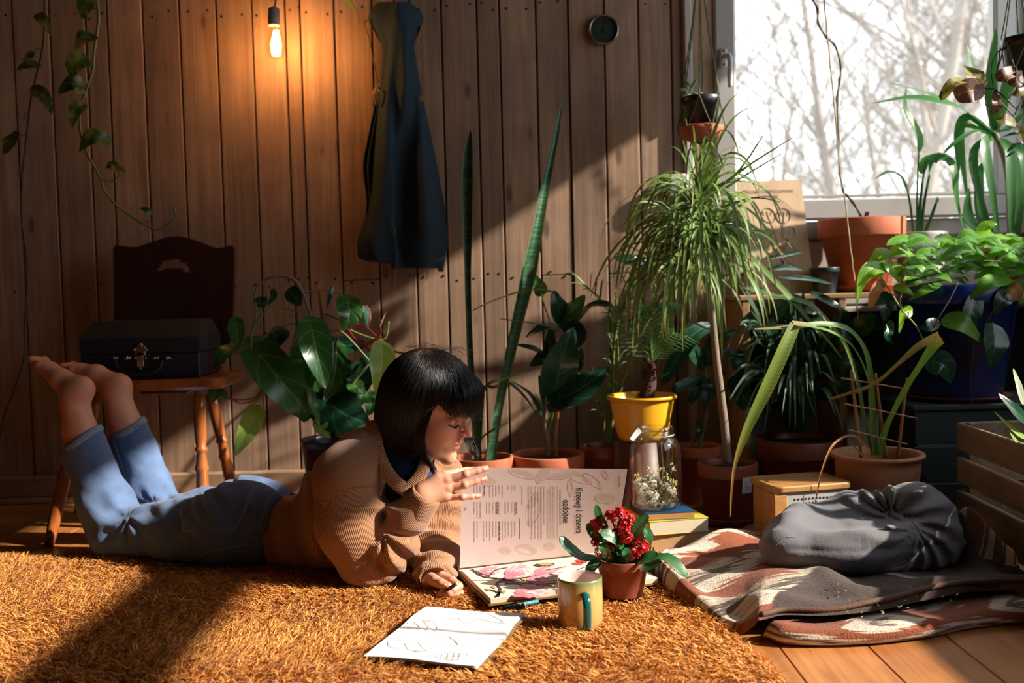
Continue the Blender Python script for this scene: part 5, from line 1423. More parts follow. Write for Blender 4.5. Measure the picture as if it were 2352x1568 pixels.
for i in range(26):
    px,py=random.uniform(1920,2210),random.uniform(1345,1440); p=fl(px,py,.05); a=random.uniform(0,3.14); L=random.uniform(.004,.008)
    # rest the needle on the sheet
    best=min(((abs(NF[k].x-p.x),k) for k in range(151)))[1]; v=min(max((p.y-NF[best].y)/(NBk[best].y-NF[best].y),0.05),.9); z=blz(best/150,v,p.x,p.y)+.0012
    mb.tube([V((p.x,p.y,z)),V((p.x+L*math.cos(a),p.y+L*math.sin(a),z+.001))],.0007,4)
o=tag(obj('dry_needles',mb,mat('needle',C(170,160,110),.7)),'scattered dry needles lying on the brown part of the blanket','dry needles',kind='stuff')
# ================= grey cushion =================
t=NT('grey_cotton'); co=t.coord(); n=t.noise(co,18,4).outputs[0]; f=t.noise(co,1200,2).outputs[0]
c=t.mix(n,C(104,103,108),C(84,82,86)); M_grey=t.done(t.bsdf(c,.85,0,t.bump(t.math('ADD',t.math('MULTIPLY',f,.3),t.noise(co,90,4,.7,1.5).outputs[0]),.5,.0025),Sheen_Weight=.2))
CC=at(1955,1250,2.16)
def cush(g):
    d=ell(g,at(1930,1250,2.15),(.172,.125,.078)); d=smin(d,ell(g,at(2060,1250,2.17),(.13,.12,.082)),.05)
    d=smin(d,ell(g,at(2118,1215,2.20),(.075,.105,.098)),.035)
    d=smin(d,chain(g,[at(1800,1255,2.10),at(1850,1215,2.19),at(1960,1185,2.24),at(2060,1172,2.24),at(2105,1160,2.20)],[.045,.05,.055,.045,.04],.03),.03)
    c=at(1960,1205,2.14); d=smax(d,-ell(g,c+V((0,0,.035)),(.12,.075,.045)),.035)
    # soft pleats: radiating from the gathered end and along the side
    K=at(2085,1205,2.1); a=np.arctan2(g.z-K.z,g.x-K.x); r=np.sqrt((g.x-K.x)**2+(g.z-K.z)**2+.3*(g.y-K.y)**2)
    d=d+.0055*np.sin(a*13+3*r*20)*np.exp(-((r-.07)/.05)**2)
    w=np.abs(sn3(g.x*14+g.z*10,g.y*16,g.z*26,31,2)); d=d+.010*(w-.35)
    w=np.abs(sn3(g.x*32+g.y*14,g.y*26,g.z*52,33,2)); d=d+.0032*(w-.35)
    s=(g.z-(at(1900,1262,2.05).z+.10*(g.x-CC.x)*.0)); d=d+.004*np.exp(-(s/.006)**2)
    return smax(d,.030-g.z,.02)
g=G((CC.x-.24,1.97,.0),(CC.x+.28,2.40,.24),.0042); v,f=nets(g,cush(g)); v=relax(v,f,1,.4)
cu=thing('cushion',(CC.x,2.16,.03),'soft grey cotton cushion slumped on the patterned blanket','cushion')
npobj('cushion_cover',v,f,M_grey,cu,{'lf':np.zeros((len(v),3))}); Bc_=bvh(v,f)
mb=MB()
for pl in ([(1772,1262),(1800,1236),(1830,1232)],[(2095,1195),(2120,1235),(2130,1280),(2126,1305)]): projline(Bc_,pl,50,.0008,mb,.0012)
obj('piping',mb,M_grey,cu)
# ================= perforated metal box with wooden lid =================
BX=V((at(1842,1150,2.42).x,2.44,0)); yw=math.radians(12); Rb=Matrix.Rotation(yw,3,'Z'); lz=.64-(1114-657)/F*2.40
bxo=thing('storage_box',BX,'perforated steel storage box with a rounded wooden lid behind the cushion','box')
M_steel=mat('brushed_steel',C(206,204,198),.42,.45,var=.1); M_lid=woodmat('lid_wood',C(196,146,88),C(156,104,58),(8,60,60),.35,.1,coat=.3)
def rrect(w,d,r,n=6):
    o=[]
    for cx,cy,a0 in((w/2-r,d/2-r,0),(-w/2+r,d/2-r,90),(-w/2+r,-d/2+r,180),(w/2-r,-d/2+r,270)):
        for i in range(n+1): a=math.radians(a0+90*i/n); o.append(V((cx+r*math.cos(a),cy+r*math.sin(a),0)))
    return o
def prism(mb,loop,z0,z1,c,R,bev=0,mi=0):
    n=len(loop); L=[(z0,0),(z0+bev,1),(z1-bev,1),(z1,0)] if bev else [(z0,1),(z1,1)]
    rings=[]
    for z,k in L:
        s=1 if k or not bev else 1-bev/ max(p.length for p in loop)
        rings.append([c+R@(p*s)+V((0,0,z)) for p in loop])
    vs=[p for r in rings for p in r]; fs=[]
    for a in range(len(rings)-1):
        for i in range(n): j=(i+1)%n; fs.append((a*n+i,a*n+j,(a+1)*n+j,(a+1)*n+i))
    fs.append(tuple(range(n))[::-1]); fs.append(tuple((len(rings)-1)*n+i for i in range(n))); mb.add(vs,fs,mi,smooth=False)
mb=MB(); prism(mb,rrect(.205,.155,.022),lz-.016,lz,BX,Rb,.003); obj('lid',mb,M_lid,bxo)
mb=MB(); prism(mb,rrect(.188,.140,.012),.012,lz-.016,BX,Rb,0); obj('body',mb,M_steel,bxo)
mb=MB()
nx,nz=15,9
for i in range(nx):
    for j in range(nz):
        p=BX+Rb@V((-.050+i*.0095,-.0702,0))+V((0,0,lz-.034-j*.0105)); 
        vs=[p+Rb@V((.0030*math.cos(a),-.0004,.0030*math.sin(a))) for a in [k*PI/4 for k in range(8)]]; mb.add(vs,[tuple(range(8))],smooth=False)
obj('perforation',mb,M_dark,bxo)
for s in(-1,1):
    mb=MB(); mb.box(BX+Rb@V((-.0870 if s<0 else -.0955,-.0665 if s<0 else .0,0))+V((0,0,.075)),(.034 if s<0 else .006,.012 if s<0 else .10,.13),Rb,bev=.002); obj('wooden_strip',mb,M_lid,bxo)
mb=MB(); mb.box(BX+V((0,0,.006)),(.16,.12,.012),Rb); obj('foot',mb,M_dark,bxo)
# ================= wooden crate =================
M_crate=woodmat('crate_wood',C(172,146,114),C(112,92,70),(30,3,30),.85,.6,rndvar=.5,dirt=.5)
cr0=V((1.095,2.42,0)); crate_=thing('wooden_crate',cr0,'rough slatted wooden crate at the right edge of the floor','crate')
random.seed(3)
for (z0,z1) in((.228,.294),(.145,.207),(.035,.128)):
    mb=MB(); a=V((1.092,2.43,(z0+z1)/2)); b=V((1.050,1.66,(z0+z1)/2)); d=b-a; yaw=math.atan2(d.y,d.x); mb.box((a+b)/2,(d.length,.013,z1-z0),Matrix.Rotation(yaw,3,'Z')@Matrix.Rotation(random.uniform(-.01,.01),3,'Y'),attr=(0,0,random.random()),bev=.003); obj('slat',mb,M_crate,crate_)
    mb=MB(); mb.box((1.27,2.425,(z0+z1)/2),(.36,.013,z1-z0),attr=(0,0,random.random()),bev=.003); obj('slat',mb,M_crate,crate_)
    mb=MB(); mb.box((1.455,2.05,(z0+z1)/2),(.013,.76,z1-z0),attr=(0,0,random.random()),bev=.003); obj('slat',mb,M_crate,crate_)
for p in((1.112,2.405),(1.435,2.405),(1.07,1.68),(1.435,1.68)):
    mb=MB(); mb.box((p[0],p[1],.15),(.022,.022,.29),attr=(0,0,random.random()),bev=.002); obj('corner_post',mb,M_crate,crate_)
mb=MB(); mb.box((1.26,2.04,.012),(.36,.74,.012)); obj('base_board',mb,M_crate,crate_)
# ================= wall things =================
# bulb
BY=3.06; bx=lambda px,py,dy=0: at(px,py,BY+dy)
bl=thing('pendant_bulb',bx(629,10),'lit filament bulb in a white socket hanging by the wall','lamp')
M_sock=mat('porcelain_socket',C(150,132,122),.4); mb=MB(); c=bx(629,60); k=pxm(BY)
mb.lathe(c,[(0,44*k),(6*k,43*k),(13*k,38*k),(13.5*k,12*k),(13*k,4*k),(13.5*k,2*k),(12*k,0),(0,0)],24,R=Matrix.Rotation(.04,3,'Y')); obj('socket',mb,M_sock,bl)
mb=MB(); mb.tube([bx(630,18),bx(633,2),bx(638,-30),bx(641,-140)],.003,8,res=12); obj('cord',mb,mat('cord_cloth',C(120,70,60),.8),bl)
mb=MB(); c=bx(634,136); mb.lathe(c,[(0,0),(6*k,.6*k),(14*k,5*k),(21*k,16*k),(22.5*k,30*k),(19*k,48*k),(13*k,66*k),(11*k,77*k)],32,R=Matrix.Rotation(.03,3,'Y')); obj('bulb_glass',mb,glassmat('bulb_glass',(1,.93,.82),.04,.35),bl)
mb=MB()
for dx,dy in((-8,0),(-3,.006),(4,-.005),(8,.004)): mb.tube([bx(634+dx*.5,70,dy),bx(634+dx,92,dy),bx(635+dx,128,dy)],.0016,6,res=8)
obj('filament',mb,emis('filament_glow',(1,.62,.26),90),bl)
mb=MB(); mb.tube([bx(631,62),bx(633,76)],.004,8); obj('mount',mb,M_sock,bl)
pl=bpy.data.lights.new('bulb_light','POINT'); pl.energy=5.5; pl.color=(1,.44,.13); pl.shadow_soft_size=.02
po=bpy.data.objects.new('bulb_light',pl); COL.objects.link(po); po.location=bx(634,98,-.0); 
# round wall thermometer
tc_=at(1386,70,WY-.012); r=34*pxm(WY)
th=thing('wall_thermometer',tc_,'round metal-rimmed dial hanging on the plank wall','thermometer')
Rx=Matrix.Rotation(PI/2,3,'X')
mb=MB(); mb.lathe(tc_+V((0,.012,0)),[(0,0),(r*.98,0),(r,.006),(r,.022),(r*.97,.027),(r*.9,.0275),(r*.89,.022)],48,R=Rx); obj('rim',mb,mat('chrome_rim',C(170,165,158),.25,.9),th)
mb=MB(); mb.lathe(tc_+V((0,.012,0)),[(0,.016),(r*.9,.016)],48,R=Rx); mb.lathe(tc_+V((0,.012,0)),[(r*.60,.0164),(r*.63,.0164)],48,R=Rx,mi=1)
for i in range(27):
    a=math.radians(-220+i*10); p=tc_+V((0,-.0045,0)); 
    mb.tube([p+V((math.cos(a)*r*.68,0,-math.sin(a)*r*.68)),p+V((math.cos(a)*r*.8,0,-math.sin(a)*r*.8))],.0006,4,mi=1)
obj('dial',mb,[mat('dark_dial',C(58,64,60),.5),mat('dial_marks',C(30,32,32),.5)],th)
mb=MB(); mb.tube([tc_+V((0,-.0065,-.01)),tc_+V((.004,-.0065,.028))],.0009,5); mb.ball(tc_+V((0,-.0065,0)),.003,10,6); obj('needle',mb,mat('needle_black',C(20,20,20),.4),th)
mb=MB(); mb.lathe(tc_+V((0,.012,0)),[(0,.0262),(r*.5,.0255),(r*.89,.023)],40,R=Rx); obj('cover_glass',mb,glassmat('dial_glass',(.8,.9,.86),.12,.3,.05),th)
# white box by the window
c=at(1557,427,WY-.022); s=pxm(WY); wb=thing('wall_box',c+V((0,.02,-.04)),'small white plastic box mounted where the planks meet the window','thermostat')
mb=MB(); mb.box(c,(44*s,.045,52*s),bev=.006); obj('housing',mb,mat('white_plastic',C(214,208,200),.4,var=.04),wb)
mb=MB(); mb.box(c+V((0,-.0235,.004)),(34*s,.003,34*s),bev=.001); obj('front_plate',mb,mat('white_plastic2',C(224,220,214),.35,var=.04),wb)
# ================= apron =================
M_apr=mat('navy_canvas',C(24,48,62),.85,var=.2,scale=14,bump=.4,bscale=500); M_tan=mat('tan_tape',C(150,118,66),.8); M_aprl=mat('tan_lining',C(120,92,52),.85)
ap=thing('apron',at(905,5,3.14),'dark navy apron with tan ties hanging on the plank wall','apron')
rowsp=[(4,[(868,3.17),(880,3.14),(900,3.12),(915,3.10),(930,3.12),(940,3.15)]),(40,[(846,3.165),(862,3.14),(895,3.11),(915,3.09),(950,3.12),(973,3.16)]),(85,[(866,3.17),(880,3.14),(898,3.11),(925,3.09),(945,3.12),(956,3.16)]),(110,[(878,3.17),(884,3.14),(900,3.11),(922,3.09),(944,3.12),(952,3.16)]),
 (190,[(874,3.17),(878,3.13),(895,3.10),(925,3.08),(950,3.11),(965,3.16)]),(260,[(868,3.17),(874,3.12),(895,3.09),(922,3.10),(960,3.11),(979,3.16)]),(350,[(860,3.165),(868,3.11),(900,3.08),(918,3.12),(965,3.09),(998,3.15)]),(450,[(852,3.16),(864,3.09),(900,3.06),(918,3.13),(975,3.08),(1017,3.14)]),(510,[(836,3.15),(858,3.07),(895,3.05),(920,3.12),(980,3.07),(1026,3.13)]),(548,[(822,3.13),(850,3.05),(905,3.05),(914,3.11),(985,3.07),(1029,3.13)]),(592,[(824,3.135),(868,3.06),(908,3.06),(922,3.10),(985,3.075),(1023,3.13)]),(616,[(850,3.14),(885,3.09),(905,3.08),(935,3.10),(985,3.08),(1018,3.13)])]
def rowcurve(y,L,n=60,dy=0):
    P=spl([V((x,Yd,0)) for x,Yd in L],n); out=[]
    for i,p in enumerate(P):
        u=i/n; yy=y
        if y>600: yy=y-32*max(0,.45-u)/.45*1.0+ (8 if u>.9 else 0)
        if 540<y<600: yy=y+ (10*math.sin(PI*min(1,u/.45)) if u<.45 else 0)
        Y=p.y+.008*math.sin(u*23+y*.012)*min(1,y/200)+dy; out.append(at(p.x,yy,min(Y,WY-.006)))
    return out
R0=[rowcurve(y,L) for y,L in rowsp]
def densify(R0,per=6):
    cols=list(zip(*R0)); cols=[spl(list(c),per*(len(R0)-1)) for c in cols]; return [list(r) for r in zip(*cols)]
front=densify(R0); back=[[V((p.x,min(p.y+.0025,WY-.002),p.z)) for p in r] for r in front]
mb=MB(); mb.grid(front,mi=0); mb.grid([r[::-1] for r in back],mi=1)
obj('cloth',mb,[M_apr,M_aprl],ap)
# back panel seen beside and below the fold
mb=MB(); rw=[(200,[(868,3.18),(880,3.175),(890,3.17)]),(300,[(848,3.18),(865,3.175),(890,3.17)]),(380,[(834,3.175),(860,3.17),(900,3.17)]),(460,[(842,3.17),(865,3.165),(900,3.16)]),(540,[(840,3.16),(870,3.155),(905,3.15)]),(600,[(885,3.14),(895,3.13),(906,3.125)]),(622,[(903,3.13),(905,3.128),(906,3.125)])]
R1=[rowcurve(y,L,24) for y,L in rw]; mb.grid(densify(R1)); obj('back_panel',mb,M_apr,ap)
mb=MB(); mb.tube([at(851,45,3.15),at(838,52,3.15),at(848,90,3.16),at(858,140,3.16),at(868,190,3.16)],.006,6,res=24,flat=.25); obj('neck_strap',mb,M_tan,ap); mb=MB()
mb.tube([at(968,60,3.15),at(960,90,3.16),at(952,120,3.165),at(955,160,3.17)],.010,6,res=20,flat=.25); obj('neck_strap',mb,M_tan,ap)
mb=MB(); mb.tube([at(866,200,3.12),at(862,215,3.10),at(868,240,3.12),at(870,205,3.10)],.008,6,res=20,flat=.4); obj('tie',mb,M_tan,ap); mb=MB()
mb.tube([at(903,590,3.10),at(908,640,3.11),at(893,700,3.11),at(874,750,3.06),at(880,790,3.03),at(905,806,3.0),at(932,812,2.98)],.0055,6,res=50,flat=.2); obj('tie',mb,M_tan,ap); mb=MB()
mb.tube([at(980,608,3.12),at(982,630,3.13),at(977,645,3.13)],.003,6,res=10,flat=.4); obj('tie',mb,M_tan,ap); mb=MB(); mb.box(at(968,226,3.10),(.010,.002,.016)); obj('fabric_label',mb,M_tan,ap)
mb=MB(); mb.tube([at(905,8,WY),at(905,6,WY-.05),at(905,-6,WY-.055)],.004,8,res=10); obj('hook',mb,mat('iron_hook',C(40,36,34),.4,.7),ap)
# ================= chair and case =================
M_chair=woodmat('honey_wood',C(168,98,46),C(126,66,28),(30,30,4),.25,.08,coat=.5); M_chd=woodmat('dark_stained_wood',C(70,34,24),C(44,20,15),(40,40,4),.4,.1,coat=.3)
CH0=at(400,1000,2.86); ch=thing('wooden_chair',fl(350,1230),'wooden chair with a dark cut-out back and honey brown turned legs','chair')
sz=.64-(872-692)/F*2.72
def seat():
    mb=MB(); xl,xr=at(150,875,2.74).x,at(512,875,2.74).x; c=V(((xl+xr)/2,2.86,0)); w=xr-xl; loop=[]
    for p in rrect(w,.34,.05,8): loop.append(V((p.x*(1+.10*(p.y/.17)*-.5),p.y,0)))
    prism(mb,loop,sz-.030,sz,c,Matrix.Identity(3),.008); return mb,c,w
mb,cs,cw=seat(); obj('seat',mb,M_chair,ch)
# turned front rail detail and rear crest
mb=MB(); mb.tube([at(500,872,2.76),at(540,862,2.90)],[.011,.012],10,res=10,wob=lambda a,u:1+.18*math.sin(u*40)); obj('side_rail',mb,M_chair,ch)
def leg(top,bot,prof):
    mb=MB(); k=len(prof); pts=[lerp(top,bot,t) for t,r in prof]; mb.tube(pts,[r for t,r in prof],16); obj('leg',mb,M_chair,ch)
tp=[(0,.0165),(.10,.018),(.30,.0165),(.38,.014),(.395,.0175),(.41,.0175),(.42,.0135),(.50,.0155),(.535,.019),(.55,.019),(.565,.0165),(.7,.0175),(.9,.015),(1,.012)]
tp=[(t,r*1.0) for t,r in tp]
leg(at(457,905,2.74),V((at(468,1120,2.74).x,2.73,.0)),tp); leg(at(485,905,2.98),V((at(545,1200,3.02).x,3.02,0)),tp)
leg(at(190,905,2.74),V((at(128,1250,2.64).x,2.60,.0)),tp); leg(at(220,905,2.98),V((at(180,1190,3.02).x,3.02,0)),tp)
mb=MB(); mb.box(V((cs.x+.03,2.86,sz-.040)),(.13,.12,.02),bev=.004); obj('seat_block',mb,M_chd,ch)
# back board with wavy top and slot
def backb():
    mb=MB(); Yb=3.00; yt=lambda x: 556+ (0) 
    def top(u): return 562-20*math.exp(-((u-.52)/.20)**2)*1.0+ (6*math.exp(-((u-.17)/.10)**2)+8*math.exp(-((u-.86)/.09)**2))+(8 if u<.01 or u>.99 else 0)
    def left(v): return lerp(260,262,v)
    def right(v): return 537-3*v-12*max(0,v-.45)-30*max(0,v-.75)*2
    n,m=56,44; P=[];
    for j in range(m+1):
        v=j/m; row=[]
        for i in range(n+1):
            u=i/n; y=lerp(top(u),835,v); x=lerp(left(v),right(v),u); row.append((x,y))
        P.append(row)
    def tilt(y): return Yb+.045*(1-(y-560)/300)
    fr=[at(x,y,tilt(y)) for r in P for x,y in r]; bk=[p+V((0,.018,0)) for p in fr]; N=len(fr); w=n+1
    def slot(i,j):
        x,y=P[j][i]; x2,y2=P[j+1][i+1]; cx,cy=(x+x2)/2,(y+y2)/2
        dx=(cx-397)/37; yc=606+ (dx*dx)*14; return abs(dx)<1 and abs(cy-yc)<(9.5 if abs(dx)<.85 else 6)
    keep=[[not slot(i,j) for i in range(n)] for j in range(m)]; fs=[]
    for j in range(m):
        for i in range(n):
            if not keep[j][i]: continue
            a=j*w+i; fs.append((a,a+w,a+w+1,a+1)); fs.append((N+a,N+a+1,N+a+w+1,N+a+w))
            for (di,dj,p,q_) in((-1,0,a,a+w),(1,0,a+w+1,a+1),(0,-1,a+1,a),(0,1,a+w,a+w+1)):
                ii,jj=i+di,j+dj
                if ii<0 or jj<0 or ii>=n or jj>=m or not keep[jj][ii]: fs.append((p,N+p,N+q_,q_)[::-1])
    mb.add(fr+bk,fs,smooth=False); return mb
obj('backrest',backb(),M_chd,ch)
# dark case on the seat
M_case=mat('black_leatherette',C(26,30,44),.5,bump=.4,bscale=400); M_caset=mat('worn_black_top',C(38,36,38),.65,var=.4,scale=20); M_chr=mat('nickel',C(190,176,160),.25,.95)
cy0=2.745; zc=sz+.001; bxl,bxr=at(186,860,cy0).x,at(460,860,cy0).x; z1=.64-(778-694)/F*cy0; z2=.64-(735-692)/F*(cy0+.12)
cs_=thing('carrying_case',V(((bxl+bxr)/2,cy0+.1,zc)),'black carrying case with nickel clasp standing on the chair seat','case')
dpt=.20; zm=.64-(812-694)/F*cy0
mb=MB(); mb.box(((bxl+bxr)/2,cy0+dpt/2,(zc+zm)/2),(bxr-bxl,dpt,zm-zc-.001),bev=.004); obj('body',mb,M_case,cs_)
xa,xb=at(210,735,cy0+.06).x,at(470,735,cy0+.06).x
vs=[(bxl-.001,cy0-.001,zm),(bxr+.001,cy0-.001,zm),(bxr+.001,cy0+dpt,zm),(bxl-.001,cy0+dpt,zm),(bxl-.001,cy0-.001,z1),(bxr+.001,cy0-.001,z1),(bxr+.001,cy0+dpt,z1),(bxl-.001,cy0+dpt,z1),(bxl+.018,cy0+.055,z2),(bxr-.008,cy0+.055,z2),(bxr-.008,cy0+.15,z2),(bxl+.018,cy0+.15,z2)]
mb=MB(); mb.add(vs,[(0,3,2,1),(0,1,5,4),(1,2,6,5),(2,3,7,6),(3,0,4,7),(4,5,9,8),(5,6,10,9),(6,7,11,10),(7,4,8,11),(8,9,10,11)],smooth=False)
for i in range(5,10): mb.m[i]=1
obj('lid',mb,[M_case,M_caset],cs_)
fc=lambda px,py,d=0: at(px,py,cy0-.003-d)
mb=MB()
for (x,y,w,h) in((322,806,24,22),(322,826,16,36),(322,793,12,10)): mb.box(fc(x,y),(w*pxm(cy0),.004,h*pxm(cy0)),bev=.0015)
for x,y in((308,803),(336,803),(322,790),(310,822),(334,822),(322,846)): mb.ball(fc(x,y,.003),(.0042,.003,.0042),8,6)
obj('clasp',mb,M_chr,cs_)
for x in(262,291,355,384):
    mb=MB(); mb.ball(fc(x,822,.004),.0075 if x in(291,384) else .006,10,8); mb.ball(fc(x+6,822,.004),.005,10,8); obj('handle_mount',mb,M_chr,cs_)
mb=MB(); mb.tube([fc(264,826,.006),fc(276,850,.018),fc(322,862,.022),fc(362,850,.018),fc(372,828,.006)],.0065,10,res=24,flat=.8); obj('handle',mb,M_case,cs_)
# ================= plants =================
random.seed(42)
def PL(L,Y): return [at(p[0],p[1],Y+(p[2] if len(p)>2 else 0)) for p in L]
L_phil=leafmat('philodendron_leaf',C(58,112,48),C(30,72,36),C(120,160,90),.28,.22,lat=24)
L_lite=leafmat('young_leaf',C(150,184,80),C(116,158,62),C(190,210,130),.35,.45,lat=22)
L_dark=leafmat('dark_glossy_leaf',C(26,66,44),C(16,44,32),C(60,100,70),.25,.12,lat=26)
L_mid=leafmat('green_leaf',C(70,118,48),C(44,88,38),C(120,150,80),.4,.35,lat=22)
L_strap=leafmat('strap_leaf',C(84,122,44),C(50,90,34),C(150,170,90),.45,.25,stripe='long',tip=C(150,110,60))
L_drac=leafmat('dracaena_leaf',C(112,150,62),C(60,104,48),C(190,190,120),.4,.3,stripe='long',tip=C(160,120,70))
L_snake=leafmat('snake_leaf',C(38,78,52),C(24,56,40),C(66,104,70),.4,.08,stripe='snake')
L_poth=leafmat('pothos_leaf',C(136,186,52),C(84,146,36),C(206,214,110),.3,.5,lat=18)
L_ivy=leafmat('ivy_leaf',C(96,156,44),C(56,116,36),C(150,180,80),.35,.45,lat=30)
L_mar=leafmat('maroon_leaf',C(96,56,40),C(74,44,34),C(150,130,50),.45,.22,lat=18)
L_olive=leafmat('olive_leaf',C(132,126,44),C(90,84,34),C(70,44,28),.45,.3,lat=20,blotch=60,vcol=C(80,50,32))
L_dry=leafmat('dry_leaf',C(170,116,54),C(130,82,40),C(180,140,80),.6,.3,lat=0)
L_yuc=leafmat('yucca_leaf',C(52,108,42),C(30,80,36),C(90,140,70),.35,.3,stripe='long')
M_stem=mat('green_stem',C(104,116,58),.5); M_bark2=mat('grey_stem',C(128,112,94),.8,bump=.3); M_redst=mat('red_stem',C(168,58,62),.4); M_dstem=mat('dark_stem',C(48,52,34),.6)
M_bamb=mat('bamboo',C(166,118,72),.5,var=.3); M_tw=mat('jute',C(176,156,124),.85,bump=.5,bscale=900)
def leaves(name,mt,parent,Y,items,n=12,m=4):
    mb=MB()
    for it in items:
        pts,w=it[0],it[1]; nh=it[2] if len(it)>2 else (0,-1,.4); sh=it[3] if len(it)>3 else 'heart'
        if len(pts)==2:
            a,b=pts; pts=[a,((a[0]+b[0])/2+(a[1]-b[1])*.08,(a[1]+b[1])/2-(abs(a[0]-b[0]))*.12,((a[2] if len(a)>2 else 0)+(b[2] if len(b)>2 else 0))/2-.02),b]
        leaf(mb,PL(pts,Y),w*pxm(Y)*(1.12 if sh=='heart' else 1),nh,sh,n,m,.16,lobe=.22 if sh=='heart' else 0,wave=.03)
    return obj(name,mb,mt,parent)
def stems(name,mt,parent,Y,items,nn=6,res=20):
    for pts,w in items: 
        mb=MB(); r=w*pxm(Y)/2
        P=PL(pts,Y)
        mb.tube(P,[lerp(r,r*.7,i/(len(P)-1)) for i in range(len(P))],nn,res=res)
        obj(dict(stems='stem',red_stems='red_stem',arching_tips='arching_tip',stalks='stalk',branches='branch',vines='vine',dark_vines='dark_vine',tendrils='tendril').get(name,name),mb,mt,parent)
# --- philodendron behind the reader
Y=2.84; c=at(772,1000,Y); ph=thing('philodendron',(c.x,Y,0),'leafy philodendron with red stems in a black pot behind the reader','potted plant')
pot(ph,(c.x,Y,0),.098,.075,.235,M_black,rim=.003,rimh=.02,soil=.88)
leaves('leaves',L_phil,ph,Y,[
 ([(716,752,-.08),(728,810,-.12),(749,892,-.13)],72,(.45,-1,.35)),([(590,805,-.04),(635,862,-.08),(692,930,-.05),(708,966,-.02)],88,(.1,-1,.55)),
 ([(774,804,-.04),(768,860,-.06),(746,917,-.06)],50,(.3,-1,.2)),([(800,690,-.02),(802,725,-.05),(792,762,-.05)],58,(.5,-1,.3)),
 ([(664,828,-.02),(680,845,-.04),(694,870,-.04)],44,(.4,-1,.4)),([(694,800,0),(712,850,-.02),(734,902,-.02)],62,(0,-1,.3)),([(713,902,-.05),(722,935,-.06),(735,975,-.05)],22,(.8,-1,.3)),
 ([(810,880,0),(822,890,-.02),(838,905,-.02)],36,(.3,-1,.4)),([(835,902,0),(828,918,-.01),(820,936,-.01)],30,(.6,-1,.4)),([(850,905,.02),(852,930,0),(845,955,0)],34,(.3,-1,.2)),
 ([(541,739,-.02),(545,770,-.03),(548,804,-.03)],36,(.1,-1,.2)),([(532,800,-.02),(512,815,-.04),(489,846,-.04)],40,(-.3,-1,.5)),([(497,893,-.06),(492,905,-.07),(484,925,-.07)],30,(.2,-1,.2)),([(505,898,-.06),(512,908,-.07),(510,922,-.07)],20,(.2,-1,.2))])
leaves('dark_leaves',L_dark,ph,Y,[
 ([(745,915,.0),(790,950,-.03),(850,975,-.02)],105,(0,-1,.3)),([(760,860,.05),(800,870,.02),(840,900,.02)],80,(0,-1,.2)),([(720,850,.06),(770,800,.03),(850,790,.03)],60,(0,-1,.2)),
 ([(598,680,0),(598,692,-.01),(600,706,0)],30,(0,-1,.1),'oval'),([(625,662,0),(628,680,-.01),(614,700,0)],16,(.2,-1,0),'lance'),([(661,663,0),(676,680,-.02),(691,703,-.02)],38,(0,-1,.1),'lance'),
 ([(765,655,0),(757,680,-.01),(752,706,0)],12,(1,-1,0),'lance'),([(657,755,0),(640,770,-.02),(622,792,0)],42,(0,-1,.1),'oval'),([(836,700,0),(842,725,0),(845,760,0)],16,(1,-1,0),'lance'),
 ([(700,900,.04),(690,930,.02),(700,970,.02)],46,(.1,-1,0)),([(790,900,.04),(830,860,.02),(862,800,.04)],70,(0,-1,.1)),([(735,972,.0),(750,990,-.02),(764,1008,-.02)],30,(0,-1,.2))])
leaves('light_leaves',L_lite,ph,Y,[([(587,950,-.05),(568,990,-.08),(538,1048,-.07)],46,(.3,-1,.3)),([(733,968,-.04),(740,985,-.05),(760,1006,-.05)],32,(.3,-1,.3)),([(878,800,-.10),(876,850,-.14),(864,905,-.14)],56,(.5,-1,.2))])
stems('grey_stem',M_bark2,ph,Y,[([(612,640,0),(642,633,0),(673,641,-.01),(694,669,-.02),(708,706,-.03),(718,738,-.03),(737,762,-.03),(752,830,0),(762,1000,0)],9)])
stems('stems',M_stem,ph,Y,[([(612,638,0),(587,668,0),(588,721,-.02),(578,760,-.03),(576,818,-.04)],5),([(691,718,0),(645,706,0),(615,712,-.02),(590,740,-.03),(579,765,-.03),(577,822,-.04)],5),([(716,741,-.04),(664,745,-.05),(627,758,-.05),(597,782,-.05)],6),([(591,741,0),(612,765,0),(625,800,0),(627,830,0)],4),
 ([(610,640,0),(612,680,0),(618,700,0),(640,720,0),(690,730,0)],3),([(700,672,0),(740,665,0),(775,673,0),(803,692,0)],3.5),([(700,650,0),(688,700,0),(712,750,-.04)],4),([(742,758,-.02),(760,760,-.02),(790,765,-.02),(850,830,0)],5),([(840,1000,0),(760,1000,0),(740,960,0),(745,900,0)],5),
 ([(680,760,0),(672,800,0),(668,825,0)],5),([(745,720,0),(790,740,0),(810,760,0),(880,780,0),(893,738,0)],5),([(770,990,.0),(800,900,.0),(835,850,0),(880,800,0)],9),([(757,1000,0),(765,900,0),(700,850,0),(600,830,0)],5),([(640,650,0),(650,690,0),(655,720,0)],2.5),([(575,805,0),(580,860,-.02),(600,890,-.04),(580,915,-.05),(520,915,-.06),(500,895,-.06)],5)])
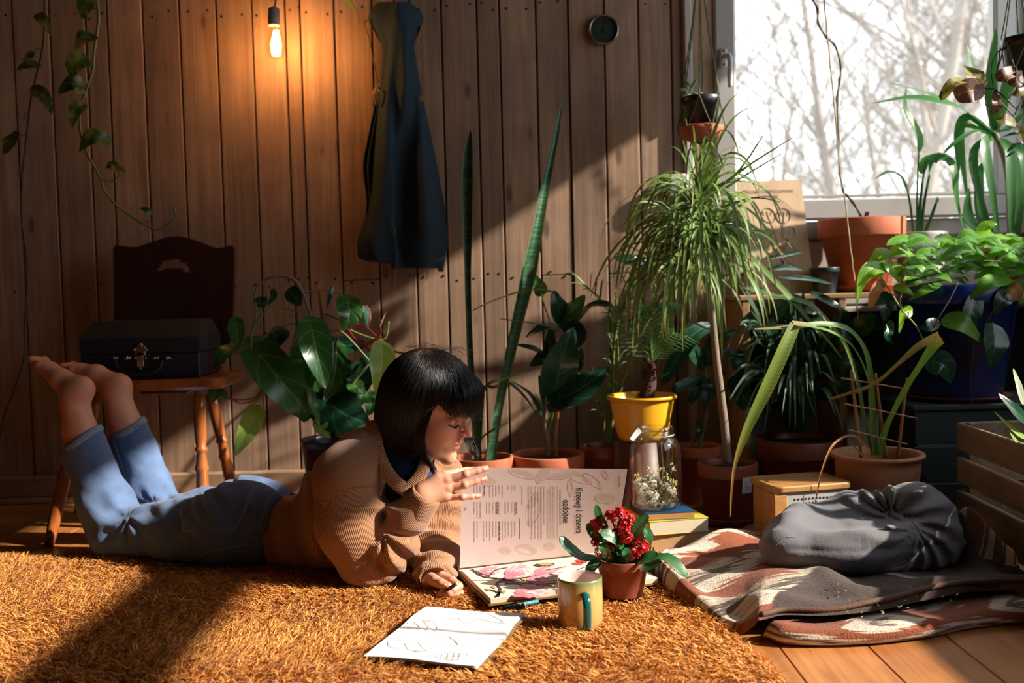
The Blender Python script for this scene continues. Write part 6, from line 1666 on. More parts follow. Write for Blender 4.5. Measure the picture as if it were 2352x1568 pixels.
stems('red_stems',M_redst,ph,Y,[([(798,756,-.05),(815,780,-.06),(838,795,-.07),(862,818,-.08)],8),([(800,758,-.05),(820,745,-.05),(845,755,-.06),(870,780,-.07),(866,800,-.08)],5),([(835,793,-.07),(862,780,-.08),(874,762,-.08),(870,745,-.08)],8),([(835,793,-.07),(870,787,-.08),(893,790,-.08),(892,805,-.08)],4),([(844,750,-.06),(850,735,-.06),(849,715,-.05),(840,700,-.05)],4),([(776,775,-.03),(772,790,-.04),(774,806,-.05)],4),([(510,900,-.06),(550,925,-.06),(590,915,-.05),(602,890,-.05),(585,870,-.04)],4),([(595,870,-.04),(604,910,-.03),(606,935,-.03)],3),([(540,808,-.02),(556,815,-.03)],3)])
mb=MB(); mb.tube(PL([(731,652,.01),(745,762,.01),(768,1000,.0)],Y),.006,8,wob=lambda a,u:1+.06*math.sin(u*160)); obj('support_stake',mb,M_bamb,ph)
mb=MB(); mb.tube(PL([(725,733,.02),(742,729,-.02),(745,733,.02)],Y),.0015,5,res=10); obj('plant_tie',mb,mat('teal_tie',C(30,100,90),.6),ph)
# --- snake plant
Y=2.80; c=at(1108,1053,Y); sn=thing('snake_plant',(c.x,Y,0),'snake plant with two tall upright leaves in a terracotta pot','potted plant')
pot(sn,(c.x,Y,0),.083,.062,.64-(1050-672)/F*Y,M_terra,rim=.004,rimh=.03,soil=.9)
def sword(parent,pts,ws,Y,nh,name='tall_leaf',mt=L_snake):
    P=PL(pts,Y); n=40; S=spl(P,n); W=[]; k=len(ws)-1
    for i in range(n+1): 
        q=i/n*k; a=min(int(q),k-1); W.append(lerp(ws[a],ws[a+1],q-a)*pxm(Y)/2)
    rows=[];at_=[];nh=V(nh).normalized()
    for s2 in(0,1):
        for i,p in enumerate(S):
            t=(S[min(i+1,n)]-S[max(i-1,0)]).normalized(); nn=(nh-t*nh.dot(t)).normalized(); s=t.cross(nn); row=[]
            for j in range(9):
                v=j/4-1; q=p+s*W[i]*v+nn*(abs(v)**2*W[i]*.55-(.003*(1-v*v) if s2 else 0)); row.append(q); at_.append((i/n,v,.4))
            rows.append(row if not s2 else row[::-1])
    mb=MB(); mb.grid(rows[:n+1],attr=at_[:(n+1)*9]); mb.grid(rows[n+1:],attr=at_[(n+1)*9:]); return obj(name,mb,mt,parent)
sword(sn,[(1101,1062,-.02),(1092,950,-.02),(1082,820,-.02),(1077,680,-.01),(1076,560,0),(1076,440,.02),(1077,360,.03),(1081,298,.03)],[20,20,17,15,17,25,31,24,1],Y,(-.4,-1,0))
sword(sn,[(1124,1062,0),(1142,940,0),(1165,830,0),(1196,690,0),(1225,560,0),(1252,420,.02),(1274,320,.04),(1291,230,.05)],[24,22,24,30,38,26,20,14,1],Y,(.5,-1,0))
leaves('slender_leaves',L_snake,sn,Y,[([(1090,1050),(1100,930),(1118,885,-.02),(1164,868,-.04),(1238,843,-.04)],12,(0,-.6,1),'strap'),([(1100,1050),(1108,900,.03),(1135,890,.03),(1170,880,.02),(1212,920,.02),(1235,960,.04)],13,(0,-.5,1),'strap'),([(1095,1020),(1120,995,-.02),(1169,969,-.04)],9,(0,-.6,1),'strap'),([(1085,960),(1063,880,.02),(1050,850,.02),(1060,820,.03)],16,(0,-1,.2),'lance'),([(1092,1040),(1060,1000,-.03),(1035,985,-.04)],9,(0,-.6,1),'strap')],16,2)
# --- dumb cane
Y=2.84; c=at(1258,1045,Y); dc=thing('dumb_cane',(c.x,Y,0),'dark-leaved dumb cane in a wide terracotta pot right of the snake plant','potted plant')
pot(dc,(c.x,Y,0),.100,.078,.64-(1043-668)/F*Y,M_terra,rim=.005,rimh=.035,soil=.9)
stems('stem',M_bark2,dc,Y,[([(1257,1048),(1258,1010),(1252,985),(1254,950),(1262,920)],13)],10)
stems('support_stake',M_bamb,dc,Y,[([(1277,1048),(1277,1000),(1284,921)],9)],8)
stems('stems',M_stem,dc,Y,[([(1254,955),(1255,900),(1262,800),(1290,735)],6),([(1254,965),(1290,905),(1320,850),(1335,800)],6),([(1253,960),(1243,930),(1230,905,-.02)],6),([(1262,900),(1280,850),(1310,790)],6),([(1241,668),(1250,700),(1265,745),(1280,790)],4),([(1258,1000),(1275,930),(1283,915)],6)])
leaves('leaves',L_dark,dc,Y,[([(1291,730,-.02),(1280,700,-.05),(1272,666,-.05)],44,(.3,-1,.2)),([(1275,902,0),(1290,830,-.05),(1318,750,-.04)],82,(.2,-1,.1)),([(1277,917,-.02),(1330,895,-.06),(1402,842,-.05)],78,(0,-.9,.7)),
 ([(1287,749,0),(1245,752,-.04),(1207,775,-.04)],26,(-.2,-.8,.8),'lance'),([(1258,822,0),(1225,800,-.03),(1183,791,-.03)],18,(0,-.8,.8),'lance'),([(1258,820,0),(1240,825,-.02),(1217,842,-.02)],32,(0,-1,.3)),([(1317,745,0),(1356,703,-.02),(1395,700,-.04),(1424,716,-.04)],30,(0,-.6,1),'lance'),
 ([(1321,846,0),(1330,825,-.02),(1336,797,-.02)],26,(0,-1,0)),([(1250,960,0),(1218,906,-.02),(1172,873,-.04)],16,(0,-.6,1),'lance'),([(1300,740,.02),(1330,770,0),(1320,800,0)],40,(0,-1,0)),([(1270,860,.02),(1262,800,0),(1270,740,.0)],34,(0,-1,0)),([(1258,950,.03),(1250,900,.02),(1237,860,.02)],22,(0,-1,0),'lance')])
leaves('pale_and_lit_leaves',L_phil,dc,Y,[([(1292,732,-.03),(1318,710,-.06),(1344,676,-.06)],42,(.6,-1,.8)),([(1243,672,0),(1238,655,-.02),(1222,628,-.02)],30,(0,-1,.2))])  # first leaf's lighter green stands in for sunlight; the other is pale
stems('arching_tips',M_stem,dc,Y,[([(1276,672,-.02),(1245,665,-.04),(1200,668,-.05),(1130,691,-.05),(1086,713,-.05)],5),([(1264,750,-.03),(1225,742,-.05),(1150,732,-.05)],4)])
# --- palm behind and the terracotta pot left of the yellow one
Y=2.93; c=at(1392,1025,Y); pm=thing('areca_palm',(c.x,Y,0),'thin-stalked palm rising beside the yellow pot from a low brown pot','potted plant')
pot(pm,(c.x,Y,0),.070,.055,.18,M_terrab,rim=.004,rimh=.03,soil=.9)
st=[([(1395,1020),(1408,960),(1424,895),(1467,776,-.03),(1515,690,-.05),(1560,600,-.05)],11),([(1402,1020),(1408,900),(1412,780),(1440,680,-.02),(1500,580,-.03)],7),([(1385,1020),(1388,960),(1380,920),(1350,880)],5),([(1398,1020),(1400,940),(1420,820),(1400,720),(1330,640,.0)],4)]
stems('stalks',M_stem,pm,Y,st,8,30)
mb=MB()
for pts,w in st:
    P=spl(PL(pts,Y),30)
    for i in range(8,31):
        for s in(-1,1):
            if random.random()<.35: continue
            t=(P[min(i,30)]-P[i-1]).normalized(); d=(t*.9+V((s*random.uniform(.4,.9),random.uniform(-.5,.3),random.uniform(-.1,.5)))).normalized(); L=random.uniform(.04,.10)
            leaf(mb,[P[i],P[i]+d*L*.5+V((0,0,.006)),P[i]+d*L+V((0,0,-L*.25))],random.uniform(.004,.008),(0,-.8,.6),'blade',6,1,.2)
obj('leaflets',mb,L_strap,pm)
# --- yellow pot on an upturned pot
Y=2.78; c=at(1475,960,Y); zr=.64-(912-664)/F*Y; zb=.64-(1012-664)/F*Y
sp_=thing('terracotta_pot',(c.x-.02,Y,0),'upturned terracotta pot, toned dark for shade, carrying the yellow pot','pot')
mb=MB(); cc=V((c.x-.012,Y,0)); mb.lathe(cc,[(0,zb-.001),(.064,zb-.001),(.066,zb-.004),(.074,.045),(.082,.045),(.084,.004),(.082,0),(0,0)],40); obj('pot',mb,claymat('shade_brown_plastic',C(84,44,34),.5),sp_)  # darker brown paints the shade of the pot row onto this pot
yp=thing('cycad',(c.x,Y,zb),'small cycad with a scaly trunk in a bright yellow plastic pot','potted plant')
pot(yp,(c.x,Y,zb),.090,.062,zr-zb,M_yel,rim=.006,rimh=.010,soil=.86,round_=1)
mb=MB(); P=spl([V((c.x+.004,Y,zr-.02)),at(1492,885,Y),at(1494,855,Y),at(1498,832,Y)],14)
mb.tube(P,[.017,.020,.021,.022,.020,.019,.018,.017,.016,.015,.014,.013,.012,.010,.006],10)
for i in range(70):
    a=random.uniform(0,6.28); k_=random.randint(0,12); p=P[k_]; d=V((math.cos(a),math.sin(a),.7)).normalized(); leaf(mb,[p+d*.012,p+d*.022,p+d*.034+V((0,0,.004))],.012,(math.cos(a),math.sin(a),-.4),'blade',4,1,.3)
obj('scaly_trunk',mb,mat('cycad_trunk',C(70,44,34),.85,bump=.6),yp)
mb=MB(); top=P[-1]
for k_ in range(9):
    a=random.uniform(-.4,3.5); e=random.uniform(.6,1.3); L=random.uniform(.10,.2); d=V((math.cos(a)*math.cos(e),-.2+.3*random.random(),math.sin(e))).normalized(); Q=spl([top,top+d*L*.5,top+d*L+V((d.x*.05,0,-.01))],12); mb.tube(Q,.0016,4)
    for i in range(2,13):
        for s in(-1,1):
            t=(Q[min(i,12)]-Q[i-1]).normalized(); o=t.cross(V((0,-1,.2))).normalized()*s; leaf(mb,[Q[i],Q[i]+(t*.6+o)*.018,Q[i]+(t*.7+o)*.036],.004,(0,-1,.3),'blade',4,1,.1)
obj('fronds',mb,L_mid,yp)
# --- dragon tree with the long bare trunk
Y=2.70; c=at(1671,1065,Y); dr=thing('dragon_tree',(c.x,Y,0),'dragon tree with a slender bare trunk and drooping grassy crown','potted plant')
saucer(dr,(c.x,Y,0),.105,.022,M_terrab)
zr=.64-(1066-660)/F*Y; pot(dr,(c.x,Y,.006),.078,.062,zr-.006,M_terrab,rim=.003,rimh=.035,soil=.88)
mb=MB(); lb=at(1708,1115,Y-.076); Rl=Matrix.Rotation(.42,3,'Z')
mb.grid([[V((c.x,Y,0))+V((math.sin(a)*r_,-math.cos(a)*r_,z)) for z,r_ in((lb.z-.022,.0795-.002),(lb.z,.0812-.0005),(lb.z+.022,.0825+.0008))] for a in [math.radians(x) for x in range(16,44,4)]]); obj('price_label',mb,mat('paper_label',C(190,192,200),.6),dr)
mb=MB(); 
for z_ in range(5):
    mb.grid([[V((c.x,Y,0))+V((math.sin(a)*.0828,-math.cos(a)*.0828,lb.z+.013-z_*.006+q_)) for q_ in(0,.0016)] for a in [math.radians(x) for x in range(20,40-(z_%3)*4,3)]])
obj('label_print',mb,M_inkg,dr)
tr_=[(1671,1062),(1665,985),(1655,900),(1645,820),(1638,740),(1632,672)]
stems('trunk',M_bark2,dr,Y,[([(x,y) for x,y in tr_],21)],12,50)
stems('branches',M_bark2,dr,Y,[([(1632,680),(1622,620),(1613,540),(1611,470)],11),([(1633,676),(1646,640),(1648,600),(1640,540)],10),([(1626,640),(1600,600),(1590,560)],9)],8)
def crown(mb,c,n,Lr,up=(0,0,1),wr=(6,10),droop=1.,Yn=0,xb=0):
    for i in range(n):
        a=random.uniform(0,6.28); e=random.uniform(-.2,1.35); d=V((math.cos(a)*math.cos(e)*.55-.05,math.sin(a)*math.cos(e)*.5,math.sin(e)*.7+.05)).normalized(); Lk=.82 if d.x>.3 else 1
        L=random.uniform(*Lr)*Lk; P=[V(c)+V((0,0,random.uniform(-.06,.03)))]; dd=d.copy(); k_=10; g_=random.uniform(.22,.85)*droop
        for s in range(k_): dd=(dd+V((0,0,-g_*(s/k_+.25)))).normalized(); P.append(P[-1]+dd*(L/k_))
        for p in P:
            if p.y>WY-.03: p.y=WY-.03
        leaf(mb,P,random.uniform(4.5,9)*pxm(Y),V((-d.x*.2,-.6,1)),'strap',14,1,.3,tw=random.uniform(-.5,.5))
mb=MB(); crown(mb,at(1606,480,Y),120,(.16,.42)); crown(mb,at(1640,560,Y),90,(.15,.36)); crown(mb,at(1584,580,Y),80,(.15,.36)); obj('grassy_leaves',mb,L_drac,dr)
mb=MB()
for pts in ([(1625,440),(1650,395),(1688,330)],[(1605,440),(1585,380),(1568,320)],[(1640,440),(1720,380),(1830,310)],[(1640,450),(1700,410),(1800,350)],[(1620,440),(1690,400),(1760,300)],[(1600,450),(1545,440),(1500,400)],[(1600,470),(1530,470),(1480,480)],[(1650,480),(1730,455),(1795,465)],[(1650,510),(1730,520),(1805,590)],[(1605,430),(1610,380),(1640,330)],[(1645,520),(1690,560),(1720,640)]):
    leaf(mb,PL([(x,y,random.uniform(-.05,.03)*i) for i,(x,y) in enumerate(pts)],Y),9*pxm(Y),(0,-.8,.6),'blade',14,1,.25)
obj('young_leaves',mb,L_strap,dr)
# --- small pot with thin stem behind the dragon tree
Y=2.95; c=at(1600,1040,Y); lp=thing('rubber_plant',(c.x,Y,0),'thin-stemmed plant with hanging dark leaves in a small terracotta pot','potted plant')
pot(lp,(c.x,Y,0),.068,.054,.17,M_terra,rim=.004,rimh=.03,soil=.9)
stems('stem',M_bark2,lp,Y,[([(1606,1045),(1612,1000),(1622,960),(1624,900),(1620,840)],9)],8)
leaves('leaves',L_dark,lp,Y,[([(1622,870),(1600,900,-.04),(1582,930,-.05)],30,(-.3,-1,.3),'lance'),([(1624,865),(1622,900,-.04),(1618,945,-.05)],26,(.2,-1,.2),'lance'),([(1622,860),(1560,890,-.05),(1545,900,-.05)],26,(0,-1,.6),'lance'),([(1625,870),(1650,900,-.04),(1672,935,-.04)],30,(.2,-1,.4),'lance'),([(1640,745,-.02),(1590,770,-.06),(1540,850,-.08),(1520,886,-.08)],42,(-.2,-1,.5),'lance'),([(1660,800),(1690,820,-.05),(1700,880,-.05)],44,(.3,-1,.3),'lance'),([(1622,850),(1580,800,-.05),(1540,820,-.05)],40,(0,-1,.5),'lance'),([(1600,960),(1608,990,-.02),(1590,1020,-.02)],14,(0,-1,0),'lance'),([(1620,840),(1650,780,-.02),(1700,760,-.04)],44,(0,-.8,.8),'lance')])
# --- big dark bushy plant in the corner
Y=2.93; c=at(1835,1010,Y); bp=thing('corner_fern',(c.x,Y,0),'dark bushy strap-leaved plant in a large brown pot under the shelf','potted plant')
pot(bp,(c.x,Y,0),.118,.09,.64-(1008-655)/F*Y,M_terrab,rim=.006,rimh=.05,soil=.9)
Yp=Y
mb=MB(); base=V((c.x,Y,.2))
def arch(mb,b,tip,hh,w,sh='strap',n=14): leaf(mb,[b,lerp(b,tip,.35)+V((0,0,hh)),lerp(b,tip,.7)+V((0,0,hh*.9)),tip],w,(0,-.7,.8),sh,n,1 if sh=='strap' else 3,.25)
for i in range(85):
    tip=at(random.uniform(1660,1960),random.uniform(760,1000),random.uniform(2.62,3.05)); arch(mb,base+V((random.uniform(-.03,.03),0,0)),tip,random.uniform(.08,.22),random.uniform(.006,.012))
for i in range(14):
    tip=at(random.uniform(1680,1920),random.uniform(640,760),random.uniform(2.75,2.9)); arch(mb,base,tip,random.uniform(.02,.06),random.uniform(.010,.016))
obj('strap_leaves',mb,leafmat('shade_tone_strap',C(48,84,44),C(26,58,38),C(80,110,70),.35,.2,stripe='long'),bp)  # darker strap green carries the corner's shade in its colour
leaves('broad_leaves',L_dark,bp,Y,[([(1745,598,-.1),(1795,588,-.14),(1848,577,-.14)],22,(0,-.6,1),'lance'),([(1750,625,-.1),(1800,615,-.12),(1848,622,-.12)],24,(0,-.6,1),'lance'),([(1785,635,-.1),(1850,640,-.14),(1912,652,-.14)],24,(0,-.6,1),'lance'),([(1710,665,-.1),(1750,668,-.12),(1785,680,-.12)],22,(0,-.6,1),'lance'),([(1860,670,-.1),(1900,690,-.12),(1945,715,-.12)],24,(0,-.7,.7),'lance'),
 ([(1500,600,-.0),(1455,597,-.04),(1407,592,-.04)],32,(0,-1,.4),'lance'),([(1820,760,0),(1860,730,-.04),(1900,760,-.04)],44,(0,-1,.3)),([(1880,800,0),(1920,770,-.04),(1960,790,-.04)],50,(0,-1,.3)),([(1930,745,-.05),(1935,725,-.08),(1920,720,-.08)],34,(0,-1,.2)),([(1880,850),(1930,830,-.04),(1990,860,-.04)],50,(0,-1,.3)),([(1900,900),(1950,880,-.04),(2010,900,-.02)],46,(0,-1,.3)),([(1780,720),(1830,700,-.04),(1890,720,-.04)],50,(0,-1,.3)),([(1720,730),(1760,750,-.05),(1790,800,-.05)],50,(0,-1,.3)),([(1960,760),(2000,740,-.03),(2040,760,-.03)],46,(0,-1,.3)),([(1840,860),(1800,880,-.05),(1770,930,-.05)],40,(0,-1,.3)),([(1690,880),(1720,930,-.05),(1760,970,-.05)],44,(0,-1,.3)),
 ([(1540,640),(1500,600),(1440,560)],12,(0,-1,.4),'blade'),([(1560,700),(1480,720),(1420,770)],26,(0,-1,.6),'lance')])
leaves('lit_tone_blades',L_strap,bp,Y,[([(1700,655,-.1),(1780,680,-.16),(1860,700,-.18),(1920,770,-.18)],18,(0,-.6,1),'strap'),([(1690,560,-.1),(1745,610,-.14),(1830,700,-.18),(1890,780,-.18)],13,(0,-.8,.5),'strap'),([(1730,755,-.15),(1800,748,-.2),(1870,752,-.2),(1940,830,-.2)],13,(0,-.6,1),'strap')],16,1)  # brighter green stands in for light catching these blades
# --- clay pot with trellis
Y=2.49; c=at(2015,1060,Y); tpz=.64-(1046-650)/F*Y; cl_=thing('trellised_plant',(c.x,Y,0),'clay pot holding long strap leaves tied to a small bamboo trellis','potted plant')
pot(cl_,(c.x,Y,0),.104,.080,tpz,M_clay,rim=.008,rimh=.03,soil=.86,round_=1)
def tst(pts,w,name,mt): return stems(name,mt,cl_,Y,[(pts,w)],8,24)
for pts in([(1978,1050,-.02),(1955,850,-.04)],[(2034,1050,.02),(2011,858,.0)],[(2062,1050,.0),(2083,868,-.02)]): tst(pts,9,'bamboo_stick',M_bamb)
for pts in([(1932,868,-.055),(2081,893,-.03)],[(1940,927,-.05),(2106,960,-.03)],[(1948,987,-.045),(2085,1020,-.02)]): tst(pts,4,'cross_stick',M_bamb)
mb=MB()
for (x,y) in((1972,898),(2002,878)):
    p0=at(x,y,Y-.06)
    for i in range(16): a=random.uniform(0,6.28); mb.tube([p0,p0+V((math.cos(a)*.009,random.uniform(-.004,.004),math.sin(a)*.009))],.0012,4)
obj('twine_knot',mb,M_tw,cl_)
def strapx(name,mt,pts,ws,nh,sh=None,n=40):
    P=PL(pts,Y); S=spl(P,n); k=len(ws)-1; rows=[];at_=[];nh_=V(nh).normalized()
    for i,p in enumerate(S):
        q=i/n*k;a=min(int(q),k-1); w=lerp(ws[a],ws[a+1],q-a)*pxm(Y)/2; t=(S[min(i+1,n)]-S[max(i-1,0)]).normalized(); nn=(nh_-t*nh_.dot(t)).normalized(); s=t.cross(nn)
        rows.append([p+s*w*v+nn*abs(v)*w*.35 for v in(-1,-.5,0,.5,1)]); at_+=[(i/n,v,.3) for v in(-1,-.5,0,.5,1)]
    mb=MB(); mb.grid(rows,attr=at_); return obj(name,mb,mt,cl_)
strapx('strap_leaf',L_strap,[(2008,1045,0),(2000,940,-.02),(1992,870,-.04),(1960,800,-.08),(1910,765,-.12),(1860,750,-.15),(1824,746,-.17)],[10,12,14,18,20,22,24],(0,-.6,1))
strapx('strap_leaf',leafmat('dying_strap',C(112,140,56),C(88,112,48),C(160,150,80),.45,.4,stripe='long',tip=C(150,104,58),tip0=.5),[(1824,746,-.17),(1800,800,-.19),(1760,890,-.2),(1715,985,-.2),(1688,1065,-.2),(1680,1130,-.2),(1678,1186,-.2)],[24,30,30,20,8,5,2],(.2,-1,.2))
strapx('strap_leaf',L_strap,[(2012,1045,0),(2004,930,0),(1990,820,-.04),(1950,760,-.08),(1890,745,-.12),(1820,752,-.15),(1732,756,-.17)],[10,14,18,20,16,12,3],(0,-.8,.8))
strapx('strap_leaf',leafmat('yellowing_strap',C(112,146,50),C(88,126,44),C(170,180,90),.45,.45,stripe='long',tip=C(220,190,40)),[(2022,1045,0),(2040,970,-.03),(2080,890,-.05),(2110,842,-.07),(2138,800,-.08),(2158,778,-.08)],[10,12,14,14,22,26],(.2,-1,.3))
strapx('strap_leaf',leafmat('brown_strap',C(150,104,60),C(124,84,50),C(176,130,80),.55,.4,stripe='long',tip=C(206,160,40)),[(1905,917,-.05),(1960,900,-.07),(2010,880,-.07),(2060,838,-.08),(2110,795,-.09),(2158,772,-.08)],[6,7,8,8,16,22],(0,-1,.4))
strapx('strap_leaf',L_strap,[(2004,1045,.01),(1985,960,0),(1970,880,0),(1945,800,0),(1905,740,-.02),(1860,690,-.02)],[8,9,10,9,7,3],(0,-1,.4))
strapx('strap_leaf',L_strap,[(2016,1045,.01),(2030,985,0),(2060,930,0),(2085,895,0)],[9,11,9,4],(.2,-1,.4))
strapx('dry_blade',L_dry,[(2000,1035,-.02),(1960,1000,-.07),(1915,1020,-.11),(1888,1080,-.13),(1872,1155,-.13)],[5,5,5,4,3],(0,-1,.4))
strapx('dry_blade',L_dry,[(1985,1048,-.04),(1965,1030,-.05),(1950,1008,-.06)],[5,5,2],(0,-1,.4))
# --- shelf
SZ=.64-(677-655)/F*2.94; sx0=at(1698,680,2.94).x
sh=thing('plant_shelf',(1.3,3.06,0),'low wooden shelf under the window carrying pots and a sign','shelf')
M_shelf=woodmat('shelf_wood',C(176,140,100),C(140,106,72),(4,60,60),.6,.2)
mb=MB(); mb.box(((sx0+XR-.02)/2,3.062,SZ-.008),(XR-.02-sx0,.245,.016),bev=.003); obj('shelf_board',mb,M_shelf,sh)
for x in(sx0+.02,at(1936,700,2.94).x,1.75):
    mb=MB(); mb.box((x,3.06,(SZ-.017)/2),(.022,.235,SZ-.017),bev=.002); obj('upright',mb,M_shelf,sh)
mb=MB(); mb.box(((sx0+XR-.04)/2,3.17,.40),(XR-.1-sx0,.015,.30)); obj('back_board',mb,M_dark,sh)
# --- sign board
def SG(u,v,o=0.):
    tl,tr,bl_,br_=at(1692,417,3.145),at(1840,412,3.145),at(1722,676,3.04),at(1872,672,3.04)
    return lerp(lerp(tl,tr,u),lerp(bl_,br_,u),v)+V((0,-1,.4)).normalized()*o
sg=thing('sign_board',SG(.5,1),'pale wooden sign board with plant drawing leaning against the window frame','sign')
mb=MB(); N=[SG(0,0),SG(1,0),SG(1,1),SG(0,1)]; B_=[p+V((0,.006,.0)) for p in N]; mb.add(N+B_,[(0,3,2,1),(4,5,6,7),(0,1,5,4),(1,2,6,5),(2,3,7,6),(3,0,4,7)],smooth=False); obj('board',mb,woodmat('ply_board',C(206,178,148),C(188,158,126),(30,30,4),.6,.05,rndvar=0),sg)
M_eng=mat('engraving',C(120,88,60),.8)
H_s=260.; W_s=149.
sgm=lambda px0,py0: (lambda x,y: SG((px0+x)/W_s,(py0-y)/H_s,.0012))
textmesh('PROSIMY O NIEPODLEWANIE',10.5,sgm(17,30),M_eng,sg,sx=.80,font_off=.02); textmesh('ROŚLIN!',10.5,sgm(58,42),M_eng,sg,sx=.85,font_off=.02); textmesh('PLEASE',9,sgm(48,243),M_eng,sg,sx=.85)
mb=MB()
def sline(L,r=.0011): mb.tube([SG(x/W_s,y/H_s,.001) for x,y in L],r,4,res=len(L)*5,flat=.4)
for (cx,cy,s,a) in((62,78,30,-.5),(100,80,30,.4),(48,120,26,-1.1),(108,122,28,1.0),(66,158,30,-.7),(104,162,26,.8)):
    o=[]
    for i in range(17):
        t=i/16*2*PI; r=s*.5*(1+.25*math.cos(t-PI/2)); x=r*math.cos(t);y=r*1.15*math.sin(t); o.append((cx+x*math.cos(a)-y*math.sin(a),cy+x*math.sin(a)+y*math.cos(a)))
    sline(o); sline([(cx,cy),(lerp(cx,84,.5),lerp(cy,190,.4)),(84,195)],.0008)
    for k_ in(-1,0,1): sline([(cx+k_*s*.25,cy+s*.1),(cx+k_*s*.35,cy-s*.2)],.0008)
sline([(62,195),(106,195),(100,235),(70,235),(62,195)])
for i in range(7): sline([(67+i*5.5,197),(70+i*4.6,233)],.0008)
obj('plant_drawing',mb,M_eng,sg)
# --- pots on the shelf
Y=3.07; c=at(1979,600,Y); ph2=thing('terracotta_planter',(c.x,Y,SZ),'large terracotta pot with a bare twining stem on the shelf','potted plant')
saucer(ph2,(c.x,Y,SZ),.112,.022,M_terra)
zt2=.64-(509-655)/F*(Y); pot(ph2,(c.x,Y,SZ+.006),.120,.082,zt2-SZ-.006,M_terra,rim=.008,rimh=.055,soil=.9)
mb=MB(); 
tw=[(1985,510,.02),(1962,470,0),(1946,450,-.02),(1938,440,-.03),(1930,400,-.03),(1926,330,-.03),(1923,230,-.03),(1928,190,-.03),(1931,150,-.03),(1918,105,-.03),(1898,85,-.03),(1880,55,-.03),(1877,20,-.03),(1862,-10,-.03),(1850,-60,-.03)]
mb.tube(PL(tw,3.07),.0035,6,res=70,wob=lambda a,u:1+.3*math.sin(u*90)); mb.tube(PL([(1985,515,.0),(1990,495,0),(1992,487,0)],3.07),.007,8,res=6); obj('twining_stem',mb,mat('twig_bark',C(110,90,72),.8),ph2)
sr=thing('jute_string',at(1920,330,2.90),'thin jute string hanging in front of the window','string')
mb=MB(); mb.tube(PL([(1890,-60),(1893,0),(1905,130),(1918,260),(1930,400),(1940,450),(1952,560),(1962,640),(1970,720),(1972,738)],2.90),.0022,5,res=80,wob=lambda a,u:1+.35*math.sin(u*400+a)); obj('cord',mb,M_tw,sr)
c=at(1935,640,3.04); sp2=thing('small_pot',(c.x-.0,3.03,SZ),'small dark plastic pot between the sign and the terracotta planter','pot')
pot(sp2,(at(1936,640,3.0).x-.055,3.0,SZ),.040,.032,.078,mat('dark_teal_plastic',C(26,44,52),.4),rim=.003,rimh=.015,soil=.85)
Y=3.08; c=at(2113,575,Y); rp=thing('peace_lily',(c.x,Y,SZ),'tall-stalked lily in a ribbed white pot right of the terracotta planter','potted plant')
zt3=.64-(540-652)/F*Y; mb=MB(); h_=zt3-SZ; r0=60*pxm(Y); pr=[(0,0),(r0*.72,0)]+[(lerp(r0*.74,r0,i/24)*(1+.012*(i%2)),h_*(.02+.96*i/24)) for i in range(25)]+[(r0*.99,h_),(r0*.93,h_),(r0*.9,h_*.8),(0,h_*.78)]
mb.lathe((c.x,Y,SZ),pr,40); obj('pot',mb,mat('ribbed_white_glaze',C(196,190,184),.35),rp)
stems('stalks',L_yuc,rp,Y,[([(2108,545),(2106,470),(2108,400),(2110,350)],5),([(2098,545),(2092,480),(2084,435)],6),([(2115,545),(2122,470),(2135,400)],8),([(2104,545),(2112,470),(2120,410),(2128,370)],6),([(2120,545),(2136,505),(2150,466)],9),([(2110,545),(2113,480),(2118,420)],8)],6)
leaves('leaves',L_yuc,rp,Y,[([(2110,352),(2112,320),(2098,285,.0),(2078,245,0),(2082,195,0)],24,(.5,-1,.2),'lance'),([(2084,437),(2068,405),(2040,395),(2006,414)],17,(0,-.6,1),'lance'),([(2132,405),(2140,370,-.04),(2165,362,-.06),(2190,385,-.08),(2196,450,-.08),(2216,540,-.06)],26,(.3,-1,.4),'lance'),([(2116,400),(2125,370),(2150,352)],20,(0,-.8,.8),'lance'),([(2150,466),(2153,458),(2152,452)],8,(0,-1,0),'lance')])
